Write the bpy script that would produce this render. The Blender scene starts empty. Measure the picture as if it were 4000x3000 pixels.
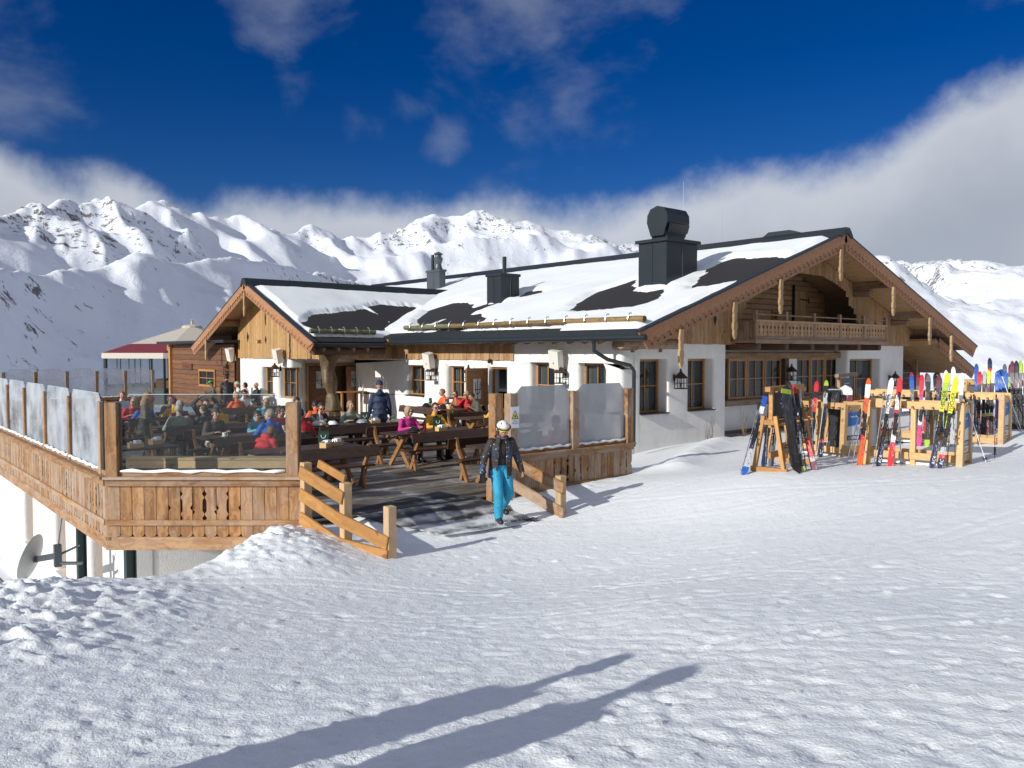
import bpy, bmesh, math, random
import numpy as np
from mathutils import Matrix, Vector, noise as mnoise

S = bpy.context.scene
COL = S.collection
rnd = random.Random(11)
R_ = math.radians

# ------------------------------------------------------------------ camera
# world axes follow the chalet: +X along its long wall towards the gable end, +Y along the gable front
FPX, CX, CY, CZ = 3190.0, 2000.0, 1500.0, 2.65
YAW, PITCH = R_(49.85), R_(2.298)
FW = Vector((-math.sin(YAW), math.cos(YAW), 0)); RT = Vector((math.cos(YAW), math.sin(YAW), 0)); UP = Vector((0, 0, 1))
CAM = Vector((0, 0, CZ))
cd = bpy.data.cameras.new('camera'); cam = bpy.data.objects.new('camera', cd); COL.objects.link(cam)
cam.location = CAM; cam.rotation_euler = (R_(90) - PITCH, 0, YAW)
cd.sensor_width = 36; cd.lens = 36 * FPX / 4000; cd.clip_start = .1; cd.clip_end = 20000
S.camera = cam

# ------------------------------------------------------------------ sun, sky, exposure
SUN_EL = R_(21.5)
sun_dir = (FW * math.cos(R_(47.6)) + RT * math.sin(R_(47.6))) * math.cos(SUN_EL) - UP * math.sin(SUN_EL)   # way the light travels
sl = bpy.data.lights.new('sun', 'SUN'); sl.energy = 3.2; sl.angle = R_(.55); sl.color = (1, .975, .905)
so = bpy.data.objects.new('sun', sl); COL.objects.link(so)
so.rotation_euler = sun_dir.to_track_quat('-Z', 'Y').to_euler(); so.location = (0, -20, 30)
S.view_settings.view_transform = 'Standard'; S.view_settings.look = 'None'
S.view_settings.exposure = 0.5; S.view_settings.gamma = 1; S.view_settings.use_curve_mapping = False

wd = bpy.data.worlds.new('World'); S.world = wd; wd.use_nodes = True
class NT:
    "tiny node-graph helper"
    def __init__(s, tree): s.t = tree; s.n = tree.nodes; s.l = tree.links
    def new(s, typ, **kw):
        n = s.n.new(typ)
        for k, v in kw.items(): setattr(n, k, v)
        return n
    def put(s, sock, v):
        if isinstance(v, bpy.types.NodeSocket): s.l.new(v, sock)
        else: sock.default_value = v
    def math(s, op, a, b=0., c=None, clamp=False):
        n = s.new('ShaderNodeMath', operation=op, use_clamp=clamp); s.put(n.inputs[0], a); s.put(n.inputs[1], b)
        if c is not None: s.put(n.inputs[2], c)
        return n.outputs[0]
    def vmath(s, op, a, b=(0, 0, 0)):
        n = s.new('ShaderNodeVectorMath', operation=op); s.put(n.inputs[0], a); s.put(n.inputs[1], b)
        return n.outputs['Value'] if op in ('DOT_PRODUCT', 'LENGTH', 'DISTANCE') else n.outputs[0]
    def mix(s, f, a, b, blend='MIX'):
        n = s.new('ShaderNodeMix', data_type='RGBA', blend_type=blend); s.put(n.inputs[0], f); s.put(n.inputs[6], a); s.put(n.inputs[7], b)
        return n.outputs[2]
    def noise(s, vec, scale, detail=4, rough=.55, dist=0.):
        n = s.new('ShaderNodeTexNoise'); s.put(n.inputs['Vector'], vec)
        n.inputs['Scale'].default_value = scale; n.inputs['Detail'].default_value = detail
        n.inputs['Roughness'].default_value = rough; n.inputs['Distortion'].default_value = dist
        return n.outputs[0]
    def step(s, v, a, b, o0=0., o1=1.):
        n = s.new('ShaderNodeMapRange', interpolation_type='SMOOTHSTEP'); s.put(n.inputs[0], v)
        s.put(n.inputs[1], a); s.put(n.inputs[2], b); s.put(n.inputs[3], o0); s.put(n.inputs[4], o1)
        return n.outputs[0]
    def ramp(s, v, stops):
        n = s.new('ShaderNodeValToRGB'); e = n.color_ramp.elements
        while len(e) > 1: e.remove(e[0])
        e[0].position = stops[0][0]; e[0].color = (*stops[0][1], 1)
        for p, c in stops[1:]:
            x = e.new(p); x.color = (*c, 1)
        s.put(n.inputs[0], v); return n.outputs[0]

def sky_world():
    g = NT(wd.node_tree); g.n.clear()
    sk = g.new('ShaderNodeTexSky', sky_type='NISHITA'); sk.sun_disc = False
    sk.sun_elevation = SUN_EL
    sd = -sun_dir
    sk.sun_rotation = math.atan2(sd.x, sd.y)
    sk.altitude = 2600; sk.air_density = 1.0; sk.dust_density = .25; sk.ozone_density = 3.0
    hs = g.new('ShaderNodeHueSaturation'); hs.inputs['Hue'].default_value = .519; hs.inputs['Saturation'].default_value = 1.38; hs.inputs['Value'].default_value = .37
    g.l.new(sk.outputs[0], hs.inputs['Color'])
    d = g.new('ShaderNodeTexCoord').outputs['Generated']
    sx = g.new('ShaderNodeSeparateXYZ'); g.l.new(d, sx.inputs[0])
    f = g.vmath('DOT_PRODUCT', d, tuple(FW)); r = g.vmath('DOT_PRODUCT', d, tuple(RT))
    az = g.math('ARCTAN2', r, f)                       # radians right of the valley axis
    el = g.math('ARCSINE', sx.outputs[2])
    # top of the cloud bank lying on the mountains, by compass direction
    cu = g.new('ShaderNodeFloatCurve'); c = cu.mapping.curves[0]
    pts = [(-2.2, .32), (-1.2, .30), (-.62, .235), (-.53, .19), (-.487, .178), (-.46, .192), (-.42, .185), (-.37, .155), (-.34, .17), (-.2, .176),
           (-.08, .178), (0, .182), (.06, .172), (.16, .186), (.25, .208), (.34, .212), (.39, .222), (.455, .246), (.497, .268), (.56, .282), (.8, .30), (1.3, .32), (2.2, .32)]
    lo, hi = -2.2, 2.2
    while len(c.points) < len(pts): c.points.new(.5, .5)
    for p, (a, e) in zip(c.points, pts): p.location = ((a - lo) / (hi - lo), e * 2); p.handle_type = 'AUTO'
    cu.mapping.update()
    g.put(cu.inputs['Value'], g.math('DIVIDE', g.math('SUBTRACT', az, lo), hi - lo))
    top = g.math('MULTIPLY', cu.outputs[0], .5)
    n1 = g.noise(d, 5., 6, .55, .5); n2 = g.noise(d, 15., 6, .6, 0.); n3 = g.noise(d, 2.2, 3, .5)
    wob = g.math('ADD', g.math('MULTIPLY', g.math('SUBTRACT', n1, .5), .05), g.math('MULTIPLY', g.math('SUBTRACT', n2, .5), .06))
    h = g.math('ADD', g.math('SUBTRACT', top, el), wob)
    bank = g.step(h, -.018, .036)
    # high thin veil
    dirs = lambda px, py: tuple((FW * math.cos(PITCH) - UP * math.sin(PITCH) + RT * ((px - CX) / FPX) - (FW * math.sin(PITCH) + UP * math.cos(PITCH)) * ((py - CY) / FPX)).normalized())
    def blob(px, py, rad):
        return g.step(g.vmath('DISTANCE', d, dirs(px, py)), 0., rad, 1., 0.)
    bl = blob(1500, -190, .22)
    for b in ((950, -80, .16), (1700, 0, .13), (1900, -80, .12), (40, 250, .14), (1380, 500, .055), (1750, 560, .045), (-250, 60, .16), (2400, -700, .3), (3600, -900, .4), (900, -900, .4)):
        bl = g.math('MAXIMUM', bl, blob(*b))
    w = g.noise(g.vmath('MULTIPLY', d, (1, 1, 1.5)), 5.5, 8, .55, .25)
    cov = g.math('MAXIMUM', g.step(el, .52, .85), g.step(f, .30, -.15))      # unseen broken cloud added overhead and behind as fill light
    veil = g.math('MULTIPLY', g.step(g.math('ADD', g.math('ADD', w, g.math('MULTIPLY', bl, .20)), g.math('MULTIPLY', cov, .20)), .58, .84), g.math('ADD', .36, g.math('MULTIPLY', cov, .50)))
    grey = g.math('MULTIPLY', g.step(h, .0, .16), g.step(n3, .3, .65, .5, 1.))
    ccol = g.mix(grey, (3.6, 3.8, 4.15, 1), (1.9, 2.15, 2.6, 1))
    ccol = g.mix(g.step(n1, .35, .7, .0, .35), ccol, (2.6, 2.8, 3.25, 1))
    c1 = g.mix(veil, hs.outputs[0], g.mix(cov, (2.1, 2.35, 2.9, 1), (4.2, 4.4, 4.7, 1)))
    c2 = g.mix(g.math('MULTIPLY', bank, .96), c1, ccol)
    bg = g.new('ShaderNodeBackground'); g.l.new(c2, bg.inputs[0]); bg.inputs[1].default_value = .12
    o = g.new('ShaderNodeOutputWorld'); g.l.new(bg.outputs[0], o.inputs[0])
sky_world()

# ------------------------------------------------------------------ pixel -> place helpers (photo is 4000 x 3000)
def ray(px, py):
    d = (FW * math.cos(PITCH) - UP * math.sin(PITCH)) + RT * ((px - CX) / FPX) - (FW * math.sin(PITCH) + UP * math.cos(PITCH)) * ((py - CY) / FPX)
    return d
def onX(px, py, X): d = ray(px, py); return CAM + d * (X / d.x)
def onY(px, py, Y): d = ray(px, py); return CAM + d * (Y / d.y)
def onZ(px, py, Z): d = ray(px, py); return CAM + d * ((Z - CZ) / d.z)
def at(px, py, dist): d = ray(px, py); return CAM + d * (dist / d.dot(FW))
def onP(px, py, p, n):
    d = ray(px, py); n = Vector(n); return CAM + d * ((Vector(p) - CAM).dot(n) / d.dot(n))

# ------------------------------------------------------------------ object helpers
W = {}
def put(o, M, parent=None):
    COL.objects.link(o)
    if parent is not None:
        o.parent = parent; o.matrix_basis = W[parent.name].inverted() @ M
    else: o.matrix_basis = M
    W[o.name] = M.copy(); return o
def tag(o, label, cat, group=None):
    o['label'] = label; o['category'] = cat
    if group: o['group'] = group
    return o
def TR(loc, rz=0): return Matrix.Translation(Vector(loc)) @ Matrix.Rotation(rz, 4, 'Z')
def thing(name, label, cat, loc, rz=0, group=None):
    o = bpy.data.objects.new(name, None); o.empty_display_size = .2
    put(o, TR(loc, rz)); return tag(o, label, cat, group)
def obj(name, me, mat=None, parent=None, M=None, smooth=False):
    if mat is not None and not me.materials: me.materials.append(mat)
    if smooth: me.shade_smooth()
    o = bpy.data.objects.new(name, me)
    return put(o, M if M is not None else Matrix.Identity(4), parent)
def struct(o): o['kind'] = 'structure'; return o
def copy_tree(src, M, parent=None, **props):
    o = src.copy(); put(o, M, parent)
    for k, v in props.items(): o[k] = v
    for ch in list(src.children):
        copy_tree(ch, M @ ch.matrix_basis, o)
    return o

class G:
    "collects shapes for one mesh"
    def __init__(s): s.bm = bmesh.new()
    def box(s, c, size, M=None, bevel=0):
        r = bmesh.ops.create_cube(s.bm, size=1, matrix=(M or Matrix.Identity(4)) @ Matrix.Translation(Vector(c)) @ Matrix.Diagonal((*size, 1)))
        if bevel:
            es = list({e for v in r['verts'] for e in v.link_edges}); bmesh.ops.bevel(s.bm, geom=es, offset=bevel, segments=1, affect='EDGES')
        return s
    def bar(s, p0, p1, w, h, up=(0, 0, 1)):
        p0, p1 = Vector(p0), Vector(p1)
        s.box(((p1 - p0).length / 2, 0, 0), ((p1 - p0).length, w, h), frame(p0, p1, up)); return s
    def cyl(s, p0, p1, r0, r1=None, n=12, caps=True):
        p0, p1 = Vector(p0), Vector(p1); r1 = r0 if r1 is None else r1
        q = (p1 - p0).to_track_quat('Z', 'Y').to_matrix().to_4x4()
        bmesh.ops.create_cone(s.bm, cap_ends=caps, segments=n, radius1=r0, radius2=r1, depth=(p1 - p0).length,
                              matrix=Matrix.Translation((p0 + p1) / 2) @ q); return s
    def tube(s, pts, r, n=8, close=False):
        pts = [Vector(p) for p in pts]; rs = r if isinstance(r, (list, tuple)) else [r] * len(pts)
        rings = []; prev = None
        for i, p in enumerate(pts):
            t = (pts[min(i + 1, len(pts) - 1)] - pts[max(i - 1, 0)]).normalized()
            if prev is None: a = t.orthogonal().normalized()
            else: a = (prev - t * prev.dot(t)).normalized()
            prev = a; b = t.cross(a)
            rings.append([s.bm.verts.new(p + (a * math.cos(k * 2 * math.pi / n) + b * math.sin(k * 2 * math.pi / n)) * rs[i]) for k in range(n)])
        for A, B in zip(rings, rings[1:]):
            for k in range(n): s.bm.faces.new((A[k], A[(k + 1) % n], B[(k + 1) % n], B[k]))
        s.bm.faces.new(rings[0][::-1]); s.bm.faces.new(rings[-1]); return s
    def sphere(s, c, r, M=None, sc=(1, 1, 1), u=12, v=8):
        bmesh.ops.create_uvsphere(s.bm, u_segments=u, v_segments=v, radius=r, matrix=(M or Matrix.Identity(4)) @ Matrix.Translation(Vector(c)) @ Matrix.Diagonal((*sc, 1))); return s
    def prism(s, poly, t, M=None):
        "polygon in local XY pushed +-t/2 along Z"
        M = M or Matrix.Identity(4)
        a = [s.bm.verts.new(M @ Vector((x, y, -t / 2))) for x, y in poly]; b = [s.bm.verts.new(M @ Vector((x, y, t / 2))) for x, y in poly]
        n = len(poly)
        s.bm.faces.new(a[::-1]); s.bm.faces.new(b)
        for i in range(n): s.bm.faces.new((a[i], a[(i + 1) % n], b[(i + 1) % n], b[i]))
        return s
    def lathe(s, prof, n=12, M=None):
        M = M or Matrix.Identity(4)
        rings = [[s.bm.verts.new(M @ Vector((r * math.cos(2 * math.pi * k / n), r * math.sin(2 * math.pi * k / n), z))) for k in range(n)] for r, z in prof]
        for A, B in zip(rings, rings[1:]):
            for k in range(n): s.bm.faces.new((A[k], A[(k + 1) % n], B[(k + 1) % n], B[k]))
        s.bm.faces.new(rings[0][::-1]); s.bm.faces.new(rings[-1]); return s
    def quad(s, *ps): s.bm.faces.new([s.bm.verts.new(Vector(p)) for p in ps]); return s
    def mesh(s, name='mesh', normals=True):
        if normals: bmesh.ops.recalc_face_normals(s.bm, faces=s.bm.faces[:])
        me = bpy.data.meshes.new(name); s.bm.to_mesh(me); s.bm.free(); return me

def frame(p0, p1, up=(0, 0, 1)):
    "matrix: origin p0, local X along p0->p1, local Z near up"
    p0, p1, up = Vector(p0), Vector(p1), Vector(up)
    x = (p1 - p0).normalized(); z = up - x * up.dot(x)
    if z.length < 1e-4: z = Vector((1, 0, 0)) - x * x.x
    z.normalize(); y = z.cross(x)
    M = Matrix((x, y, z)).transposed().to_4x4(); M.translation = p0; return M
BC = {}
def beam(name, p0, p1, w, h, mat, parent=None, up=(0, 0, 1), bevel=.006):
    "timber of its own: grain runs along local X"
    p0, p1 = Vector(p0), Vector(p1); L = round((p1 - p0).length, 3)
    key = (L, round(w, 4), round(h, 4), mat.name, bevel)
    if key not in BC:
        BC[key] = G().box((L / 2, 0, 0), (L, w, h), bevel=min(bevel, w * .3, h * .3)).mesh(name); BC[key].materials.append(mat)
    return obj(name, BC[key], None, parent, frame(p0, p1, up))

# ------------------------------------------------------------------ materials
MATS = {}
def material(name):
    m = bpy.data.materials.new(name); m.use_nodes = True; m.node_tree.nodes.clear()
    g = NT(m.node_tree); b = g.new('ShaderNodeBsdfPrincipled'); o = g.new('ShaderNodeOutputMaterial'); g.l.new(b.outputs[0], o.inputs[0])
    MATS[name] = m; return m, g, b, o
def bump(g, b, h, strength, dist):
    n = g.new('ShaderNodeBump'); n.inputs['Strength'].default_value = strength; n.inputs['Distance'].default_value = dist
    g.put(n.inputs['Height'], h); g.l.new(n.outputs[0], b.inputs['Normal'])
def plain(name, col, rough=.6, metal=0., var=.12, bs=.15, scale=30):
    m, g, b, o = material(name)
    c = g.new('ShaderNodeTexCoord').outputs['Object']; n = g.noise(c, scale, 3)
    dark = tuple(x * (1 - var) for x in col); lite = tuple(min(1, x * (1 + var)) for x in col)
    g.put(b.inputs['Base Color'], g.mix(n, (*dark, 1), (*lite, 1)))
    b.inputs['Roughness'].default_value = rough; b.inputs['Metallic'].default_value = metal
    if bs: bump(g, b, n, bs, .01)
    return m
def wood(name, c0, c1, rough=.6, grey=0., contrast=1., scale=1., dust=False):
    "sawn timber: streaks along local X, knots, each board its own tone"
    m, g, b, o = material(name)
    c = g.new('ShaderNodeTexCoord').outputs['Object']; oi = g.new('ShaderNodeObjectInfo').outputs['Random']
    off = g.new('ShaderNodeCombineXYZ'); g.put(off.inputs[0], g.math('MULTIPLY', oi, 37.)); g.put(off.inputs[1], g.math('MULTIPLY', oi, 11.)); g.put(off.inputs[2], g.math('MULTIPLY', oi, 23.))
    p = g.vmath('ADD', c, off.outputs[0])
    warp = g.noise(p, 2.2 * scale, 2)
    q = g.vmath('MULTIPLY', p, (1.1 * scale, 13 * scale, 13 * scale))
    wv = g.new('ShaderNodeVectorMath', operation='ADD'); g.put(wv.inputs[0], q); g.put(wv.inputs[1], g.math('MULTIPLY', warp, 5.))
    gr = g.noise(wv.outputs[0], 1., 5, .6, .6)
    fine = g.noise(g.vmath('MULTIPLY', p, (4 * scale, 90 * scale, 90 * scale)), 1., 2)
    kn = g.noise(g.vmath('MULTIPLY', p, (3.2, 7.5, 7.5)), 1., 1)
    f = g.math('ADD', g.math('MULTIPLY', g.step(gr, .36, .64), .75 * contrast), g.math('MULTIPLY', fine, .3))
    col = g.mix(f, (*c0, 1), (*c1, 1))
    col = g.mix(g.step(kn, .71, .76, 0., .8), col, (c0[0] * .4, c0[1] * .33, c0[2] * .3, 1))
    col = g.mix(g.step(oi, 0., 1., .0, .45), col, g.mix(.5, col, (c0[0], c0[1], c0[2], 1)))
    v = g.new('ShaderNodeHueSaturation'); g.put(v.inputs['Value'], g.math('ADD', .82, g.math('MULTIPLY', g.math('FRACT', g.math('MULTIPLY', oi, 7.3)), .36))); g.put(v.inputs['Color'], col)
    col = v.outputs[0]
    if grey:
        st = g.noise(g.vmath('MULTIPLY', p, (1.2, 3, 3)), 1.5, 4)
        col = g.mix(g.math('MULTIPLY', g.step(g.math('ADD', st, g.math('MULTIPLY', g.math('FRACT', g.math('MULTIPLY', oi, 3.7)), .25)), .5, .78), grey), col, (.40, .37, .33, 1))
    if dust:        # snow trodden in from the slope
        ps = g.new('ShaderNodeNewGeometry').outputs['Position']; dn = g.noise(g.vmath('MULTIPLY', ps, (1.6, .7, 1)), 1., 6, .65); df = g.noise(ps, 40, 3)
        col = g.mix(g.math('MULTIPLY', g.step(g.math('ADD', dn, g.math('MULTIPLY', df, .22)), .62, .82), .75), col, (.74, .76, .80, 1))
    g.put(b.inputs['Base Color'], col); b.inputs['Roughness'].default_value = rough
    bump(g, b, g.math('ADD', gr, g.math('MULTIPLY', fine, .5)), .25, .006)
    return m

LARCH = wood('larch', (.20, .075, .019), (.45, .24, .09), .55, grey=.25)
LARCHW = wood('larch_weathered', (.20, .085, .028), (.43, .25, .115), .65, grey=.45)
PALEG = wood('wing_boards', (.36, .19, .07), (.56, .36, .16), .6, contrast=.7)
GABLEW = wood('gable_boards', (.30, .15, .055), (.50, .30, .13), .62, grey=.25, contrast=.8)
BARGE = wood('bargeboard_wood', (.28, .125, .055), (.45, .235, .12), .6, contrast=.7)
DARKW = wood('dark_timber', (.06, .028, .014), (.135, .07, .035), .6)
CABINW = wood('cabin_planks', (.11, .045, .018), (.22, .098, .042), .6)
OLDW = wood('old_timber', (.15, .08, .038), (.31, .18, .09), .7, grey=.25)
HONEY = wood('honey_pine', (.36, .165, .045), (.54, .29, .095), .5, contrast=.7)
PALEP = wood('pale_pine', (.44, .27, .13), (.62, .43, .24), .6, contrast=.7, grey=.15)
FRAMEW = wood('window_larch', (.32, .15, .05), (.48, .25, .09), .45, contrast=.6)
TABLEW = wood('table_brown', (.045, .022, .014), (.10, .052, .032), .42, contrast=.8)
LEGW = wood('leg_brown', (.22, .10, .035), (.36, .19, .075), .5, contrast=.6)
DECKW = wood('deck_boards', (.085, .068, .05), (.19, .155, .115), .6, grey=.3, dust=True)
LOGW = wood('log_bark', (.14, .085, .028), (.27, .18, .07), .7)
LOGG = wood('log_mossy', (.10, .11, .045), (.21, .21, .095), .75)
CARVE = wood('carved_trunk', (.09, .055, .026), (.19, .125, .065), .55)
FIG = wood('pendant_wood', (.34, .21, .10), (.50, .35, .19), .55, contrast=.5)
METAL = plain('anthracite_sheet', (.028, .036, .043), .38, .35, .15, .03, 4)
METALL = plain('grey_sheet', (.10, .115, .13), .4, .5, .2, .03, 4)
STEEL = plain('steel', (.5, .5, .52), .3, .9, .1, 0)
IRON = plain('wrought_iron', (.018, .016, .015), .5, .4, .2, .1)
RUST = plain('lantern_roof', (.07, .038, .026), .55, .3, .3, .1)
ROOFB = plain('roof_felt', (.021, .019, .019), .8, 0, .25, .3, 60)
WHITEP = plain('white_plastic', (.72, .70, .64), .45, 0, .04, .02)
BLACKP = plain('black_plastic', (.012, .012, .014), .35, 0, .1, .02)
RUBBER = plain('rubber', (.018, .018, .019), .7, 0, .3, .2, 80)
GREENST = plain('green_steel', (.02, .04, .042), .4, .3, .1, .05)
CARD = plain('card_holder', (.60, .40, .17), .6, 0, .1, .05)
MENU = plain('menu_green', (.018, .05, .035), .45, 0, .1, .02)
PAPER = plain('paper_white', (.80, .81, .84), .6, 0, .05, .05)
CERAM = plain('ceramic', (.78, .78, .76), .25, 0, .03, 0)
STONE = plain('gravel_patch', (.17, .125, .085), .85, 0, .5, .8, 50)

def mk_snow(name, s1, s2, col=(.875, .90, .915), bs=.35):
    m, g, b, o = material(name)
    c = g.new('ShaderNodeTexCoord').outputs['Object']
    a = g.noise(c, s1, 6, .6); d = g.noise(c, s2, 3, .6); e = g.noise(c, .35, 3)
    g.put(b.inputs['Base Color'], g.mix(g.step(e, .35, .7), (*col, 1), (col[0] * .955, col[1] * .962, col[2] * .975, 1)))
    b.inputs['Roughness'].default_value = .55; b.inputs['Specular IOR Level'].default_value = .25
    bump(g, b, g.math('ADD', a, g.math('MULTIPLY', d, .6)), bs, .02); return m
SNOW = mk_snow('snow', 13, 48, bs=.6)
SNOWR = mk_snow('snow_roof', 2.5, 30)

def mk_plaster():
    m, g, b, o = material('white_plaster')
    c = g.new('ShaderNodeTexCoord').outputs['Object']
    a = g.noise(c, 5, 5, .6); d = g.noise(c, 38, 3)
    pc = g.mix(g.step(a, .3, .75), (.80, .785, .76, 1), (.745, .73, .705, 1)); st = g.noise(g.vmath('MULTIPLY', c, (1.6, 1.6, .35)), 1.3, 5, .65)
    g.put(b.inputs['Base Color'], g.mix(g.step(st, .5, .8, 0., .5), pc, (.60, .575, .53, 1)))
    b.inputs['Roughness'].default_value = .85
    bump(g, b, g.math('ADD', g.math('MULTIPLY', a, .8), d), .45, .025); return m
PLASTER = mk_plaster()

def mk_glass(name, tint, see, rough, gloss=.5):
    "see = share of light let straight through"
    m, g, b, o = material(name)
    b.inputs['Base Color'].default_value = (*tint, 1); b.inputs['Roughness'].default_value = rough; b.inputs['Specular IOR Level'].default_value = gloss
    t = g.new('ShaderNodeBsdfTransparent'); t.inputs[0].default_value = (.93, .96, .96, 1)
    mx = g.new('ShaderNodeMixShader'); mx.inputs[0].default_value = see
    g.l.new(b.outputs[0], mx.inputs[1]); g.l.new(t.outputs[0], mx.inputs[2]); g.l.new(mx.outputs[0], o.inputs[0]); return m
PANE = mk_glass('window_pane', (.012, .014, .016), .5, .03, .9)
CLEAR = mk_glass('clear_glass', (.16, .17, .18), .93, .08, .35)
EDGEG = mk_glass('glass_edge', (.55, .66, .66), .15, .2)
def mk_frost(name, col, see):
    m, g, b, o = material(name)
    c = g.new('ShaderNodeTexCoord').outputs['Object']; n = g.noise(c, 1.7, 4)
    df = g.new('ShaderNodeBsdfDiffuse'); df.inputs[0].default_value = (*col, 1)
    tl = g.new('ShaderNodeBsdfTranslucent'); tl.inputs[0].default_value = (*col, 1)
    gl = g.new('ShaderNodeBsdfGlossy'); gl.inputs['Roughness'].default_value = .25; gl.inputs[0].default_value = (.8, .85, .9, 1)
    m1 = g.new('ShaderNodeMixShader'); m1.inputs[0].default_value = .45; g.l.new(df.outputs[0], m1.inputs[1]); g.l.new(tl.outputs[0], m1.inputs[2])
    m2 = g.new('ShaderNodeMixShader'); m2.inputs[0].default_value = .07; g.l.new(m1.outputs[0], m2.inputs[1]); g.l.new(gl.outputs[0], m2.inputs[2])
    t = g.new('ShaderNodeBsdfTransparent')
    m3 = g.new('ShaderNodeMixShader'); g.put(m3.inputs[0], g.step(n, .3, .75, see * .6, see * 1.5)); g.l.new(m2.outputs[0], m3.inputs[1]); g.l.new(t.outputs[0], m3.inputs[2])
    g.l.new(m3.outputs[0], o.inputs[0]); return m
FROST = mk_frost('frosted_glass', (.74, .78, .83), .58)
FROSTSH = mk_frost('frosted_glass_shaded', (.60, .62, .64), .22)  # same frosted glass, its colour greyed for panes the sun only grazes
CURT = plain('curtain_cloth', (.74, .76, .76), .8, 0, .04, .05)
# ================================================================== SNOW GROUND
def hash2(ix, iy, seed):
    h = (ix * 374761393 + iy * 668265263 + seed * 1442695041) & 0xFFFFFFFF
    h = ((h ^ (h >> 13)) * 1274126177) & 0xFFFFFFFF
    return ((h ^ (h >> 16)) & 0xFFFFFF) / float(0xFFFFFF)
def vnoise(x, y, seed=0):
    ix = np.floor(x).astype(np.int64); iy = np.floor(y).astype(np.int64); fx = x - ix; fy = y - iy
    u = fx * fx * fx * (fx * (fx * 6 - 15) + 10); v = fy * fy * fy * (fy * (fy * 6 - 15) + 10)
    a = hash2(ix, iy, seed); b = hash2(ix + 1, iy, seed); c = hash2(ix, iy + 1, seed); d = hash2(ix + 1, iy + 1, seed)
    return (a + (b - a) * u) * (1 - v) + (c + (d - c) * u) * v
def fbm(x, y, o=4, seed=0, gain=.5):
    s = 0; amp = 1; t = 0
    for i in range(o):
        s = s + amp * (vnoise(x, y, seed + i * 17) - .5); t += amp; amp *= gain; x = x * 2.03 + 11.3; y = y * 2.03 + 7.1
    return s / t
def ridged(x, y, o=5, seed=0):
    s = 0; amp = 1; t = 0; w = 1
    for i in range(o):
        r = 1 - abs(2 * vnoise(x, y, seed + i * 13) - 1); r = r * r * w; w = np.clip(r * 1.6, 0, 1)
        s = s + amp * r; t += amp; amp *= .52; x = x * 2.07 + 5.2; y = y * 2.07 + 3.4
    return s / t
def sst(a, b, x):
    t = np.clip((x - a) / (b - a), 0, 1); return t * t * (3 - 2 * t)

def gz(px, py, d): p = at(px, py, d); return (p.x, p.y, p.z)
CP = [(0, 0, 1.0), (4, -6, 1.5), (5, 5, 1.25), (-5, -6, 1.0), (-9, -5, .55), (-2, 2.5, .82), (-4, 1.0, .68), (-1, 5, .80), (-4.5, 5.5, .42),
      gz(0, 2300, 8.5), gz(600, 2270, 9.3), gz(850, 2215, 10.3), gz(1000, 2160, 11), gz(1150, 2085, 12), gz(1540, 2178, 11.1), gz(1360, 2140, 11.6),
      gz(1953, 2060, 13), gz(2180, 1990, 13.7), gz(2250, 2030, 13.4), gz(2480, 1888, 15.4), gz(2000, 2300, 9.6), gz(2600, 2050, 12.4), gz(3000, 1831, 14.4),
      gz(3600, 1822, 14.6), gz(3370, 1820, 15.4), gz(3950, 1760, 16.6), gz(3300, 2200, 8.6), gz(2400, 2500, 6.4), gz(3900, 2300, 7.4), gz(2580, 1850, 17), gz(2760, 1775, 20), gz(2820, 1725, 24),
      (-14.6, 16.2, -.32), (-15.3, 19.2, -.16), (-15.3, 22.5, -.12), (-15.3, 27, -.1), (-14, 24, .1), (-10, 22, .5), (-15, 34, .1), (-6, 20, .85), (-3, 26, .9), (-8, 34, .5), (4, 20, 1.3), (-12, 46, .1), (6, 40, 1.2), (-24, 48, -.6),
      (-20, -6, -1.5), (-36, 0, -3), (-40, 14, -2.5), (-44, 30, -1.5), (-30, 44, -1.2)]
_c = np.array(CP); _n = len(CP)
def _U(r2): return np.where(r2 > 1e-9, r2 * np.log(r2 + 1e-12), 0)
_K = _U(((_c[:, None, :2] - _c[None, :, :2]) ** 2).sum(2)) + np.eye(_n) * 2.5
_P = np.c_[np.ones(_n), _c[:, :2]]
_sol = np.linalg.solve(np.block([[_K, _P], [_P.T, np.zeros((3, 3))]]), np.r_[_c[:, 2], 0, 0, 0])
def tps(x, y):
    z = _sol[_n] + _sol[_n + 1] * x + _sol[_n + 2] * y
    for i in range(_n): z = z + _sol[i] * _U((x - _c[i, 0]) ** 2 + (y - _c[i, 1]) ** 2)
    return z
def ground_base(x, y):
    z = tps(x, y)
    cx = np.interp(y, [-3, 1.4, 2.9, 3.8, 4.5, 5.4, 5.8, 9.6, 10.2, 13.0, 13.6], [-9.6, -9.9, -9.85, -10.3, -10.7, -11.25, -12.15, -12.15, -11.95, -11.95, -16.6])
    d = cx - x
    z = z - 3.1 * sst(0., 4.2, d) - .25 * sst(0, .6, d) * (y < 5.5)
    # trodden snow ramp up to the deck
    rp = np.minimum(-.015 - (x + 11.75) * .085, 0.) - .22 * (1 - sst(6.0, 6.7, y)) - .22 * sst(9.0, 9.5, y) - .30 * sst(-10.2, -9.0, x)
    z = np.where((x > -11.9) & (x < -8.9) & (y > 5.9) & (y < 9.6), np.maximum(z, rp), z)
    # plateau breaks off into the valley far behind
    r = np.hypot(x + 12, y - 14)
    return z - .012 * np.clip(r - 34, 0, None) ** 1.9
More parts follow.
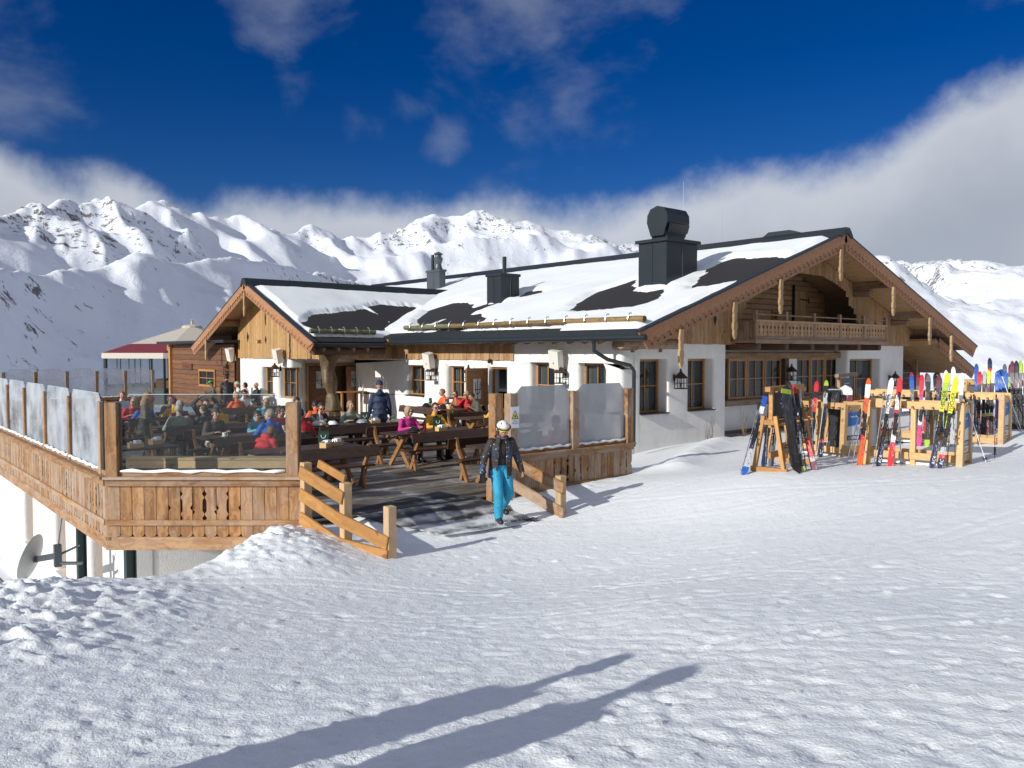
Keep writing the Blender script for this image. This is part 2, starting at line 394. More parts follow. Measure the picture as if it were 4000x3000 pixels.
def make_ground():
    xs = np.concatenate([np.arange(-70, -30, 2.), np.arange(-30, -17.5, .35), np.arange(-17.5, -10.6, .075), np.arange(-10.6, -.6, .034), np.arange(-.6, 3, .2), np.arange(3, 40, 1.5)])
    ys = np.concatenate([np.arange(-40, -4, 1.5), np.arange(-4, .4, .12), np.arange(.4, 8.6, .034), np.arange(8.6, 20, .07), np.arange(20, 30, .3), np.arange(30, 76, 1.5)])
    X, Y = np.meshgrid(xs, ys); Z = ground_base(X, Y)
    d = X * FW.x + Y * FW.y
    near = ((X > -20) & (X < 1) & (Y > -2) & (Y < 22)).astype(float)
    # trodden relief: long swells, boot chop, streaks left by sliding edges
    sx, sy = (X * RT.x + Y * RT.y), d
    Z = Z + near * (.030 * fbm(X / 1.9, Y / 1.9, 3, 1) + .0025 * fbm(X / .42, Y / .42, 3, 5) + .008 * np.abs(fbm(X / .13, Y / .13, 3, 9)) + .004 * fbm(sx / .55, sy / .16, 3, 21) + .012 * np.clip(fbm(X / .11, Y / .11, 3, 25) - .12, 0, 1) * (.3 + 1.4 * vnoise(X / 1.1, Y / 1.1, 29)))
    # ploughed, lumpy edge on the left
    heap = np.exp(-(((X + 9.0) / 1.5) ** 2 + ((Y - 1.5) / 1.25) ** 2)) + .35 * np.exp(-(((X + 10.3) / .9) ** 2 + ((Y - 4.2) / .8) ** 2)) + .7 * np.exp(-(((X + 7.2) / .8) ** 2 + ((Y - .9) / .8) ** 2)) + .5 * np.exp(-(((X + 11.0) / .6) ** 2 + ((Y - 11.0) / 1.6) ** 2))
    heap = np.clip(heap, 0, 1.1)
    Z = Z + heap * (.08 + .20 * np.abs(fbm(X / .5, Y / .5, 4, 31, .62)) + .20 * np.clip(fbm(X / .13, Y / .13, 3, 37, .6), 0, 1))
    Z = Z + .06 * np.exp(-(((X + 10.6) / 1.) ** 2 + ((Y - 4.6) / 1.) ** 2)) * np.abs(fbm(X / .3, Y / .3, 4, 41, .65)) * 5 + .16 * np.exp(-(((X + 10.9) / 1.1) ** 2 + ((Y - 4.9) / .8) ** 2)) + .10 * np.exp(-(((X + 9.9) / 1.1) ** 2 + ((Y - 4.6) / .8) ** 2))
    # ski and boot-sole tracks sliding across
    for a0, ph, am, of, dp in ((.35, 0., .35, -1.1, .013), (.30, 1.2, .5, .9, .010), (-.25, .4, .6, 2.3, .011), (.8, 2., .4, -2.6, .012), (.12, 2.6, .7, 3.8, .012), (-.6, 1., .5, .2, .009), (.55, 3.3, .5, 5.6, .012), (.2, .8, .9, 7.4, .014), (-.1, 2.2, .6, 9.2, .014)):
        p_ = sx * math.cos(a0) + sy * math.sin(a0); q_ = -sx * math.sin(a0) + sy * math.cos(a0) - 5.5 - of * .9 - am * np.sin(p_ * .55 + ph)
        for o_ in (0., .26): e_ = q_ - o_ + .02 * np.sin(p_ * 2.3 + o_); Z = Z + near * .6 * (-dp * np.exp(-(e_ / .042) ** 4) + dp * .55 * np.exp(-((e_ - .075) / .028) ** 2)) * (.35 + .65 * vnoise(p_ / 1.3, p_ * 0 + o_ + ph, 61))
    # bank thrown up beside the house
    A_, B_ = np.array((-11.2, 13.9)), np.array((-14.3, 20.0)); d_ = B_ - A_; t_ = np.clip(((X - A_[0]) * d_[0] + (Y - A_[1]) * d_[1]) / (d_ @ d_), 0, 1); e_ = np.hypot(X - A_[0] - t_ * d_[0], Y - A_[1] - t_ * d_[1])
    Z = Z + .20 * np.exp(-(e_ / .55) ** 2) * (.8 + .5 * fbm(X / .5, Y / .5, 3, 87))
    # single boot prints and thrown-up chunks
    rg = np.random.RandomState(4)
    def spot(cx, cy, rx, ry, ang, amp, rim=0.):
        R = max(rx, ry) * 2.2
        i0, i1 = np.searchsorted(xs, (cx - R, cx + R)); j0, j1 = np.searchsorted(ys, (cy - R, cy + R))
        if i1 <= i0 or j1 <= j0: return
        gx = X[j0:j1, i0:i1] - cx; gy = Y[j0:j1, i0:i1] - cy; c, s_ = math.cos(ang), math.sin(ang)
        q = ((gx * c + gy * s_) / rx) ** 2 + ((-gx * s_ + gy * c) / ry) ** 2
        Z[j0:j1, i0:i1] += amp * np.exp(-q * q) + rim * np.exp(-((q - 1.6) / .6) ** 2)
    for i in range(2600):
        dd = 3.2 + 12 * rg.rand() ** 1.5; k = rg.uniform(-.66, .66); p = FW * dd + RT * (k * dd)
        spot(p.x, p.y, rg.uniform(.09, .16), rg.uniform(.04, .07), rg.uniform(0, 6.3), -rg.uniform(.002, .008), rg.uniform(.0005, .003))
    for i in range(15000):
        dd = 3.2 + 10 * rg.rand() ** 1.3; k = rg.uniform(-.66, .66); p = FW * dd + RT * (k * dd)
        a = rg.uniform(.009, .019) * (1 + .9 * (rg.rand() < .05)); spot(p.x, p.y, a * rg.uniform(.8, 1.8), a, rg.uniform(0, 6.3), a * rg.uniform(.35, .85) * (.3 + .7 * rg.rand()))
    nx, ny = len(xs), len(ys)
    V = np.c_[X.ravel(), Y.ravel(), Z.ravel()]
    I = np.arange(nx * ny).reshape(ny, nx); F = np.stack([I[:-1, :-1], I[:-1, 1:], I[1:, 1:], I[1:, :-1]], -1).reshape(-1, 4)
    me = grid_mesh('snow_ground', V, F)
    return struct(obj('snow_ground', me, SNOW, smooth=True))
def grid_mesh(name, V, F):
    me = bpy.data.meshes.new(name)
    me.vertices.add(len(V)); me.vertices.foreach_set('co', V.astype(np.float32).ravel())
    me.loops.add(F.size); me.loops.foreach_set('vertex_index', F.astype(np.int32).ravel())
    me.polygons.add(len(F)); me.polygons.foreach_set('loop_start', np.arange(0, F.size, F.shape[1], dtype=np.int32))
    me.polygons.foreach_set('loop_total', np.full(len(F), F.shape[1], np.int32))
    me.update(calc_edges=True); me.validate(); return me
def gh(x, y): return float(ground_base(np.array([float(x)]), np.array([float(y)]))[0])
make_ground()

# ================================================================== MOUNTAINS
def mk_rock():
    m, g, b, o = material('snowy_rock')
    ge = g.new('ShaderNodeNewGeometry'); c = ge.outputs['Position']
    sx = g.new('ShaderNodeSeparateXYZ'); g.l.new(ge.outputs['Normal'], sx.inputs[0])
    n1 = g.noise(c, .0022, 4, .6); n2 = g.noise(g.vmath('MULTIPLY', c, (1, 1, .55)), .021, 7, .68, .6); n3 = g.noise(c, .012, 6, .7)
    steep = g.math('SUBTRACT', 1., sx.outputs[2])
    at_ = g.new('ShaderNodeAttribute'); at_.attribute_name = 'crag'
    nf = g.noise(g.vmath('MULTIPLY', c, (1, 1, .8)), .05, 6, .72, .4)
    f = g.math('ADD', g.math('ADD', nf, g.math('MULTIPLY', at_.outputs['Fac'], .16)), g.math('MULTIPLY', g.math('MINIMUM', steep, .5), .22))
    mask = g.step(f, .675, .73)
    rock = g.mix(n3, (.12, .11, .105, 1), (.28, .255, .24, 1))
    g.put(b.inputs['Base Color'], g.mix(mask, (.83, .86, .92, 1), rock)); b.inputs['Roughness'].default_value = .75; b.inputs['Specular IOR Level'].default_value = .1
    bump(g, b, g.math('ADD', n2, g.math('MULTIPLY', n3, .7)), .35, 10.); return m
def make_mountains():
    NA, NR = 1000, 440
    az = np.linspace(R_(-64), R_(64), NA); t = np.linspace(0, 1, NR)
    r = 44 * (5200 / 44) ** (t ** .78)
    A, Rr = np.meshgrid(az, r)
    X = Rr * (FW.x * np.cos(A) + RT.x * np.sin(A)); Y = Rr * (FW.y * np.cos(A) + RT.y * np.sin(A))
    def crest(pts):           # silhouette (photo at 2212 wide) -> azimuth, tangent of elevation
        a, e = [], []
        for x, y in pts:
            d = ray(x * 1.8083, y * 1.8083); a.append(math.atan2(d.dot(RT), d.dot(FW))); e.append(d.z / math.hypot(d.x, d.y))
        return np.interp(az, a, e)[None, :]
    back = crest([(-900, 560), (-300, 470), (0, 425), (60, 418), (150, 440), (235, 455), (330, 440), (420, 470), (520, 490), (650, 478), (700, 497), (740, 520), (800, 505), (900, 482), (985, 472), (1050, 458), (1140, 470), (1180, 488), (1250, 497), (1330, 515), (1380, 522), (1600, 560), (1850, 580), (2000, 572), (2100, 574), (2212, 582), (2600, 560), (3300, 620)])
    mid = crest([(-900, 640), (-200, 560), (0, 560), (100, 590), (240, 580), (300, 552), (400, 556), (500, 532), (575, 548), (640, 570), (720, 590), (800, 612), (880, 660), (1000, 760), (1300, 820), (1700, 800), (1790, 640), (1835, 545), (1880, 533), (1940, 545), (2000, 590), (2060, 640), (2212, 700), (2600, 760), (3300, 800)])
    low = crest([(-900, 900), (-200, 900), (0, 900), (150, 900), (300, 900), (450, 900), (620, 900), (760, 900), (1500, 900), (2000, 830), (2212, 790), (3300, 800)])
    wx = 260 * fbm(X / 900, Y / 900, 3, 51); wy = 260 * fbm(X / 900 + 9, Y / 900, 3, 52)
    rg = ridged((X + wx) / 620, (Y + wy) / 620, 6, 3); rg2 = ridged((X + wx) / 170, (Y + wy) / 170, 5, 8); fb = fbm(X / 300, Y / 300, 5, 12)
    floor = np.interp(Rr, [44, 70, 120, 300, 700, 1400, 6000], [-6, -22, -50, -110, -150, -120, -100])
    Rb = np.interp(az, [R_(-64), R_(-35), R_(-20), R_(-8), R_(5), R_(64)], [1100, 1600, 2500, 3300, 3500, 3300])[None, :]; Rm = np.interp(az, [R_(-64), R_(-33), R_(-18), R_(-8), R_(8), R_(20), R_(64)], [420, 780, 1350, 2050, 2050, 1500, 1200])[None, :]
    def layer(tan, R0, Rc, p, nz):
        H = tan * Rc + CZ; q = np.clip((Rr - R0) / (Rc - R0), 0, 1)
        z = floor + (H - floor) * q ** p
        z = z - np.clip(Rr - Rc, 0, None) * .42                       # far side falls away
        prof = np.clip(q * 1.2, 0, 1) * (1 - .75 * sst(.93, 1., q) * (Rr <= Rc))
        return z + prof * nz * np.clip(Rc / 2300, .15, 1.2) * ((rg - .42) * .60 + (rg2 - .4) * .24 + fb * .22)
    Lb = layer(back, Rb * .42, Rb, 1.15, 240); Lm = layer(mid, Rm * .33, Rm, 1.2, 170); Ll = layer(low, 200, 640, 1.3, 40)
    Z = np.maximum(np.maximum(np.maximum(Lb, Lm), Ll), floor + 6 * fb)
    Z = Z + 3 * fbm(X / 60, Y / 60, 3, 91) * np.clip(Rr / 800, 0, 1)
    for _ in range(2):
        Z[1:-1] = .25 * Z[:-2] + .5 * Z[1:-1] + .25 * Z[2:]; Z[:, 1:-1] = .25 * Z[:, :-2] + .5 * Z[:, 1:-1] + .25 * Z[:, 2:]
    crag = np.clip(fbm(X / 420, Y / 420, 3, 66) * 2.2 + .05, -.4, 1) + .6 * np.exp(-((Rr / Rb - .985) / .08) ** 2) * (fbm(X / 250, Y / 250, 2, 67) + .4)
    Z = Z + np.clip(crag + .15, 0, 1) * np.clip(Rr / 2000, .1, 1) * (24 * (ridged((X + wx) / 95, (Y + wy) / 95, 4, 71) - .4) + 9 * (ridged(X / 32, Y / 32, 2, 73) - .4))
    V = np.c_[X.ravel(), Y.ravel(), Z.ravel()]
    I = np.arange(NA * NR).reshape(NR, NA); F = np.stack([I[:-1, :-1], I[1:, :-1], I[1:, 1:], I[:-1, 1:]], -1).reshape(-1, 4)
    me = grid_mesh('mountains', V, F[:, ::-1])
    # craggy places: broad noise, stronger near crests
    cr = np.clip(crag - 1.5 * np.clip(1 - Rr / 1700, 0, 1), -1., .9)
    a_ = me.attributes.new('crag', 'FLOAT', 'POINT'); a_.data.foreach_set('value', cr.astype(np.float32).ravel())
    return struct(obj('mountains', me, mk_rock(), smooth=True))
make_mountains()
# ================================================================== CHALET
XG, YW = -15.7, 17.3                 # gable wall / long wall planes
XB, XE = -14.2, -45.5                # ends of the main roof
YE, YR, YE2, ZE, ZR = 16.5, 26.9, 38.2, 3.2, 6.66
MS = (ZR - ZE) / (YR - YE)
XWR, XWE, XWE2, YWB, ZWR, ZWE = -32.7, -26.8, -38.9, 13.3, 5.43, 3.0   # wing: ridge, right eave, left eave, front edge
WS = (ZWR - ZWE) / (XWE - XWR)
zmain = lambda y: ZE + MS * (y - YE) if y < YR else ZR - MS * (y - YR)
zwing = lambda x: ZWR - WS * abs(x - XWR)
I4 = Matrix.Identity(4)
chalet = thing('mountain_chalet', 'white plastered alpine chalet with wooden gables and snowy dark roof', 'house', (XG, YW, 0))

def slab(pts, t):
    pts = [Vector(p) for p in pts]; n = (pts[1] - pts[0]).cross(pts[2] - pts[0]).normalized()
    if n.z < 0: n = -n
    g = G(); a = [g.bm.verts.new(p) for p in pts]; b = [g.bm.verts.new(p - n * t) for p in pts]; k = len(pts)
    g.bm.faces.new(a); g.bm.faces.new(b[::-1])
    for i in range(k): g.bm.faces.new((a[i], a[(i + 1) % k], b[(i + 1) % k], b[i]))
    return g.mesh('slab')
def low(pts, d): return [Vector(p) - Vector((0, 0, d)) for p in pts]
def roof(pts, name='roof'):
    obj(name, slab(pts, .10), ROOFB, chalet)
    return obj('soffit', slab(low(pts, .112), .10), GABLEW, chalet)
roof([(XE, YE, ZE), (XB, YE, ZE), (XB, YR, ZR), (XE, YR, ZR)])
roof([(XE, YR, ZR), (XB, YR, ZR), (XB, YE2, zmain(YE2)), (XE, YE2, zmain(YE2))])
yv = YE + (ZWR - ZE) / MS
roof([(XWR, YWB, ZWR), (XWE, YWB, ZWE), (XWE, YE - .25, ZWE), (XWR, yv, ZWR)])
roof([(XWR, YWB, ZWR), (XWR, yv, ZWR), (XWE2, YE - .25, zwing(XWE2)), (XWE2, YWB, zwing(XWE2))])
roof([(-20.5, 35.3, 3.28), (-14.6, 35.3, 3.28), (-14.6, 39.2, 1.86), (-20.5, 39.2, 1.86)])
# ridge caps
def ridge(p0, p1, w=.42):
    p0, p1 = Vector(p0), Vector(p1); M = frame(p0, p1)
    L = (p1 - p0).length
    g = G(); poly = [(-w, -.16), (-w * .62, .05), (-.13, .17), (.13, .17), (w * .62, .05), (w, -.16), (w * .8, -.18), (0, .0), (-w * .8, -.18)]
    g.prism(poly, L, M @ Matrix.Translation((L / 2, 0, 0)) @ Matrix(((0, 0, 1, 0), (1, 0, 0, 0), (0, 1, 0, 0), (0, 0, 0, 1))))
    return obj('ridge_cap', g.mesh(), METAL, chalet)
ridge((XE - .1, YR, ZR + .05), (XB + .12, YR, ZR + .05)); ridge((XWR, YWB - .1, ZWR + .04), (XWR, yv + .3, ZWR + .04), .34)
g = G(); g.prism([(-1.0, 0), (-.75, .16), (.1, .16), (.6, 0)], .34, Matrix.Translation((XB - 2.1, YR, ZR + .2)) @ Matrix.Rotation(R_(90), 4, 'X')); obj('ridge_vent', g.mesh(), METAL, chalet)
for x in np.linspace(-41, -17, 7): beam('ridge_clip', (x, YR - .45, ZR - .13), (x, YR - .12, ZR + .20), .02, .03, STEEL, chalet)
# gutters and downpipe
def gutter(pts, r=.085):
    g = G(); g.tube(pts, r, 10); return obj('gutter', g.mesh(), METAL, chalet)
gutter([(XB + .15, YE - .09, ZE - .19), (XWE + .2, YE - .09, ZE - .22)]); gutter([(XWE + .09, YE - .25, ZWE - .13), (XWE + .09, YWB + .05, ZWE - .13)], .075)
obj('eave_flashing', G().bar((XB - .02, YE - .015, ZE - .06), (XWE, YE - .015, ZE - .06), .03, .22, (0, 0, 1)).mesh(), METAL, chalet)
px_, = [onY(2320, 1340, YE - .09).x]
g = G(); g.cyl((px_, YE - .09, 3.0), (px_, YE - .09, 2.86), .1, .055); g.tube([(px_, YE - .09, 2.9), (px_, YE - .09, 2.66), (px_ + .25, YE + .2, 2.42), (px_ + .7, YW - .16, 2.25), (px_ + .78, YW - .1, 2.1), (px_ + .78, YW - .1, 0)], .055, 10); obj('downpipe', g.mesh(), METAL, chalet)
# snow-guard logs with hooks
def guard(p0, p1, mats, hooks):
    p0, p1 = Vector(p0), Vector(p1)
    for i, m in enumerate(mats):
        a, b = p0.lerp(p1, i / len(mats)), p0.lerp(p1, (i + 1) / len(mats)); L = (b - a).length
        gg = G(); k = 10; rs = [.085 + .008 * math.sin(j * 2.1 + i) for j in range(k)]
        gg.tube([(L * j / (k - 1), .008 * math.sin(j), .006 * math.cos(1.7 * j)) for j in range(k)], rs, 10); obj('snow_guard_log', gg.mesh(), m, chalet, frame(a, b))
    hk = None
    for i in range(hooks):
        c = p0.lerp(p1, (i + .6) / (hooks + .2)); nrm = (p1 - p0).normalized().cross(UP).normalized()
        if hk is None:
            gg = G(); gg.tube([(0, .16, -.14), (0, -.09, -.11), (0, -.125, 0), (0, -.10, .10), (0, -.03, .17), (0, .03, .16)], .016, 6); hk = gg.mesh('hook'); hk.materials.append(STEEL)
        obj('hook', hk, None, chalet, frame(c, c + (p1 - p0)))
sg = YE + .42; guard((onY(1582, 1300, sg).x, sg, zmain(sg) + .19), (onY(2518, 1275, sg).x, sg, zmain(sg) + .19), [LOGG, LOGW, LOGW, LOGW], 14)
xw = XWE - .45; guard((xw, YWB + .15, zwing(xw) + .19), (xw, YE - .35, zwing(xw) + .19), [LOGG, LOGG], 5)

# bargeboards
def barge(p0, p1, nrm, h=.52, sc=True):
    "p0 eave end, p1 ridge end; nrm outward"
    p0, p1, nrm = Vector(p0), Vector(p1), Vector(nrm); L = (p1 - p0).length
    x = (p1 - p0).normalized(); z = nrm; y = z.cross(x)
    if y.z < 0: y = -y
    M = Matrix((x, y, x.cross(y))).transposed().to_4x4(); M.translation = p0
    s = 1 if x.cross(y).dot(nrm) > 0 else -1
    obj('bargeboard', G().prism([(-.04, -h), (L - .22 * s * s, -h), (L, .02), (-.26, .02)], .05, M).mesh(), BARGE, chalet)
    if sc:
        n = int(L / .27); w = L / n; poly = [(-.26, .035)]; 
        for i in range(n):
            a = i * w; poly += [(a + .02, -h * .52), (a + w * .3, -h * .60), (a + w * .5, -h * .66), (a + w * .7, -h * .60), (a + w * .98, -h * .52)]
        poly += [(L + .02, -h * .45), (L + .02, .035)]
        obj('scalloped_board', G().prism(poly, .035, M @ Matrix.Translation((0, 0, s * .045))).mesh(), BARGE, chalet)
        dm = G().cyl((0, 0, -.012), (0, 0, .012), .03, n=8).mesh(); dm.materials.append(DARKW)
        for i in range(n): obj('drilled_hole', dm, None, chalet, M @ Matrix.Translation((i * w + w * .5, -h * .80, s * .026)))
    obj('verge_strip', G().box((L / 2 - .1, .05, -s * .02), (L + .3, .05, .18), M).mesh(), METAL, chalet)
barge((XB, YE + .05, ZE), (XB, YR, ZR), (1, 0, 0)); barge((XB, YE2, zmain(YE2)), (XB, YR, ZR), (1, 0, 0))
barge((XWE - .03, YWB, zwing(XWE - .03)), (XWR, YWB, ZWR), (0, -1, 0), .44); barge((XWE2, YWB, zwing(XWE2)), (XWR, YWB, ZWR), (0, -1, 0), .44)
barge((-14.6, 39.2, 1.86), (-14.6, 35.6, 3.17), (1, 0, 0), .42)

# carved pendants under the verge and the purlins they close
PENDM = G()
prof = [(0, -.06), (.25, -.085), (.34, -.06), (.4, -.075), (.52, -.055), (.58, -.085), (.70, -.095), (.80, -.06), (.86, -.075), (.95, -.05), (1.02, -.0), (.95, .05), (.86, .075), (.80, .06), (.70, .095), (.58, .085), (.52, .055), (.4, .075), (.34, .06), (.25, .085), (0, .075)]
PENDM.prism(prof, .07); PENDM = PENDM.mesh('pendant'); PENDM.materials.append(FIG)
def pendant(p, s=1., nrm=(1, 0, 0)):
    p = Vector(p); M = frame(p, p - UP, nrm) @ Matrix.Diagonal((s, s, s, 1)); return obj('pendant', PENDM, None, chalet, M)
for px, py in ((2662, 1268), (2872, 1178), (3052, 1092), (3287, 985), (3492, 1140), (3634, 1258), (3718, 1328)):
    p = onX(px, py, XB + .08); zt = zmain(p.y) - .42; pendant((XB + .07, p.y, zt - .02), 1.05)
    if px == 3287: beam('ridge_purlin', (XG - .3, YR, zt + .08), (XB - .05, YR, zt + .08), .28, .32, OLDW, chalet)
    else:
        beam('purlin', (XG - .3, p.y, zt + .10), (XB - .05, p.y, zt + .10), .26, .28, OLDW, chalet); beam('bracket', (XG - .3, p.y, zt - .20), (XG + .75, p.y, zt - .20), .22, .26, OLDW, chalet, bevel=.05)
for px, py in ((2560, 1345),):
    p = onX(px, py, XG + .5); gg = G(); gg.cyl((XG - .2, p.y - .9, 2.83), (XG + .55, p.y - .9, 2.83), .16)
    gg.cyl((XG + .42, YE + .3, 2.86), (XG + .42, YW + 2.0, 2.86), .15, n=14); obj('round_eave_log', gg.mesh(), OLDW, chalet)
    for q in (.3, 1.5): obj('peg', G().cyl((XG + .42, YE + .5 + q, 2.62), (XG + .42, YE + .5 + q, 2.8), .055, n=8).mesh(), OLDW, chalet)

pendant((XWR, YWB - .05, ZWR - .40), .95, (0, -1, 0))
for X in (XWE - 1.75, XWE2 + 1.75): pendant((X, YWB - .05, zwing(X) - .40), .95, (0, -1, 0))
for X in (XWR, XWE - 1.75, XWE2 + 1.75, XWR - 2.9): beam('purlin', (X, 14.4, zwing(X) - .36), (X, YWB + .05, zwing(X) - .36), .22, .26, OLDW, chalet)
gg = G(); gg.cyl((XWE - .6, YWB + .35, 2.68), (XWE - .6, 16.6, 2.68), .17, n=14); obj('round_eave_log', gg.mesh(), DARKW, chalet)
# rafter tails below the long eave
for x in np.arange(XWE + .4, XG - .1, .62): beam('rafter_tail', (x, YE + .03, ZE - .30), (x, YW + .2, ZE - .30 + MS * (YW + .2 - YE)), .09, .13, OLDW, chalet)
for y in np.arange(YWB + .5, YE - .3, .6): beam('rafter_tail', (XWE - .03, y, ZWE - .30), (XWE - 1.0, y, ZWE - .30 + WS), .09, .13, OLDW, chalet)

# ---------------------------------------------------------------- plastered walls with openings
def wall(o, u, n, L, z0, z1, th, ops=(), mat=PLASTER, rnd_=.09, name='wall', parent=None):
    o, u, n = Vector(o), Vector(u), Vector(n)
    us = sorted({0, L, *[a for q in ops for a in q[:2]]}); zs = sorted({z0, z1, *[a for q in ops for a in q[2:]]})
    hole = lambda a, b: any(q[0] < a < q[1] and q[2] < b < q[3] for q in ops)
    g = G(); vc = {}
    def vt(a, z, d):
        k = (round(a, 4), round(z, 4), d)
        if k not in vc: vc[k] = g.bm.verts.new(o + u * a + UP * (z - o.z) - n * (th * d))
        return vc[k]
    solid = {}
    for i in range(len(us) - 1):
        for j in range(len(zs) - 1): solid[i, j] = not hole((us[i] + us[i + 1]) / 2, (zs[j] + zs[j + 1]) / 2)
    for (i, j), s in solid.items():
        if not s: continue
        a0, a1, b0, b1 = us[i], us[i + 1], zs[j], zs[j + 1]
        for d in (0, 1): g.bm.faces.new((vt(a0, b0, d), vt(a1, b0, d), vt(a1, b1, d), vt(a0, b1, d)))
        for (di, dj), (pa, pb) in {(-1, 0): ((a0, b0), (a0, b1)), (1, 0): ((a1, b0), (a1, b1)), (0, -1): ((a0, b0), (a1, b0)), (0, 1): ((a0, b1), (a1, b1))}.items():
            if not solid.get((i + di, j + dj), False): g.bm.faces.new((vt(*pa, 0), vt(*pb, 0), vt(*pb, 1), vt(*pa, 1)))
    bmesh.ops.recalc_face_normals(g.bm, faces=g.bm.faces[:])
    if rnd_:
        es = [e for e in g.bm.edges if len(e.link_faces) == 2 and e.calc_face_angle() > 1 and all(abs((v.co - o).dot(n)) < 1e-3 for v in e.verts)
              and abs((e.verts[0].co - e.verts[1].co).z) > .2]
        bmesh.ops.bevel(g.bm, geom=es, offset=rnd_, segments=4, profile=.5, affect='EDGES', clamp_overlap=True)
    me = g.mesh(); me.shade_smooth(); me.set_sharp_from_angle(angle=R_(40))
    return obj(name, me, mat, parent or chalet)

def window(p, u, w, h, cols=2, rows=2, curtain=True, parent=None, fw=.07, mat=None, shut=False):
    "p = lower left corner at the face of the frame; u along the wall; local +Y points indoors"
    mat = mat or FRAMEW; parent = parent or chalet
    M = frame(Vector(p), Vector(p) + Vector(u)); g = G()
    g.box((w / 2, .03, fw / 2), (w, .09, fw)); g.box((w / 2, .03, h - fw / 2), (w, .09, fw)); g.box((fw / 2, .03, h / 2), (fw, .088, h - 2 * fw)); g.box((w - fw / 2, .03, h / 2), (fw, .088, h - 2 * fw))
    iw, ih = w - 2 * fw, h - 2 * fw
    for c in range(1, cols): g.box((fw + iw * c / cols, .03, h / 2), (.035, .05, ih))
    for r in range(1, rows): g.box((w / 2, .03, fw + ih * r / rows), (iw, .046, .03))
    o = obj('window', g.mesh(), mat, parent, M)
    for c in range(cols):
        for r in range(rows):
            obj('pane', G().box((fw + iw * (c + .5) / cols, .035, fw + ih * (r + .5) / rows), (iw / cols - .03, .006, ih / rows - .025)).mesh(), PANE, o, M)
    if curtain:
        for s in (0, 1):
            pts = []; k = 14; cwid = iw * .36
            for i in range(k):
                t = i / (k - 1); x0 = fw + (t * cwid if s == 0 else iw - t * cwid); pts.append((x0, .12 + .018 * math.sin(i * 2.0), t))
            gg = G(); va = [gg.bm.verts.new((x, y, h - fw)) for x, y, t in pts]; vm = [gg.bm.verts.new((x if s == 0 else x, y, h * .45)) for x, y, t in pts]
            vb = [gg.bm.verts.new((fw + (t * cwid * .55 if s == 0 else iw - t * cwid * .55), y, fw)) for x, y, t in pts]
            for A, B in ((va, vm), (vm, vb)):
                for i in range(k - 1): gg.bm.faces.new((A[i], A[i + 1], B[i + 1], B[i]))
            obj('curtain', gg.mesh(normals=False), CURT, o, M, smooth=True)
    return o
def sill(p0, p1, d, mat=None): return beam('sill', p0, p1, d, .035, mat or METAL, chalet)
def spanY(a, b, X): return onX(a, 1450, X).y, onX(b, 1450, X).y
def spanX(a, b, Y): return onY(a, 1450, Y).x, onY(b, 1450, Y).x

# long wall facing the terrace (-Y): from the wing to the gable corner
xl = -30.9; TH = .5
ops = []; wins = []
for a, b, z0, z1 in ((1585, 1652, .95, 2.12), (1742, 1806, .95, 2.12)): x0, x1 = spanX(a, b, YW); ops.append((x0 - xl, x1 - xl, z0, z1)); wins.append((x0, x1, z0, z1))
x0, x1 = spanX(1905, 1973, YW); door_x = (x0, x1); ops.append((x0 - xl, x1 - xl, 0.0, 2.12))
for a, b in ((2070, 2158), (2258, 2358)): x0, x1 = spanX(a, b, YW); ops.append((x0 - xl, x1 - xl, .85, 2.3)); wins.append((x0, x1, .85, 2.3))
wall((xl, YW, 0), (1, 0, 0), (0, -1, 0), XG - xl, -1.2, 3.25, TH, ops, rnd_=.16)
for x0, x1, z0, z1 in wins: window((x0, YW + .30, z0), (1, 0, 0), x1 - x0, z1 - z0); sill((x0 - .02, YW + .12, z0 + .005), (x1 + .02, YW + .12, z0 + .005), .36)
# gable wall facing the ski racks (+X)
gops = []; gw = []
for a, b in ((2505, 2610), (2692, 2790)): y0, y1 = spanY(a, b, XG); gops.append((y0 - YW - TH, y1 - YW - TH, .80, 2.42)); gw.append((y0, y1, .80, 2.42))
yb0, yb1 = spanY(2838, 3312, XG)
wall((XG - .004, YW + TH, 0), (0, 1, 0), (1, 0, 0), yb0 - YW - TH, -1.2, 2.95, TH, gops, rnd_=.10)
y0, y1 = spanY(3322, 3440, XG); yend = spanY(3500, 3530, XG)[1]
wall((XG, yb1, 0), (0, 1, 0), (1, 0, 0), yend - yb1, -1.2, 3.0, TH, [(y0 - yb1, y1 - yb1, .75, 2.35)], rnd_=.10); gw.append((y0, y1, .75, 2.35))
for y0, y1, z0, z1 in gw:
    window((XG - .38, y0, z0), (0, 1, 0), y1 - y0, z1 - z0); sill((XG - .14, y0 - .02, z0 + .005), (XG - .14, y1 + .02, z0 + .005), .42)
XR = XG - .55      # recessed bay with the long windows
wall((XR, yb0 - .3, 0), (0, 1, 0), (1, 0, 0), yb1 - yb0 + .6, -1.2, .82, .4, rnd_=0); wall((XR, yb0 - .3, 0), (0, 1, 0), (1, 0, 0), yb1 - yb0 + .6, 2.5, 3.0, .4, rnd_=0)
beam('bay_sill_beam', (XR + .10, yb0, .92), (XR + .10, yb1, .92), .30, .20, OLDW, chalet, bevel=.03); beam('bay_lintel_beam', (XR + .12, yb0, 2.50), (XR + .12, yb1, 2.50), .30, .22, OLDW, chalet, bevel=.03)
def bay(a, b, n):
    y0, y1 = spanY(a, b, XR); w = (y1 - y0) / n
    for i in range(n): window((XR + .02, y0 + i * w + .02, 1.03), (0, 1, 0), w - .04, 1.36)
    return y0, y1
q0 = bay(2842, 3050, 3); q1 = bay(3105, 3272, 3)
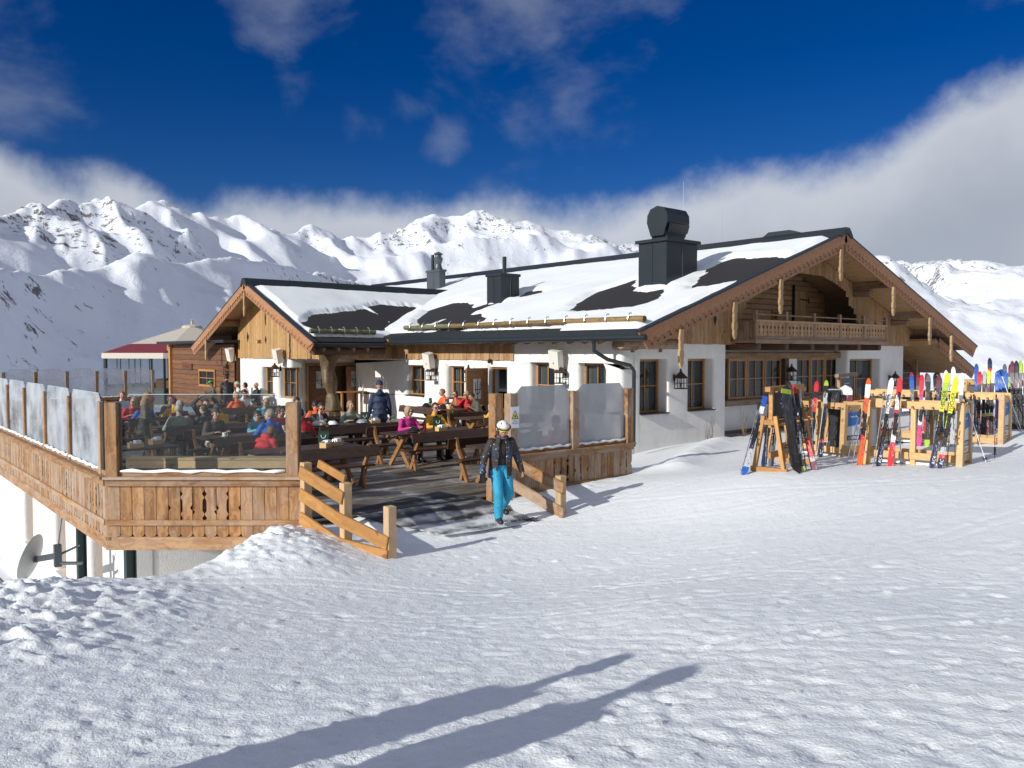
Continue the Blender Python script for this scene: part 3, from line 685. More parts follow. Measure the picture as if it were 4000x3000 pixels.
beam('bay_post', (XR + .06, q0[1] + .14, 1.02), (XR + .06, q0[1] + .14, 2.39), .24, .22, DARKW, chalet); beam('bay_post', (XR + .06, q1[1] + .16, 1.02), (XR + .06, q1[1] + .16, 2.39), .28, .22, DARKW, chalet)
obj('wall', G().box((XR - .05, (q0[1] + .28 + q1[0] - .03) / 2, 1.7), (.3, q1[0] - q0[1] - .33, 1.36)).mesh(), PLASTER, chalet)
# return of the far corner, porch wall and log-clad shed below the low roof
wall((XG - 3.2, yend + .02, 0), (0, 1, 0), (1, 0, 0), 2.6, -1.2, 2.85, .4, rnd_=0); 
for i in range(9): beam('shed_plank', (XG - 1.2, yend + 2.0, .35 + i * .24), (XG - 1.2, yend + 4.3, .35 + i * .24), .05, .235, DARKW, chalet)
for y in (yend + 2.0, yend + 4.3): beam('shed_post', (XG - .4, y, -.4), (XG - .4, y, 2.3), .18, .18, OLDW, chalet, up=(1, 0, 0))
# closed rear and ends so that no light leaks through the house
obj('wall', G().box((-45.0, 27, 1), (.4, 19.4, 4.4)).mesh(), PLASTER, chalet); obj('wall', G().box((-31, 35.2, .9), (28, .4, 4.2)).mesh(), PLASTER, chalet)
obj('ceiling', G().box((-31, 26.5, 3.02), (30, 17.3, .05)).mesh(), PLASTER, chalet); obj('floor', G().box((-31, 26, -.06), (30, 17, .08)).mesh(), DARKW, chalet)

# ---------------------------------------------------------------- vertical boards in the main gable, round the open loggia
def arch(y):
    d = abs(y - YR); pts = [(0, 5.42), (1.2, 5.40), (2.1, 5.2), (3.0, 4.9), (3.15, 4.42), (3.55, 4.28), (3.98, 3.6), (4.0, 2.9)]
    if d >= 4: return 2.9
    return float(np.interp(d, [p[0] for p in pts], [p[1] for p in pts]))
def board(name, M, L0, L1, w, t, mat, parent):
    "vertical board: local X up, left edge length L0 and right edge L1 (slanted top)"
    return obj(name, G().prism([(0, -w / 2), (0, w / 2), (L1, w / 2), (L0, -w / 2)], t, M).mesh(), mat, parent)
bw = .205; y = YW + .05
while y < yend + 1.3:
    zb = arch(y + bw / 2) if abs(y + bw / 2 - YR) < 4 else 2.88 - .02 * rnd.random()
    ya, ybb = y + .005, y + bw - .005; ta, tb = zmain(ya) - .24, zmain(ybb) - .24
    if min(ta, tb) > zb + .05:
        M = frame((XG + .035 + .008 * rnd.random(), y + bw / 2, zb), (XG + .035, y + bw / 2, zb + 1), (1, 0, 0))
        # local Y of this frame runs along world +Y
        o = obj('gable_board', G().prism([(0, -bw / 2 + .004), (0, bw / 2 - .004), (tb - zb, bw / 2 - .004), (ta - zb, -bw / 2 + .004)], .03).mesh(), GABLEW, chalet, M)
    y += bw
for yy in (YR - 5.3, YR + 5.3):   # leaf-shaped cut-outs
    obj('cutout', G().prism([(.0, 0), (.12, .05), (.22, .085), (.3, .05), (.42, 0), (.3, -.05), (.22, -.085), (.12, -.05)], .006).mesh(), BLACKP, chalet, frame((XG + .058, yy, 3.45), (XG + .058, yy, 4.45), (1, 0, 0)))
XL = XG - 1.6      # log wall at the back of the loggia
for i in range(13):
    z = 3.1 + i * .2; hw = min(4.3, (zmain(YR) - .3 - z) / MS)
    if hw > .3: beam('loggia_log', (XL, YR - hw, z), (XL, YR + hw, z), .08, .19, GABLEW, chalet, bevel=.03)
obj('loggia_floor', G().box((XG - .6, YR, 2.98), (2.6, 8.6, .06)).mesh(), OLDW, chalet)
for i in range(5): beam('loggia_door_board', (XL + .07, onX(3098, 1200, XL).y + i * .19 + .1, 3.05), (XL + .07, onX(3098, 1200, XL).y + i * .19 + .1, 5.0), .185, .04, GABLEW, chalet, up=(1, 0, 0))
ly = onX(3098, 1200, XL).y
obj('strap_hinge', G().bar((XL + .1, ly + .35, 4.68), (XL + .1, ly + .98, 4.64), .015, .05).bar((XL + .1, ly + .97, 4.54), (XL + .1, ly + .97, 4.76), .02, .04, (1, 0, 0)).mesh(), IRON, chalet)
beam('loggia_pipe', (XL + .1, ly - .13, 3.05), (XL + .1, ly - .13, 5.2), .07, .07, IRON, chalet, up=(1, 0, 0))
for px in (3010, 3202):
    yy = onX(px, 1200, XL).y; window((XL + .08, yy, 3.55), (0, 1, 0), .36, .62, 2, 2, False, fw=.05)
# balcony
XBAL = XG + .95; yb_0, yb_1 = YR - 4.45, YR + 4.35
bal = obj('balcony', G().box(((XBAL + XG) / 2, YR - .05, 2.96), (.95, yb_1 - yb_0, .07)).mesh(), OLDW, chalet)
beam('top_rail', (XBAL, yb_0, 3.62), (XBAL, yb_1, 3.62), .10, .06, GABLEW, bal); beam('bottom_rail', (XBAL, yb_0, 3.06), (XBAL, yb_1, 3.06), .08, .13, OLDW, bal); beam('upper_bar', (XBAL - .02, yb_0, 3.82), (XBAL - .02, yb_1, 3.82), .05, .045, OLDW, bal)
nb = 40; w = (yb_1 - yb_0) / nb
bpoly = [(.0, -.5), (.12, -.5), (.17, -.33), (.22, -.5), (.27, -.5), (.31, -.28), (.36, -.28), (.40, -.5), (.52, -.5), (.52, .5), (.40, .5), (.36, .28), (.31, .28), (.27, .5), (.22, .5), (.17, .33), (.12, .5), (0, .5)]
bme = G().prism([(a, b * (w - .012)) for a, b in bpoly], .03).mesh('baluster'); bme.materials.append(GABLEW)
for i in range(nb): obj('baluster', bme, None, bal, frame((XBAL, yb_0 + (i + .5) * w, 3.09), (XBAL, yb_0 + (i + .5) * w, 4), (1, 0, 0)))
for i in range(6): beam('balcony_post', (XBAL - .02, yb_0 + .05 + i * (yb_1 - yb_0 - .1) / 5, 2.95), (XBAL - .02, yb_0 + .05 + i * (yb_1 - yb_0 - .1) / 5, 3.95), .11, .11, OLDW, bal, up=(1, 0, 0))
for yy in (yb_0, yb_1):
    for i in range(4): beam('side_board', (XBAL - .1 - i * .2, yy, 3.0), (XBAL - .1 - i * .2, yy, 3.6), .19, .03, OLDW, bal, up=(0, 1, 0))
for i in range(6): beam('balcony_joist', (XR - .2, yb_0 + .35 + i * 1.62, 2.80), (XBAL - .05, yb_0 + .35 + i * 1.62, 2.80), .22, .24, DARKW, bal, bevel=.04)
beam('fascia_board', (XBAL + .06, yb_0 - .05, 2.96), (XBAL + .06, yb_1 + .05, 2.96), .03, .13, OLDW, bal)

# ---------------------------------------------------------------- wing with the porch
YG2 = 14.2; xa = onY(935, 1450, YG2).x; xc = onY(1117, 1450, YG2).x
wops = []
for a, b in ((1018, 1062), (1085, 1134)): x0, x1 = spanX(a, b, YG2); wops.append((x0 - xa, x1 - xa, .75, 2.0))
wall((xa, YG2, 0), (1, 0, 0), (0, -1, 0), xc - xa, -1, 2.5, TH, wops, rnd_=.14)
for a, b, z0, z1 in wops: window((xa + a, YG2 + .28, z0), (1, 0, 0), b - a, z1 - z0, 2, 2)
yd0, yd1 = onX(1198, 1450, xc).y, onX(1408, 1450, xc).y
wall((xc - .004, YG2 + TH, 0), (0, 1, 0), (1, 0, 0), YW - YG2 - TH, -1, 3.0, TH, [(yd0 - YG2 - TH, yd1 - YG2 - TH, 0., 2.05)], rnd_=.05)
def door_leaf(name, M, w, h, win, mat=None):
    "chevron boarded leaf, hinge at local x=0, face +Y"
    mat = mat or FRAMEW; d = obj(name, G().box((w / 2, 0, h / 2), (w, .05, h)).mesh(), mat, chalet, M)
    for x in (.05, w - .05): beam('stile', M @ Vector((x, -.03, 0)), M @ Vector((x, -.03, h)), .1, .02, mat, d, up=M.to_3x3() @ Vector((0, 1, 0)))
    for z in (.05, h * .5, h - .05): beam('cross_rail', M @ Vector((.1, -.03, z)), M @ Vector((w - .1, -.03, z)), .02, .1, mat, d)
    if win:
        x0, x1, z0, z1 = win
        obj('door_window', G().box(((x0 + x1) / 2, 0, (z0 + z1) / 2), (x1 - x0, .07, z1 - z0)).mesh(), WINL, d, M)
        gg = G()
        for s in (-.045, .045):
            gg.tube([(x0 + .03, s, z1 - .1), (x0 + .05, s, (z0 + z1) / 2 - .1), ((x0 + x1) / 2, s, z0 + .12), (x1 - .05, s, (z0 + z1) / 2 - .1), (x1 - .03, s, z1 - .1)], .010, 6); gg.tube([((x0 + x1) / 2, s, z0), ((x0 + x1) / 2, s, z1)], .010, 6); gg.tube([(x0, s, (z0 + z1) / 2 - .02), (x1, s, (z0 + z1) / 2 - .02)], .010, 6)
        obj('window_grille', gg.mesh(), IRON, d, M)
    obj('handle', G().tube([(w - .09, -.03, 1.0), (w - .09, -.08, 1.0), (w - .20, -.085, .98)], .012, 6).mesh(), STEEL, d, M)
    for i in range(9):     # chevron battens
        z = .12 + i * .19
        if z + .3 < h: obj('chevron_board', G().prism([(.11, z), (w / 2, z + .16), (w - .11, z), (w - .11, z + .17), (w / 2, z + .33), (.11, z + .17)], .012, Matrix.Translation((0, -.034 + .002 * (i % 2), 0)) @ Matrix.Rotation(R_(90), 4, 'X')).mesh(), mat, d, M) if not win or z + .35 < win[2] else None
    return d
WINL = plain('door_glass', (.55, .58, .60), .12, 0, .1, 0)
wdt = (yd1 - yd0)
Mx = frame((xc - .06, yd0 + .05, 0), (xc - .06, yd0 + 1.05, 0))       # shut left leaf
door_leaf('door', Mx, wdt * .50, 2.0, (.38, .86, 1.12, 1.82), CABINW)
door_leaf('door', frame((xc - .02, yd1 - .04, 0), (xc - .02 + .25, yd1 - .04 - 1, 0)), wdt * .30, 2.0, (.2, .5, 1.15, 1.8), LEGW)
for yy in (yd0, yd1): beam('door_post', (xc + .02, yy, 0), (xc + .02, yy, 2.1), .09, .12, FRAMEW, chalet, up=(1, 0, 0))
beam('door_head', (xc + .02, yd0 - .05, 2.1), (xc + .02, yd1 + .05, 2.1), .1, .12, FRAMEW, chalet)
# terrace door standing open
Md = frame((door_x[0] + .02, YW - .02, 0), (door_x[0] + .05, YW - 1.0, 0)) 
door_leaf('door', Md, .93, 2.08, (.33, .62, 1.05, 1.72), LEGW)
for x in door_x: beam('door_post', (x, YW + .25, 0), (x, YW + .25, 2.12), .07, .1, FRAMEW, chalet, up=(0, 1, 0))
beam('door_head', (door_x[0], YW + .2, 2.09), (door_x[1], YW + .2, 2.09), .16, .08, FRAMEW, chalet)
# boards: wing gable, porch side band, band along the long wall
xr = onY(1263, 1370, YG2).x
x = xa
while x < xr - .02:
    w = rnd.uniform(.17, .25); x2 = min(x + w, xr); zb = 2.36 - .02 * rnd.random()
    ta, tb = zwing(x) - .22, zwing(x2) - .22
    if x > XWE - 2.4: ta = tb = 2.82
    if x2 > xc and x > XWE - 1.6: ta = tb = 2.80
    M = frame(((x + x2) / 2, YG2 - .03 - .012 * rnd.random(), zb), ((x + x2) / 2, YG2 - .03, zb + 1), (0, -1, 0)); ww = x2 - x - .008
    obj('gable_board', G().prism([(0, -ww / 2), (.0, ww / 2), (max(ta, .3 + zb) - zb if M.col[1].x < 0 else tb - zb, ww / 2), (max(tb, .3 + zb) - zb if M.col[1].x < 0 else ta - zb, -ww / 2)], .03).mesh(), PALEG, chalet, M); x = x2
for dx, dz, s in ((1.12, 3.05, 1.), (3.0, 2.95, .8)):
    obj('cutout', G().prism([(.0, 0), (.1, .04), (.18, .09), (.26, .09), (.34, .04), (.44, 0), (.34, -.04), (.26, -.09), (.18, -.09), (.1, -.04)], .006).mesh(), BLACKP, chalet, frame((xa + dx, YG2 - .058, dz), (xa + dx, YG2 - .058, dz + 1), (0, -1, 0)) @ Matrix.Diagonal((s, s, 1, 1)))
def text(name, s, size, M, mat, parent, ext=.004, align='CENTER', shear=0., sx=1.):
    cu = bpy.data.curves.new(name, 'FONT'); cu.body = s; cu.size = size; cu.extrude = ext; cu.align_x = align; cu.shear = shear; cu.resolution_u = 2; cu.fill_mode = 'BOTH'
    o = bpy.data.objects.new('tmp', cu); me = bpy.data.meshes.new_from_object(o); bpy.data.objects.remove(o)
    if sx != 1.: me.transform(Matrix.Diagonal((sx, 1, 1, 1)))
    return obj(name, me, mat, parent, M)
def facing(p, u, n):
    u, n = Vector(u).normalized(), Vector(n).normalized(); M = Matrix((u, n.cross(u), n)).transposed().to_4x4(); M.translation = Vector(p); return M
text('carved_year', '2005', .22, facing((xa + 2.35, YG2 - .062, 2.98), (1, 0, 0), (0, -1, 0)), DARKW, chalet)
pass
for y in np.arange(YG2 + .1, YW, .21): beam('porch_board', (xr + .02, y, 2.35), (xr + .02, y, 2.82), .2, .03, GABLEW, chalet, up=(1, 0, 0))
xend = onY(1997, 1400, YW).x; x = xc + .1
while x < xend:
    w = rnd.uniform(.2, .3); beam('band_board', (x + w / 2, YW - .035 - .02 * rnd.random(), 2.33 + .03 * rnd.random()), (x + w / 2, YW - .035, 3.05), w - .012, .03, GABLEW, chalet, up=(0, -1, 0)); x += w
obj('wall', G().box((-33.3, 16.2, 1.2), (4.4, 2.6, 2.2)).mesh(), DARKW, chalet)
# log cabin annex left of the wing
cab = thing('log_cabin', 'dark brown plank cabin joined to the chalet wing with a flat roof', 'cabin', (-40, 14, 0))
YC = 14.0; x0c = onY(676, 1450, YC).x; x1c = xa - .05
for i in range(12): 
    z = .15 + i * .245
    for s0, s1 in ((x0c, (x0c + x1c) / 2 + .6 * math.sin(i * 2.3)), ((x0c + x1c) / 2 + .6 * math.sin(i * 2.3), x1c)): beam('plank', (s0, YC, z), (s1, YC, z), .06, .24, CABINW, cab, bevel=.02)
obj('roof', G().box(((x0c + x1c) / 2 - .2, YC + 1.6, 3.09), (x1c - x0c + 1.0, 4.4, .12)).mesh(), METAL, cab); obj('wall', G().box(((x0c + x1c) / 2, YC + 1.9, 1.5), (x1c - x0c - .1, 3.6, 3.0)).mesh(), CABINW, cab)
beam('corner_post', (x0c - .1, YC - .06, 0), (x0c - .1, YC - .06, 3.0), .24, .2, HONEY, cab, up=(0, -1, 0))
beam('bracket', (x0c - .1, YC + .1, 2.75), (x0c - .95, YC + .1, 2.85), .2, .3, HONEY, cab)
p0 = onY(776, 1508, YC - .1); p1 = onY(838, 1444, YC - .1)
window((p0.x, YC - .09, p0.z), (1, 0, 0), p1.x - p0.x, p1.z - p0.z, 2, 2, False, cab, .1, HONEY)
p = onY(730, 1431, YC - .08); sgn = obj('sign', G().box((0, 0, 0), (1.4, .05, .30)).mesh(), DARKW, cab, TR((p.x, YC - .06, p.z)))
REDT = plain('red_paint', (.35, .05, .03), .6); text('lettering', "s' SCHERMBAR", .16, facing((p.x, YC - .09, p.z - .05), (1, 0, 0), (0, -1, 0)), REDT, sgn)

# ---------------------------------------------------------------- chimneys
n_main = Vector((0, -MS, 1)).normalized(); P_main = Vector((XE, YE, ZE))
def chim(c0, left, right, ytop, cap=.06, mat=METAL):
    "c0 = pixel of the near lower corner; left/right = pixel x of the other two edges"
    c = onP(c0[0], c0[1], P_main, n_main)
    zt = onP(c0[0], ytop, c, (FW.x, FW.y, 0)).z
    xl_ = onY(left, ytop, c.y).x; yr_ = onX(right, ytop, c.x).y
    sx, sy = c.x - xl_, yr_ - c.y
    ch = obj('chimney', G().box((c.x - sx / 2, c.y + sy / 2, (zt + c.z - .6) / 2), (sx, sy, zt - c.z + .6)).mesh(), mat, chalet)
    obj('cap', G().box((c.x - sx / 2, c.y + sy / 2, zt - .03), (sx + 2 * cap, sy + 2 * cap, .11), bevel=.01).mesh(), mat, ch)
    for k in (.5,): beam('seam', (c.x - sx * k, c.y - .008, c.z - .3), (c.x - sx * k, c.y - .008, zt - .1), .02, .02, mat, ch, up=(0, -1, 0)); beam('seam', (c.x + .008, c.y + sy * k, c.z - .2), (c.x + .008, c.y + sy * k, zt - .1), .02, .02, METALL, ch, up=(1, 0, 0))
    return ch, Vector((c.x - sx / 2, c.y + sy / 2, zt)), sx, sy
ch, top, sx, sy = chim((2603, 1123), 2495, 2724, 930, .09)
z = top.z; w2, d2 = sx * .36, sy * .36
obj('neck', G().box((top.x, top.y, z + .07), (w2 * 1.5, d2 * 1.6, .22)).mesh(), METAL, ch)
hood = [(-.62, .0), (-1.02, .62), (-.98, .95), (-.68, 1.22), (0, 1.34), (.68, 1.22), (.98, .95), (1.02, .62), (.62, .0)]
obj('cowl', G().prism([(a * w2 * 1.0, b * .74) for a, b in hood], d2 * 2.0, Matrix.Translation((top.x, top.y, z + .16)) @ Matrix.Rotation(R_(90), 4, 'X')).mesh(), METAL, ch)
obj('cowl_mouth', G().prism([(a * d2, b) for a, b in ((-.86, .12), (.86, .12), (.86, .40), (-.86, .40))], .03, Matrix.Translation((top.x + w2 * .86, top.y, z + .16)) @ Matrix.Rotation(R_(19), 4, 'Y') @ Matrix(((0, 0, 1, 0), (1, 0, 0, 0), (0, 1, 0, 0), (0, 0, 0, 1)))).mesh(), BLACKP, ch)
obj('aerial', G().cyl((top.x + .1, top.y + sy * .42, z), (top.x + .1, top.y + sy * .42, z + 2.1), .010, .005, 6).mesh(), STEEL, ch)
ch, top, sx, sy = chim((1957, 1184), 1902, 2028, 1068, .05)
obj('pipe', G().cyl((top.x + sx * .1, top.y, top.z), (top.x + sx * .1, top.y, top.z + .72), .085, n=12).mesh(), METAL, ch); beam('hatch', (top.x + sx / 2 + .02, top.y + sy * .1, top.z - .55), (top.x + sx / 2 + .02, top.y + sy * .4, top.z - .55), .02, .6, METAL, ch)
ch, top, sx, sy = chim((1717, 1138), 1667, 1740, 1053, .05, METALL)
obj('pipe', G().cyl((top.x - sx * .25, top.y, top.z), (top.x - sx * .25, top.y, top.z + .82), .085, n=12).mesh(), METAL, ch)
obj('flue', G().lathe([(.26, 0), (.2, .12), (.15, .3), (.22, .5), (.24, .62), (.16, .66), (.16, .78), (.24, .8), (.2, .86), (.03, .94)], 14, Matrix.Translation(top + Vector((sx * .18, 0, 0)))).mesh(), METALL, ch)
obj('aerial', G().cyl((XB - 5, YR, ZR), (XB - 5, YR, ZR + 1.5), .008, .006, 6).mesh(), STEEL, chalet)

# ---------------------------------------------------------------- snow lying on the roofs, with the melted patches
def inpoly(px, py, poly):
    c = np.zeros(px.shape, bool); D = np.full(px.shape, 1e9); n = len(poly)
    for i in range(n):
        (x1, y1), (x2, y2) = poly[i], poly[(i + 1) % n]
        if y1 != y2: c ^= ((y1 > py) != (y2 > py)) & (px < (x2 - x1) * (py - y1) / (y2 - y1) + x1)
        dx, dy = x2 - x1, y2 - y1; t = np.clip(((px - x1) * dx + (py - y1) * dy) / (dx * dx + dy * dy + 1e-9), 0, 1)
        D = np.minimum(D, np.hypot(px - x1 - t * dx, py - y1 - t * dy))
    return np.where(c, -D, D)
def roof_snow(name, O, eu, ev, U, V, res, patches, keep=None, edges=(.12, .3, .05, .3), th=.17, strip=None):
    O, eu, ev = Vector(O), Vector(eu), Vector(ev); nn = eu.cross(ev).normalized()
    if nn.z < 0: nn = -nn
    us = np.arange(0, U + res, res); vs = np.arange(0, V + res, res); A, B = np.meshgrid(us, vs)
    nz = fbm(A / .6, B / 1.4, 4, 3) * .5 + .34 * np.abs(fbm(A / .16, B / .9, 2, 8))
    d = np.full(A.shape, 9.)
    for pl in patches: d = np.minimum(d, inpoly(A, B, pl))
    e = np.minimum.reduce([(A - edges[0]), (U - edges[1] - A), (B - edges[2]), (V - edges[3] - B)])
    if strip is not None: e = np.minimum(e, strip(A, B))
    h = th * sst(0, .45, d + nz * .8) * (.85 + .5 * fbm(A / 2.2, B / 2.2, 3, 19)) * sst(-.02, .3, e + nz * .25)
    P = np.array(O)[None, None] + A[..., None] * np.array(eu) + B[..., None] * np.array(ev) + (h[..., None] - .02) * np.array(nn)
    ok = h > .012
    if keep is not None: ok &= keep(P)
    ny, nx = A.shape; I = np.arange(nx * ny).reshape(ny, nx)
    F = np.stack([I[:-1, :-1], I[:-1, 1:], I[1:, 1:], I[1:, :-1]], -1); okf = ok[:-1, :-1] | ok[:-1, 1:] | ok[1:, 1:] | ok[1:, :-1]
    F = F[okf]; used, inv = np.unique(F, return_inverse=True)
    me = grid_mesh(name, P.reshape(-1, 3)[used], inv.reshape(-1, 4)); o = obj(name, me, SNOWR, chalet, smooth=True); return o
Lm = math.hypot(YR - YE, ZR - ZE); evm = Vector((0, YR - YE, ZR - ZE)) / Lm
def mp(px, py):
    p = onP(px, py, P_main, n_main); return (p.x - XE, (p - Vector((p.x, YE, ZE))).length * (1 if p.y > YE else -1))
c1 = lambda pts: [mp(1400 + x / 3.687, 1000 + y / 3.687) for x, y in pts]
c2 = lambda pts: [mp(2000 + x / 3.687, 950 + y / 3.687) for x, y in pts]
c5 = lambda pts: [mp(2700 + x / 1.843, 850 + y / 1.843) for x, y in pts]
PM = [c1([(850, 970), (880, 900), (1040, 790), (1350, 690), (1550, 680), (1640, 720), (1650, 750), (1590, 790), (1320, 880), (920, 1010)]),
      c1([(900, 1075), (1100, 980), (1330, 890), (1600, 770), (1860, 690), (2120, 685), (2000, 705), (1800, 770), (1590, 850), (1740, 850), (1815, 900), (1780, 950), (1560, 1055)]),
      c2([(120, 770), (250, 700), (400, 690), (410, 730), (200, 780)]),
      c2([(830, 970), (1000, 850), (1300, 690), (1780, 530), (1720, 690), (1950, 700), (2190, 660), (2100, 800), (1780, 925), (1000, 990)]),
      c5([(0, 500), (60, 470), (130, 370), (300, 300), (600, 288), (670, 315), (400, 420), (180, 490), (20, 520)])]
xs0 = onY(2200, 1300, YE + .2).x - XE
roof_snow('roof_snow', (XE, YE, ZE), (1, 0, 0), evm, XB - XE, Lm, .085, PM, strip=lambda A, B: np.where(A > xs0 + .4 * fbm(A, A * 0, 2, 5), B - .03, B - .42))
Lw = math.hypot(XWE - XWR, ZWR - ZWE); evw = Vector((XWR - XWE, 0, ZWR - ZWE)) / Lw
P_w = Vector((XWE, YWB, ZWE)); n_w = Vector((WS, 0, 1)).normalized()
def wp(px, py):
    p = onP(px, py, P_w, n_w); return (p.y - YWB, (XWE - p.x) * math.sqrt(1 + WS * WS))
c7 = lambda pts: [wp(900 + x / 3.687, 1050 + y / 3.687) for x, y in pts]
c1w = lambda pts: [wp(1400 + x / 3.687, 1000 + y / 3.687) for x, y in pts]
PW = [c7([(1090, 790), (1150, 710), (1380, 650), (1600, 640), (1760, 600), (1950, 590), (2150, 690), (2350, 860), (1900, 880), (1250, 870)]), c1w([(170, 745), (300, 720), (530, 715), (790, 750), (820, 800), (540, 990), (400, 1060), (60, 1080), (500, 960)])]
roof_snow('roof_snow', (XWE, YWB, ZWE), (0, 1, 0), evw, yv - YWB, Lw, .07, PW, keep=lambda P: P[..., 2] > ZE + MS * (P[..., 1] - YE) - .12, edges=(.2, -.4, .42, .28))
Lw2 = math.hypot(XWE2 - XWR, ZWR - zwing(XWE2))
roof_snow('roof_snow', (XWE2, YWB, zwing(XWE2)), (0, 1, 0), Vector((XWR - XWE2, 0, ZWR - zwing(XWE2))) / Lw2, yv - YWB, Lw2, .3, [], keep=lambda P: P[..., 2] > ZE + MS * (P[..., 1] - YE) - .12)
# ================================================================== TERRACE
PL, PR = Vector((-13.71, 3.36, 0)), Vector((-11.78, 5.65, 0)); XT = -11.67; YF0, YF1 = 9.72, 13.15
floor_ = struct(obj('terrace_floor', G().prism([(-36, 3.5), (-13.76, 3.5), (-11.9, 5.68), (-11.75, 9.8), (-11.75, 13.2), (-16.3, 13.2), (-16.3, 17.2), (-30.8, 17.2), (-30.8, 14.1), (-36, 14.1)], .2, Matrix.Translation((0, 0, -.16))).mesh(), DARKW))
bm_cache = {}
x = -35.95
while x < -11.8:
    y0 = 3.46 if x < -13.7 else 3.46 + (x + 13.7) * (5.72 - 3.46) / 1.95
    y1 = 14.15 if x < -31 else (17.28 if x < -16.35 else 13.2)
    k = (round(y1 - y0, 1)); y0 = y1 - k
    if k not in bm_cache: bm_cache[k] = G().box((k / 2, 0, 0), (k, .138, .03), bevel=.005).mesh('board'); bm_cache[k].materials.append(DECKW)
    obj('deck_board', bm_cache[k], None, floor_, frame((x + .07, y0, -.015 + .003 * rnd.random()), (x + .07, y1, -.015))); x += .146

def plank_mesh(L, w, t, cuts=()):
    "fence plank: local X up; lower end with clipped corners; cuts = (side, x, kind)"
    c = .055; h = w / 2
    def edge(side):
        pts = []
        for s, xx, kind in sorted([q for q in cuts if q[0] == side], key=lambda q: q[1]):
            if kind == 'd': pts += [(xx - .05, h), (xx, h - .035), (xx + .05, h)]
            else: pts += [(xx - .13, h), (xx - .09, h - .028), (xx + .07, h - .028), (xx + .12, h)]
        return pts
    R_e = [(a, b) for a, b in edge(1)]; L_e = [(a, -b) for a, b in edge(-1)]
    poly = [(0, -h + c), (0, h - c), (.02, h - c * .35), (c, h)] + R_e + [(L, h), (L, -h)] + L_e[::-1] + [(c, -h), (.02, -h + c * .35)]
    return G().prism(poly, t).mesh('plank')
def cuts_for(i, n, period=11, first=5):
    "fretwork on the seams of a repeating five-board group"
    k = (i - first) % period; c = []
    pat = {0: [(1, .36, 'd')], 1: [(-1, .36, 'd'), (1, .58, 'd'), (1, .40, 'l'), (1, .20, 'd')], 2: [(-1, .58, 'd'), (-1, .40, 'l'), (-1, .20, 'd'), (1, .70, 'd'), (1, .44, 'l'), (1, .30, 'd'), (1, .12, 'd')],
           3: [(-1, .70, 'd'), (-1, .44, 'l'), (-1, .30, 'd'), (-1, .12, 'd'), (1, .58, 'd'), (1, .40, 'l'), (1, .20, 'd')], 4: [(-1, .58, 'd'), (-1, .40, 'l'), (-1, .20, 'd'), (1, .36, 'd')], 5: [(-1, .36, 'd')]}
    return tuple(pat.get(k, ()))
PCACHE = {}
def fence(name, label, p0, p1, out, posts, wplank, glassm, woodm, zb=-.24, zg=1.98, pw=.19, postz=1.86, ztop=.70, skirt=True, dbl=None, first=5, nmax=999):
    p0, p1, out = Vector(p0), Vector(p1), Vector(out); u = (p1 - p0).normalized(); L = (p1 - p0).length
    t = thing(name, label, 'fence', p0); P = lambda a, z, o=0.: p0 + u * a + out * o + UP * z
    n = max(1, round(L / wplank)); w = L / n
    for i in range(n):
        cz = cuts_for(i, n, first=first); key = (round(w, 3), cz, woodm.name)
        if key not in PCACHE: PCACHE[key] = plank_mesh(.60 - zb, w - .009, .028, tuple((s, a + .1, k) for s, a, k in cz)); PCACHE[key].materials.append(woodm)
        a = (i + .5) * w; obj('plank', PCACHE[key], None, t, frame(P(a, zb, .04 + .004 * rnd.random()), P(a, zb + 1, .04), out if u.cross(out).z < 0 else out))
    obj('backing_board', G().bar(P(0, .2, -.02), P(L, .2, -.02), .02, .86).mesh(), DARKW, t)
    beam('top_rail', P(-.02, .615, .075), P(L + .02, .615, .075), .045, .11, woodm, t); beam('mid_rail', P(-.02, -.01, .072), P(L + .02, -.01, .072), .04, .085, woodm, t)
    beam('cap_board', P(-.04, .69, .02), P(L + .04, .69, .02), .26, .045, LARCHW, t); beam('glass_bed', P(0, .745, -.01), P(L, .745, -.01), .10, .07, woodm, t)
    if skirt: beam('skirt_board', P(-.05, zb - .10, .02), P(L + .05, zb - .10, .02), .06, .21, woodm, t)
    for a in posts:
        beam('post', P(a, .70), P(a, postz), pw, pw, woodm, t, up=out, bevel=.01)
        obj('channel', G().box((0, 0, 0), (.02, .02, postz - .72)).mesh(), METALL, t, frame(P(a + pw / 2 + .012, .02 + (postz + .7) / 2), P(a + pw / 2 + 1, (postz + .7) / 2)))
    for a, b in zip(posts, posts[1:]):
        a0, b0 = a + pw / 2 + .02, b - pw / 2 - .02; wd_ = b0 - a0; c = .13
        M = frame(P(a0, .78), P(b0, .78)) @ Matrix.Rotation(R_(90), 4, 'X')
        obj('glass_pane', G().prism([(0, 0), (wd_, 0), (wd_, zg - .78 - c), (wd_ - c, zg - .78), (c, zg - .78), (0, zg - .78 - c)], .012, M).mesh(), glassm, t)
        obj('glass_edge', G().bar(P(a0 + c, zg + .003), P(b0 - c, zg + .003), .014, .008).mesh(), EDGEG, t)
        # snow caught along the foot of the glass
        gg = G(); k = 15; gg.tube([P(a0 + wd_ * i / (k - 1), .79 + .012 * math.sin(i * 1.9), .05) for i in range(k)], [.012 + .022 * abs(math.sin(i * 1.3 + a)) for i in range(k)], 7); obj('snow_ledge', gg.mesh(), SNOWR, t, smooth=True)
    return t
out_c = Vector(((PR - PL).y, -(PR - PL).x, 0)).normalized()
Lc = (PR - PL).length
fence('terrace_fence', 'larch board parapet with one wide clear glass pane before the dining tables', PL, PR, out_c, [.08, Lc - .12], .188, CLEAR, LARCH)
Lf = 23.0
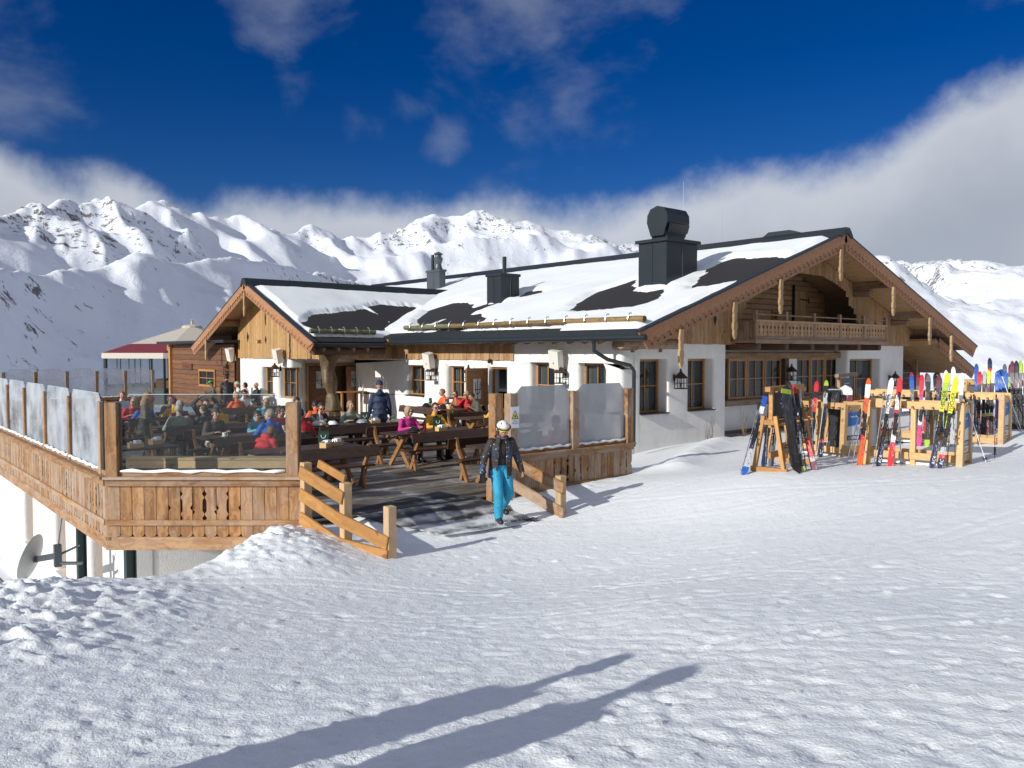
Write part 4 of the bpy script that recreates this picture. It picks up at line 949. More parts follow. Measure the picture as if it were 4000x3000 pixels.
fence('terrace_fence', 'long larch parapet with a row of frosted panes above the white lower wall', (PL.x - Lf, PL.y, 0), (PL.x - .02, PL.y, 0), (0, -1, 0), [Lf - .35 - 2.12 * i for i in range(10)][::-1], .19, FROST, LARCHW, pw=.12)
fence('terrace_fence', 'weathered larch parapet with two frosted panes toned grey for shade right of the entrance', (XT, YF0, 0), (XT, YF1, 0), (1, 0, 0), [.1, 1.72, YF1 - YF0 - .1], .19, FROSTSH, LARCHW, zb=-.2)
fence('terrace_fence', 'distant low glass parapet beside the parasol bar', (-36, 4.0, 0), (-36, 10.6, 0), (1, 0, 0), [.1 + 1.08 * i for i in range(7)], .3, FROST, LARCHW, pw=.10, zg=1.95)
beam('front_corner_post', PL + Vector((0, 0, -.3)), PL + Vector((0, 0, .66)), .1, .1, LARCH, floor_, up=out_c)
# pointed glass tips stick up behind the gate posts: transparent corner of the side screens
# white lower storey below the terrace
lower = thing('lower_storey', 'bright white plastered lower storey under the terrace with tall brown windows', 'house', (-22, 4.4, -3))
YL = 4.35; lops = []
for a, b in ((-19.6, -18.5), (-23.2, -21.9), (-27.4, -25.9)): lops.append((a + 36, b + 36, -2.9, -1.35))
def lwall(*a, **k): return wall(*a, parent=lower, **k)
lwall((-36, YL, -3.5), (1, 0, 0), (0, -1, 0), 19.3, -4.2, -.42, .5, lops, rnd_=.12); lwall((-16.704, YL + .5, -3.5), (0, 1, 0), (1, 0, 0), 8, -4.2, -.42, .4, rnd_=.12)
for a, b, z0, z1 in lops: window((a - 36, YL + .3, z0), (1, 0, 0), b - a, z1 - z0, 2, 1, False, lower, .16)
obj('gutter', G().tube([(-36, 3.45, -.42), (-14.2, 3.45, -.42)], .05, 8).mesh(), BLACKP, lower)
for px in (303, 490):
    p = onY(px, 2150, 3.75); tag(obj('steel_column', G().box((0, 0, 0), (.16, .02, 2.9)).box((0, .14, 0), (.16, .02, 2.9)).box((0, .07, 0), (.02, .12, 2.9)).mesh(), GREENST, None, TR((p.x, 3.75, -1.82))), 'dark green steel column carrying the terrace edge, ' + ('behind the satellite dish' if px < 400 else 'near the parapet corner'), 'column')
# satellite dish on its arm
dp = onY(140, 2185, 3.2)
dish = thing('satellite_dish', 'pale grey satellite dish on a bracket below the terrace', 'satellite dish', dp)
gg = G(); prof = [(.02, .0)] + [(.43 * t, .10 * t * t) for t in (.25, .5, .75, 1)] + [(.445, .11), (.43, .125)] + [(.43 * t, .015 + .10 * t * t) for t in (.75, .5, .25)] + [(.01, .015)]
Mdish = Matrix.Translation(dp) @ (-RT * .95 - FW * .06 + UP * .28).to_track_quat('Z', 'Y').to_matrix().to_4x4() @ Matrix.Diagonal((1., 1.12, 1, 1))
DISHM = plain('dish_grey', (.42, .43, .44), .5, .1, .05, .02)
gg.lathe(prof, 28, Mdish); obj('reflector', gg.mesh(), DISHM, dish, smooth=True)
q = onY(225, 2170, 3.35)
obj('mount', G().box(q, (.14, .12, .42)).bar(dp, q, .1, .12).mesh(), METALL, dish)
obj('arm', G().tube([dp + Vector((.05, 0, -.42)), dp + Vector((-.5, -.5, -.50)), dp + Vector((-1.1, -.7, -.25))], .028, 8).mesh(), METALL, dish)
obj('stay', G().tube([q, onY(310, 2130, 3.7)], .022, 6).tube([q + Vector((0, 0, .1)), onY(243, 2012, 3.45)], .014, 6).tube([q + Vector((0, 0, -.15)), onY(320, 2200, 3.7)], .035, 6).mesh(), METALL, dish)

# ---------------------------------------------------------------- entrance railings
def railing(label, pts, heights, planks):
    t = thing('entrance_railing', label, 'railing', pts[0])
    for p, h in zip(pts, heights): beam('post', p - UP * .25, p + UP * h, .135, .135, PALEP, t, up=(1, 0, 0), bevel=.008)
    for i, ofs in planks:
        a, b = pts[i], pts[i + 1]; side = Vector(((b - a).y, -(b - a).x, 0)).normalized() * .085
        for z0, z1 in ofs: beam('rail_plank', a + side + UP * z0 - (b - a) * .03, b + side + UP * z1 + (b - a) * .05, .045, .19, HONEY if label.startswith('pale') else LARCHW, t)
    return t
g0, g1, g2 = at(1197, 2062, 12.3), at(1352, 2150, 11.65), at(1524, 2175, 11.1)
railing('pale pine stair railing with square posts left of the entrance ramp', [g0, g1, g2], [1.0, .98, .70], [(0, [(.86, .78), (.52, .44), (.16, .08)]), (1, [(.46, .20), (.10, .02)])])
beam('upper_plank', g0 + Vector((.1, .16, .98)), g1 + Vector((-.3, .16, .98)), .05, .12, HONEY, bpy.data.objects['entrance_railing'])
h0 = Vector((XT + .12, YF0 - .02, 0)); h1 = at(2190, 1985, 13.6)
rr = railing('weathered plank railing descending beside the grey glass parapet', [h0, h1], [.3, .55], [])
for z0, z1 in ((.68, .30), (.26, -.12), (-.14, -.5)):
    a = h0 + UP * z0; b = Vector((h1.x, h1.y, 0)) + UP * (z1 + .12); b = a + (b - a) * 1.12; beam('rail_plank', a + Vector((0, -.09, 0)), b + Vector((0, -.09, 0)), .045, .2, LARCHW, rr)
# gate post with the notice
gp = Vector((XT - .18, YF0 - .12, 0))
gpo = tag(beam('gate_post', gp - UP * .2, gp + UP * 1.86, .2, .2, LARCH, None, up=(1, 0, 0), bevel=.01), 'tall square larch post at the entrance beside the frosted panes', 'post')
beam('gate_post_foot', gp + Vector((.2, -.25, -.3)), gp + Vector((.2, -.25, .55)), .16, .16, LARCH, gpo, up=(1, 0, 0))
np_ = Vector((XT + .115, YF0 + .1, 1.42))
note = thing('notice', 'white laminated notice with a yellow warning triangle on the entrance post', 'sign', np_)
obj('sheet', G().box(np_, (.006, .20, .40)).mesh(), PAPER, note)
YEL = plain('warning_yellow', (.75, .62, .05), .5); INK = plain('ink', (.02, .02, .025), .6)
Mn = facing(np_ + Vector((.005, 0, 0)), (0, 1, 0), (1, 0, 0))
obj('triangle', G().prism([(-.085, -.03), (.085, -.03), (0, .14)], .003, Mn).mesh(), INK, note); obj('triangle_field', G().prism([(-.063, -.018), (.063, -.018), (0, .112)], .003, Mn @ Matrix.Translation((0, 0, .002))).mesh(), YEL, note)
gg = G()
for k in range(7): a = k * .9; gg.prism([(.0, -.006), (.036, -.002), (.036, .002), (0, .006)], .002, Mn @ Matrix.Translation((0, .022, .004)) @ Matrix.Rotation(a, 4, 'Z'))
obj('pictogram', gg.mesh(), INK, note)
text('lettering', 'Achtung', .028, Mn @ Matrix.Translation((0, -.075, .003)), INK, note, .0005); text('lettering', 'Rutschgefahr', .030, Mn @ Matrix.Translation((0, -.115, .003)), INK, note, .0005)

# ---------------------------------------------------------------- rubber mats at the entrance
def mk_mat():
    m, g, b, o = material('ring_mat')
    c = g.new('ShaderNodeTexCoord').outputs['Object']
    v = g.new('ShaderNodeTexVoronoi', feature='F1'); g.put(v.inputs['Vector'], c); v.inputs['Scale'].default_value = 21; v.inputs['Randomness'].default_value = .05
    n = g.noise(c, 2.1, 5, .65); sp_ = g.new('ShaderNodeSeparateXYZ'); g.l.new(c, sp_.inputs[0]); sxx = sp_.outputs[0]
    fill = g.step(g.math('ADD', v.outputs['Distance'], g.math('ADD', g.math('MULTIPLY', g.math('SUBTRACT', .50, n), 1.3), g.step(sxx, -11.7, -10.1, .10, -.20))), .30, .38, 1., 0.)
    g.put(b.inputs['Base Color'], g.mix(fill, (.022, .022, .024, 1), (.82, .85, .87, 1))); b.inputs['Roughness'].default_value = .7
    bump(g, b, v.outputs['Distance'], .6, .012); return m
def mk_mat2():
    m, g, b, o = material('ring_mat_clean')
    c = g.new('ShaderNodeTexCoord').outputs['Object']
    v = g.new('ShaderNodeTexVoronoi'); g.put(v.inputs['Vector'], c); v.inputs['Scale'].default_value = 24; v.inputs['Randomness'].default_value = .1
    n = g.noise(c, 2.5, 4)
    g.put(b.inputs['Base Color'], g.mix(g.math('MULTIPLY', g.step(n, .52, .72), .5), (.014, .014, .016, 1), (.55, .57, .6, 1))); b.inputs['Roughness'].default_value = .6
    bump(g, b, v.outputs['Distance'], 1., .02); return m
def sheet(q, n, f, lift, th=.018):
    "quad patch draped over height f"
    q = [Vector(p) for p in q]; gg = G(); rows = []
    for j in range(n + 1):
        r = []
        for i in range(n + 1):
            p = q[0].lerp(q[1], i / n).lerp(q[3].lerp(q[2], i / n), j / n); p.z = f(p.x, p.y) + lift; r.append(gg.bm.verts.new(p))
        rows.append(r)
    for j in range(n):
        for i in range(n): gg.bm.faces.new((rows[j][i], rows[j][i + 1], rows[j + 1][i + 1], rows[j + 1][i]))
    r = bmesh.ops.extrude_face_region(gg.bm, geom=gg.bm.faces[:]); 
    for v in [e for e in r['geom'] if isinstance(e, bmesh.types.BMVert)]: v.co.z += th
    return gg.mesh()
dz = lambda x, y: 0.0
tag(obj('door_mat', sheet([onZ(1395, 2012, 0), onZ(1200, 2030, 0), onZ(1715, 1923, 0), onZ(1850, 1952, 0)], 8, dz, .004), mk_mat2()), 'black rubber ring mat on the deck at the top of the ramp', 'mat')
ramp_z = lambda x, y: max(gh(x, y), -.012 + .02 - (x + 11.75) * .085) if x > -11.8 else 0.
e0, e1 = (-11.74, 6.45), (-11.74, 9.0); f0, f1 = (-10.0, 7.1), (-9.85, 8.95)
rampm = sheet([(*e0, 0), (*e1, 0), (*f1, 0), (*f0, 0)], 22, ramp_z, .008, .006)
tag(obj('ramp_mat', rampm, mk_mat()), 'black honeycomb mat half buried in snow on the ramp', 'mat')
tag(obj('gravel_patch', sheet([at(1880, 1975, 14.2), at(1990, 1965, 14.4), at(2010, 2010, 13.6), at(1890, 2000, 13.7)], 5, gh, .006, .014), STONE), 'bare brown earth patch between ramp mat and railing', 'ground patch')

# ---------------------------------------------------------------- wall lanterns and loudspeakers
def lantern(label, p, out):
    t = thing('wall_lantern', label, 'lantern', p, 0, 'lanterns on the chalet walls'); out = Vector(out); c = Vector(p) + out * .26; M = frame(c, c + out)
    obj('roof', G().lathe([(.22, 0), (.05, .17), (.03, .20), (.035, .23), (.012, .28)], 4, M @ Matrix.Rotation(R_(45), 4, 'Z')).mesh(), RUST, t)
    gg = G(); s = .13
    for a in (-s, s):
        for b in (-s, s): gg.box((a, b, -.16), (.018, .018, .32), M)
        for z in (-.01, -.16, -.31): gg.box((a, 0, z), (.012, 2 * s, .014), M); gg.box((0, a, z), (2 * s, .012, .014), M)
        gg.box((a, 0, -.16), (.010, .010, .3), M); gg.box((0, a, -.16), (.010, .010, .3), M)
    gg.box((0, 0, -.325), (2 * s + .03, 2 * s + .03, .02), M); obj('cage', gg.mesh(), IRON, t)
    obj('candle', G().cyl(M @ Vector((0, 0, -.31)), M @ Vector((0, 0, -.17)), .03, n=8).mesh(), RUST, t)
    obj('bracket', G().tube([c + Vector((0, 0, .05)), c + Vector((0, 0, .12)), Vector(p) + Vector((0, 0, .02))], .012, 6).box(Vector(p) + out * .01, (.06, .06, .2)).mesh(), IRON, t); return t
def speaker(label, p, out):
    t = thing('loudspeaker', label, 'loudspeaker', p, 0, 'loudspeakers on the chalet walls'); out = Vector(out); c = Vector(p) + out * .30
    s = Vector((-out.y, out.x, 0)); M = frame(c, c + s) @ Matrix.Rotation(R_(14), 4, 'X') @ Matrix.Rotation(R_(9), 4, 'Y')
    obj('cabinet', G().prism([(-.2, -.14), (.2, -.14), (.14, .14), (-.14, .14)], .56, M).mesh(), WHITEP, t)
    obj('badge', G().box((.0, -.145, -.1), (.03, .01, .04), M).mesh(), BLACKP, t)
    obj('bracket', G().bar(p, c, .05, .12).box(Vector(p), (.1, .1, .2)).mesh(), WHITEP, t); return t
for px, py, pl, lab in ((885, 1455, YG2, 'where the log cabin meets the wing'), (1072, 1460, YG2, 'at the wing corner near the porch')):
    p = onY(px + 25, py - 20, pl); lantern('dark iron lantern with a rusty roof, ' + lab, p, (0, -1, 0))
    q = onY(px + 42, py - 70, pl); speaker('white box loudspeaker tilted above the lantern ' + lab, (q.x, q.y, min(q.z, 2.5)), (0, -1, 0))
for px, py, lab in ((1680, 1450, 'between the two small terrace windows'), (1828, 1455, 'half hidden behind the open terrace door'), (2186, 1455, 'above the grey glass parapet')):
    p = onY(px + 25, py, YW); lantern('dark iron lantern with a rusty roof, ' + lab, p, (0, -1, 0))
for px, py, lab in ((1680, 1408, 'under the board band beside the small windows'), (2180, 1402, 'between the tall windows over the parapet')):
    p = onY(px + 22, py, YW); speaker('white box loudspeaker ' + lab, p, (0, -1, 0))
for px, py, lab in ((2650, 1480, 'between the two deep gable windows'), (3085, 1455, 'on the white pier of the window bay'), (3490, 1480, 'at the far end of the gable wall')):
    p = onX(px - 18, py - 5, XG if px != 3085 else XR); lantern('black iron lantern ' + lab, p, (1, 0, 0))
tag(obj('wall_camera', G().sphere((0, -.06, 0), .07).box((0, 0, .05), (.12, .12, .06)).mesh(), BLACKP, None, TR(onY(1917, 1412, YW - .05))), 'small black dome camera over the terrace door', 'camera')
ant = onX(1416, 1520, xc + .03)
ant = Vector((onY(1416, 1520, YW).x, YW - .03, onY(1416, 1520, YW).z))
tag(obj('antler_ornament', G().tube([ant + Vector((-.16, 0, .25)), ant + Vector((-.12, -.02, .1)), ant + Vector((-.04, 0, -.05)), ant + Vector((-.06, 0, -.25)), ant + Vector((0, 0, -.32))], [.01, .03, .05, .04, .02]).tube([ant + Vector((.16, 0, .25)), ant + Vector((.12, -.02, .1)), ant + Vector((.04, 0, -.05)), ant + Vector((.06, 0, -.25)), ant + Vector((0, 0, -.32))], [.01, .03, .05, .04, .02]).mesh(), PAPER, None, I4), 'white carved antler ornament on the wall beside the porch doors', 'ornament')

# ---------------------------------------------------------------- carved trunk holding up the porch roof
tp = onY(1290, 1560, 14.5)
trunk = thing('carved_porch_post', 'thick carved tree trunk column under the porch roof on a block', 'column', (tp.x, 14.5, 0))
gg = G(); nz_, na = 44, 20; rings = []
for j in range(nz_):
    z = .42 + 2.45 * j / (nz_ - 1); r0 = .26 + .05 * math.sin(z * 3.1 + .6) + .06 * math.sin(z * 5.3) * (z > 1) + .10 * max(0, z - 2.3) + .12 * max(0, .7 - z)
    cx_, cy_ = tp.x + .07 * math.sin(z * 2.2) + .03, 14.5 + .05 * math.sin(z * 1.7 + 1)
    ring = []
    for k in range(na):
        a = k * 2 * math.pi / na; rr_ = r0 * (1 + .13 * math.sin(2 * a + z * 2.4) + .08 * math.sin(5 * a - z * 4) + .10 * mnoise.noise((math.cos(a) * 2, math.sin(a) * 2, z * 3)))
        ring.append(gg.bm.verts.new((cx_ + rr_ * math.cos(a), cy_ + rr_ * math.sin(a), z)))
    rings.append(ring)
for A, B in zip(rings, rings[1:]):
    for k in range(na): gg.bm.faces.new((A[k], A[(k + 1) % na], B[(k + 1) % na], B[k]))
gg.bm.faces.new(rings[0][::-1]); gg.bm.faces.new(rings[-1]); obj('trunk', gg.mesh(), CARVE, trunk, smooth=True)
obj('block', G().lathe([(.36, 0), (.38, .1), (.36, .4), (.30, .44)], 9, Matrix.Translation((tp.x + .05, 14.5, 0))).mesh(), CARVE, trunk)
obj('foot', G().sphere((tp.x - .22, 14.3, .5), .16, sc=(1.3, .8, .6)).mesh(), CARVE, trunk, smooth=True)

# ---------------------------------------------------------------- parasol bar beyond the cabin
uc = at(752, 1400, 52); uc.z = 0
bar = thing('parasol_bar', 'large octagonal parasol bar with cream top and wine red rim', 'parasol', (uc.x, uc.y, -.4))
CREAM = plain('canvas_cream', (.52, .47, .40), .85, 0, .05, .1); WINE = plain('canvas_wine', (.17, .022, .035), .8, 0, .1, .1); GREYF = plain('bar_frame', (.06, .07, .075), .4, .4)
rad = 5.55; zt, ze_ = 4.15, 2.55; oc = [(math.cos(R_(k * 45 + 10)), math.sin(R_(k * 45 + 10))) for k in range(8)]
def ring_panel(r0, z0, r1, z1, k):
    a, b = oc[k], oc[(k + 1) % 8]; return G().quad((uc.x + a[0] * r0, uc.y + a[1] * r0, z0), (uc.x + b[0] * r0, uc.y + b[1] * r0, z0), (uc.x + b[0] * r1, uc.y + b[1] * r1, z1), (uc.x + a[0] * r1, uc.y + a[1] * r1, z1)).mesh(normals=False)
for k in range(8):
    obj('canopy_panel', ring_panel(.55, zt, rad * .70, zt - (zt - ze_) * .66, k), CREAM, bar); obj('rim_panel', ring_panel(rad * .70, zt - (zt - ze_) * .66, rad, ze_, k), WINE, bar); obj('valance', ring_panel(rad, ze_, rad * 1.005, ze_ - .32, k), CREAM, bar)
    a, b = oc[k], oc[(k + 1) % 8]; A = Vector((uc.x + a[0] * rad * .97, uc.y + a[1] * rad * .97, -.4)); B = Vector((uc.x + b[0] * rad * .97, uc.y + b[1] * rad * .97, -.4))
    beam('frame_post', A, A + UP * 2.9, .12, .12, GREYF, bar, up=(1, 0, 0))
    for q in (.25, .5, .75): beam('glazing_bar', A.lerp(B, q) + UP * .9, A.lerp(B, q) + UP * 2.7, .05, .05, GREYF, bar, up=(1, 0, 0))
    for z in (.9, 2.7): beam('frame_rail', A + UP * z, B + UP * z, .08, .08, GREYF, bar)
    obj('side_glass', G().quad(A + UP * .9, B + UP * .9, B + UP * 2.7, A + UP * 2.7).mesh(normals=False), CLEAR, bar); obj('side_panel', G().quad(A, B, B + UP * .9, A + UP * .9).mesh(normals=False), GREYF, bar)
obj('crown', G().lathe([(.62, -.1), (.62, .08), (.5, .14), (.08, .2), (.06, .42), (.14, .46), (.02, .52)], 12, Matrix.Translation((uc.x, uc.y, zt))).mesh(), CREAM, bar)
obj('bar_counter', G().cyl((uc.x, uc.y, -.4), (uc.x, uc.y, .9), 2.2, n=16).cyl((uc.x, uc.y, .9), (uc.x, uc.y, 3.6), .12).mesh(), DARKW, bar); obj('bar_floor', G().cyl((uc.x, uc.y, -.5), (uc.x, uc.y, -.38), 6.2, n=16).mesh(), DECKW, bar)
# ================================================================== TABLES AND BENCHES
def make_table(L):
    t = bpy.data.objects.new('picnic_table', None); put(t, I4)
    for i in range(4): beam('top_board', ((i - 1.5) * .19, -L / 2, .755), ((i - 1.5) * .19, L / 2, .755), .182, .042, TABLEW, t)
    for s in (-1, 1):
        y = s * (L / 2 - .28)
        beam('leg', (-.36, y, 0), (.28, y, .735), .10, .065, LEGW, t, up=(0, 1, 0)); beam('leg', (.36, y + .066, 0), (-.28, y + .066, .735), .10, .065, LEGW, t, up=(0, 1, 0)); beam('batten', (-.34, y + .03, .715), (.34, y + .03, .715), .12, .04, LEGW, t)
    beam('stretcher', (0, -L / 2 + .3, .36), (0, L / 2 - .3, .36), .04, .11, LEGW, t); return t
def make_bench(L):
    "sitter faces local -X; backrest on +X"
    t = bpy.data.objects.new('picnic_bench', None); put(t, I4)
    for i in range(2): beam('seat_board', ((i - .5) * .175 - .04, -L / 2, .43), ((i - .5) * .175 - .04, L / 2, .43), .168, .038, TABLEW, t)
    beam('backrest', (.265, -L / 2, .74), (.265, L / 2, .74), .032, .22, TABLEW, t, up=(-.22, 0, 1))
    for s in (-1, 1):
        y = s * (L / 2 - .22)
        gg = G(); gg.prism([(.05, -.0), (.13, 0), (.06, .25), (.10, .40), (.22, .60), (.275, .86), (.235, .87), (.165, .63), (.03, .44), (-.02, .25)], .06, Matrix.Translation((0, y, 0)) @ Matrix.Rotation(R_(90), 4, 'X')); o = obj('back_leg', gg.mesh(), LEGW, t)
        gg = G(); gg.prism([(-.24, 0), (-.15, 0), (-.04, .2), (.06, .41), (-.04, .41), (-.12, .24)], .06, Matrix.Translation((0, y + .062, 0)) @ Matrix.Rotation(R_(90), 4, 'X')); obj('front_leg', gg.mesh(), LEGW, t)
        beam('batten', (-.2, y + .03, .395), (.15, y + .03, .395), .1, .035, LEGW, t)
    return t
_tp, _bp = {}, {}
def place(maker, cache, L, M, label, cat, group):
    if L not in cache:
        o = cache[L] = maker(L); o.matrix_basis = M; W[o.name] = M.copy()
        for c in o.children: W[c.name] = M @ c.matrix_basis
    else: o = copy_tree(cache[L], M)
    return tag(o, label, cat, group)
def dining(x, y0, y1, where, near=True, far=True, rz=0.):
    L = round(y1 - y0, 1); c = Vector((x, (y0 + y1) / 2, .002)); R0 = Matrix.Rotation(rz, 4, 'Z')
    place(make_table, _tp, L, Matrix.Translation(c) @ R0, 'dark picnic table ' + where, 'table', 'picnic tables on the terrace')
    if near: place(make_bench, _bp, L, Matrix.Translation(c) @ R0 @ Matrix.Translation((.72, 0, 0)), 'bench backing the slope, at the table ' + where, 'bench', 'benches at the picnic tables')
    if far: place(make_bench, _bp, L, Matrix.Translation(c) @ R0 @ Matrix.Translation((-.72, 0, 0)) @ Matrix.Rotation(math.pi, 4, 'Z'), 'bench facing the slope, at the table ' + where, 'bench', 'benches at the picnic tables')
dining(-12.62, 9.75, 12.35, 'behind the grey frosted panes', near=False)
dining(-16.0, 9.8, 12.0, 'of the pink and yellow jackets')
dining(-14.7, 6.0, 8.2, 'behind the pine railing')
dining(-18.75, 9.0, 11.2, 'with ski helmets on it')
dining(-17.9, 6.2, 8.4, 'of the turquoise and blue jackets')
dining(-21.1, 6.2, 8.4, 'of the khaki and black jackets')
dining(-21.5, 8.9, 11.1, 'in front of the porch column')
dining(-17.0, 3.95, 5.35, 'beside the corner frosted pane', near=False)
dining(-24.2, 6.2, 8.4, 'third in line behind the clear pane')
dining(-27.0, 5.2, 7.4, 'of the silver jacket')
dining(-26.5, 9.5, 11.7, 'close to the porch steps')
dining(-18.3, 13.6, 15.8, 'by the open terrace door')
dining(-22.2, 14.6, 16.8, 'under the small terrace windows', rz=R_(90), near=True, far=True)
dining(-33.2, 11.6, 14.2, 'in front of the wing windows', rz=R_(90), near=False)
dining(-36.0, 11.6, 13.8, 'before the log cabin', near=False) if False else None
lg0, lg1 = at(505, 1800, 13.75), at(1150, 1790, 13.75); zl = .84
led = thing('ledge_counter', 'weathered pale plank counter along the inside of the clear pane', 'counter', (lg0.x, lg0.y, 0))
lg0.z = lg1.z = zl; beam('plank', lg0, lg1, .26, .05, PALEP, led); beam('front_board', lg0 - UP * .09 + out_c * .11, lg1 - UP * .09 + out_c * .11, .03, .13, PALEP, led)
for t_ in (.06, .5, .94): p = lg0.lerp(lg1, t_); beam('leg', Vector((p.x, p.y, 0)), p - UP * .02, .07, .07, LEGW, led, up=(1, 0, 0))
# the small shelf table beside the porch doors
sp = Vector((xc + 1.1, 16.6, 0)); st = thing('shelf_table', 'narrow honey coloured standing table beside the porch doors', 'table', sp)
beam('top', sp + Vector((-.1, -.6, .98)), sp + Vector((-.1, .6, .98)), .45, .05, HONEY, st)
for y in (-.45, .45): beam('leg', sp + Vector((-.1, y, 0)), sp + Vector((-.1, y, .96)), .08, .08, HONEY, st, up=(1, 0, 0))

# ---------------------------------------------------------------- things on the tables (heads of the cards, menus, cups, helmets)
TZ = .778
_m = {}
def tabletop(kind, x, y, label, rz=0., z=TZ, mat=None, s=1.):
    if kind == 'menu':
        t = thing('menu_stand', label, 'menu', (x, y, z), rz, 'green menu stands'); M = TR((x, y, z), rz)
        for sg in (-1, 1):
            obj('board', G().box((sg * .028, 0, .145), (.006, .21, .29), M @ Matrix.Rotation(R_(-6 * sg), 4, 'Y')).mesh(), MENU, t)
        gg = G(); gg.tube([(.050, -.045, .22), (.052, -.035, .17), (.052, 0, .15), (.052, .035, .17), (.050, .045, .22)], .006, 5); gg.tube([(.053, -.05, .07), (.053, 0, .11), (.053, .05, .07)], .006, 5); obj('emblem', gg.mesh(), PAPER, t, M); return t
    if kind == 'card':
        t = thing('condiment_box', label, 'box', (x, y, z), rz, 'wooden condiment boxes'); M = TR((x, y, z), rz)
        obj('tray', G().box((0, 0, .012), (.14, .26, .024), M).box((-.066, 0, .06), (.01, .26, .1), M).box((.066, 0, .045), (.01, .26, .07), M).box((0, -.126, .055), (.14, .01, .09), M).box((0, .126, .055), (.14, .01, .09), M).mesh(), CARD, t)
        obj('napkins', G().box((0, .04, .08), (.1, .12, .12), M).mesh(), PAPER, t); obj('shaker', G().lathe([(.022, .02), (.024, .1), (.012, .13)], 8, M @ Matrix.Translation((0, -.08, 0))).mesh(), STEEL, t); return t
    if kind == 'cup':
        gg = G(); gg.lathe([(.028, 0), (.04, .03), (.045, .085), (.041, .085), (.035, .03), (.0, .012)], 12); gg.tube([(.044, 0, .07), (.07, 0, .065), (.072, 0, .035), (.042, 0, .025)], .006, 5); gg.lathe([(.03, -.004), (.075, .004), (.07, .008), (.0, .0)], 14)
        return tag(obj('coffee_cup', gg.mesh(), CERAM, None, TR((x, y, z + .004), rz)), label, 'cup', 'cups on the tables')
    if kind == 'glass':
        return tag(obj('tall_glass', G().lathe([(.026, 0), (.033, .15), (.030, .15), (.024, .012), (0, .012)], 12).mesh(), mat or CLEAR, None, TR((x, y, z), rz)), label, 'glass', 'glasses on the tables')
    if kind == 'helmet':
        t = thing('ski_helmet', label, 'helmet', (x, y, z), rz, 'helmets lying on the tables'); M = TR((x, y, z), rz)
        gg = G(); bmesh.ops.create_icosphere(gg.bm, subdivisions=3, radius=.135, matrix=M @ Matrix.Diagonal((1.12, 1, 1.05, 1)))
        bmesh.ops.delete(gg.bm, geom=[v for v in gg.bm.verts if v.co.z < z + .0], context='VERTS'); obj('shell', gg.mesh(normals=False), mat, t, smooth=True)
        gg = G()
        for a in (-.05, 0, .05): gg.box((.0, a, .137), (.10, .016, .012), M)
        obj('vent', gg.mesh(), BLACKP, t); gg = G(); gg.tube([M @ Vector((.15 * math.cos(a), .134 * math.sin(a), .03)) for a in np.linspace(0, 2 * math.pi, 20)], .014, 6); obj('trim', gg.mesh(), BLACKP, t); return t
WHITEG = plain('gloss_white', (.80, .80, .80), .22, 0, .03, 0); SILV = plain('gloss_silver', (.45, .46, .48), .25, .4, .1, 0); BLKG = plain('gloss_black', (.012, .012, .014), .15, 0, .1, 0)
HATM = plain('wool_cream', (.66, .62, .54), .9, 0, .1, .5, 60)
for i, (x, y, lab, rz) in enumerate(((-16.05, 11.2, 'between the pink and the yellow jacket', -.3), (-18.7, 10.75, 'behind the silver helmet', -.4), (-22.0, 15.75, 'beside the dark helmets under the window', -1.6), (-22.9, 15.7, 'at the orange jacket', -1.7), (-14.75, 7.55, 'on the empty table behind the pine railing', -.5), (-33.0, 12.95, 'before the bald man', -1.8), (-32.2, 12.85, 'before the wing window', -1.2))):
    tabletop('menu', x, y, 'dark green menu stand with antler emblem ' + lab, rz)
for x, y, lab, rz in ((-15.75, 11.1, 'next to the menu of the pink jacket', .1), (-18.45, 10.9, 'next to the silver helmet', 0), (-21.6, 15.55, 'under the window', 1.5), (-22.5, 15.6, 'in front of the red jackets', 1.6), (-14.6, 7.75, 'on the table behind the pine railing', .2), (-14.45, 7.45, 'nearest the gate post of the clear pane', .6), (-16.8, 4.6, 'on the table in the parapet corner', .1), (-17.2, 5.1, 'further back on the table in the parapet corner', .4), (-24.0, 7.0, 'beside the standing woman', .3), (-32.6, 12.8, 'on the wing table', 1.5), (-33.6, 12.9, 'left on the wing table', 1.6)):
    tabletop('card', x, y, 'pale wooden condiment box ' + lab, rz)
for x, y, lab in ((-17.7, 7.7, 'before the turquoise jacket'), (-17.8, 8.2, 'at the table end by the blue jacket'), (-21.0, 7.4, 'before the black jacket'), (-33.4, 12.75, 'on the wing table left'), (-32.9, 12.7, 'on the wing table right'), (-22.3, 15.5, 'before the olive jacket'), (-17.75, 6.7, 'before the brown jacket')): tabletop('cup', x, y, 'white coffee cup on a saucer ' + lab, 1.)
for x, y, m, lab in ((-18.55, 9.75, WHITEG, 'white ski helmet with black vents between knitted hat and glass'), (-18.5, 10.55, SILV, 'silver ski helmet near the menu stand'), (-15.75, 10.35, BLKG, 'black ski helmet in front of the pink jacket'), (-21.8, 15.45, BLKG, 'black ski helmet beside the condiment box under the window'), (-22.7, 15.4, BLKG, 'black ski helmet in front of the red jackets')): tabletop('helmet', x, y, lab, .4, mat=m)
gg = G(); gg.sphere((0, -.06, .06), .10, sc=(1, 1.1, .75)); gg.sphere((0, .08, .06), .10, sc=(1, 1.1, .8)); gg.sphere((.05, .0, .04), .09, sc=(1.2, 1, .5)); tag(obj('knitted_hat', gg.mesh(), HATM, None, TR((-18.6, 9.4, TZ + .01)), smooth=True), 'cream knitted hat crumpled on the helmet table', 'hat')
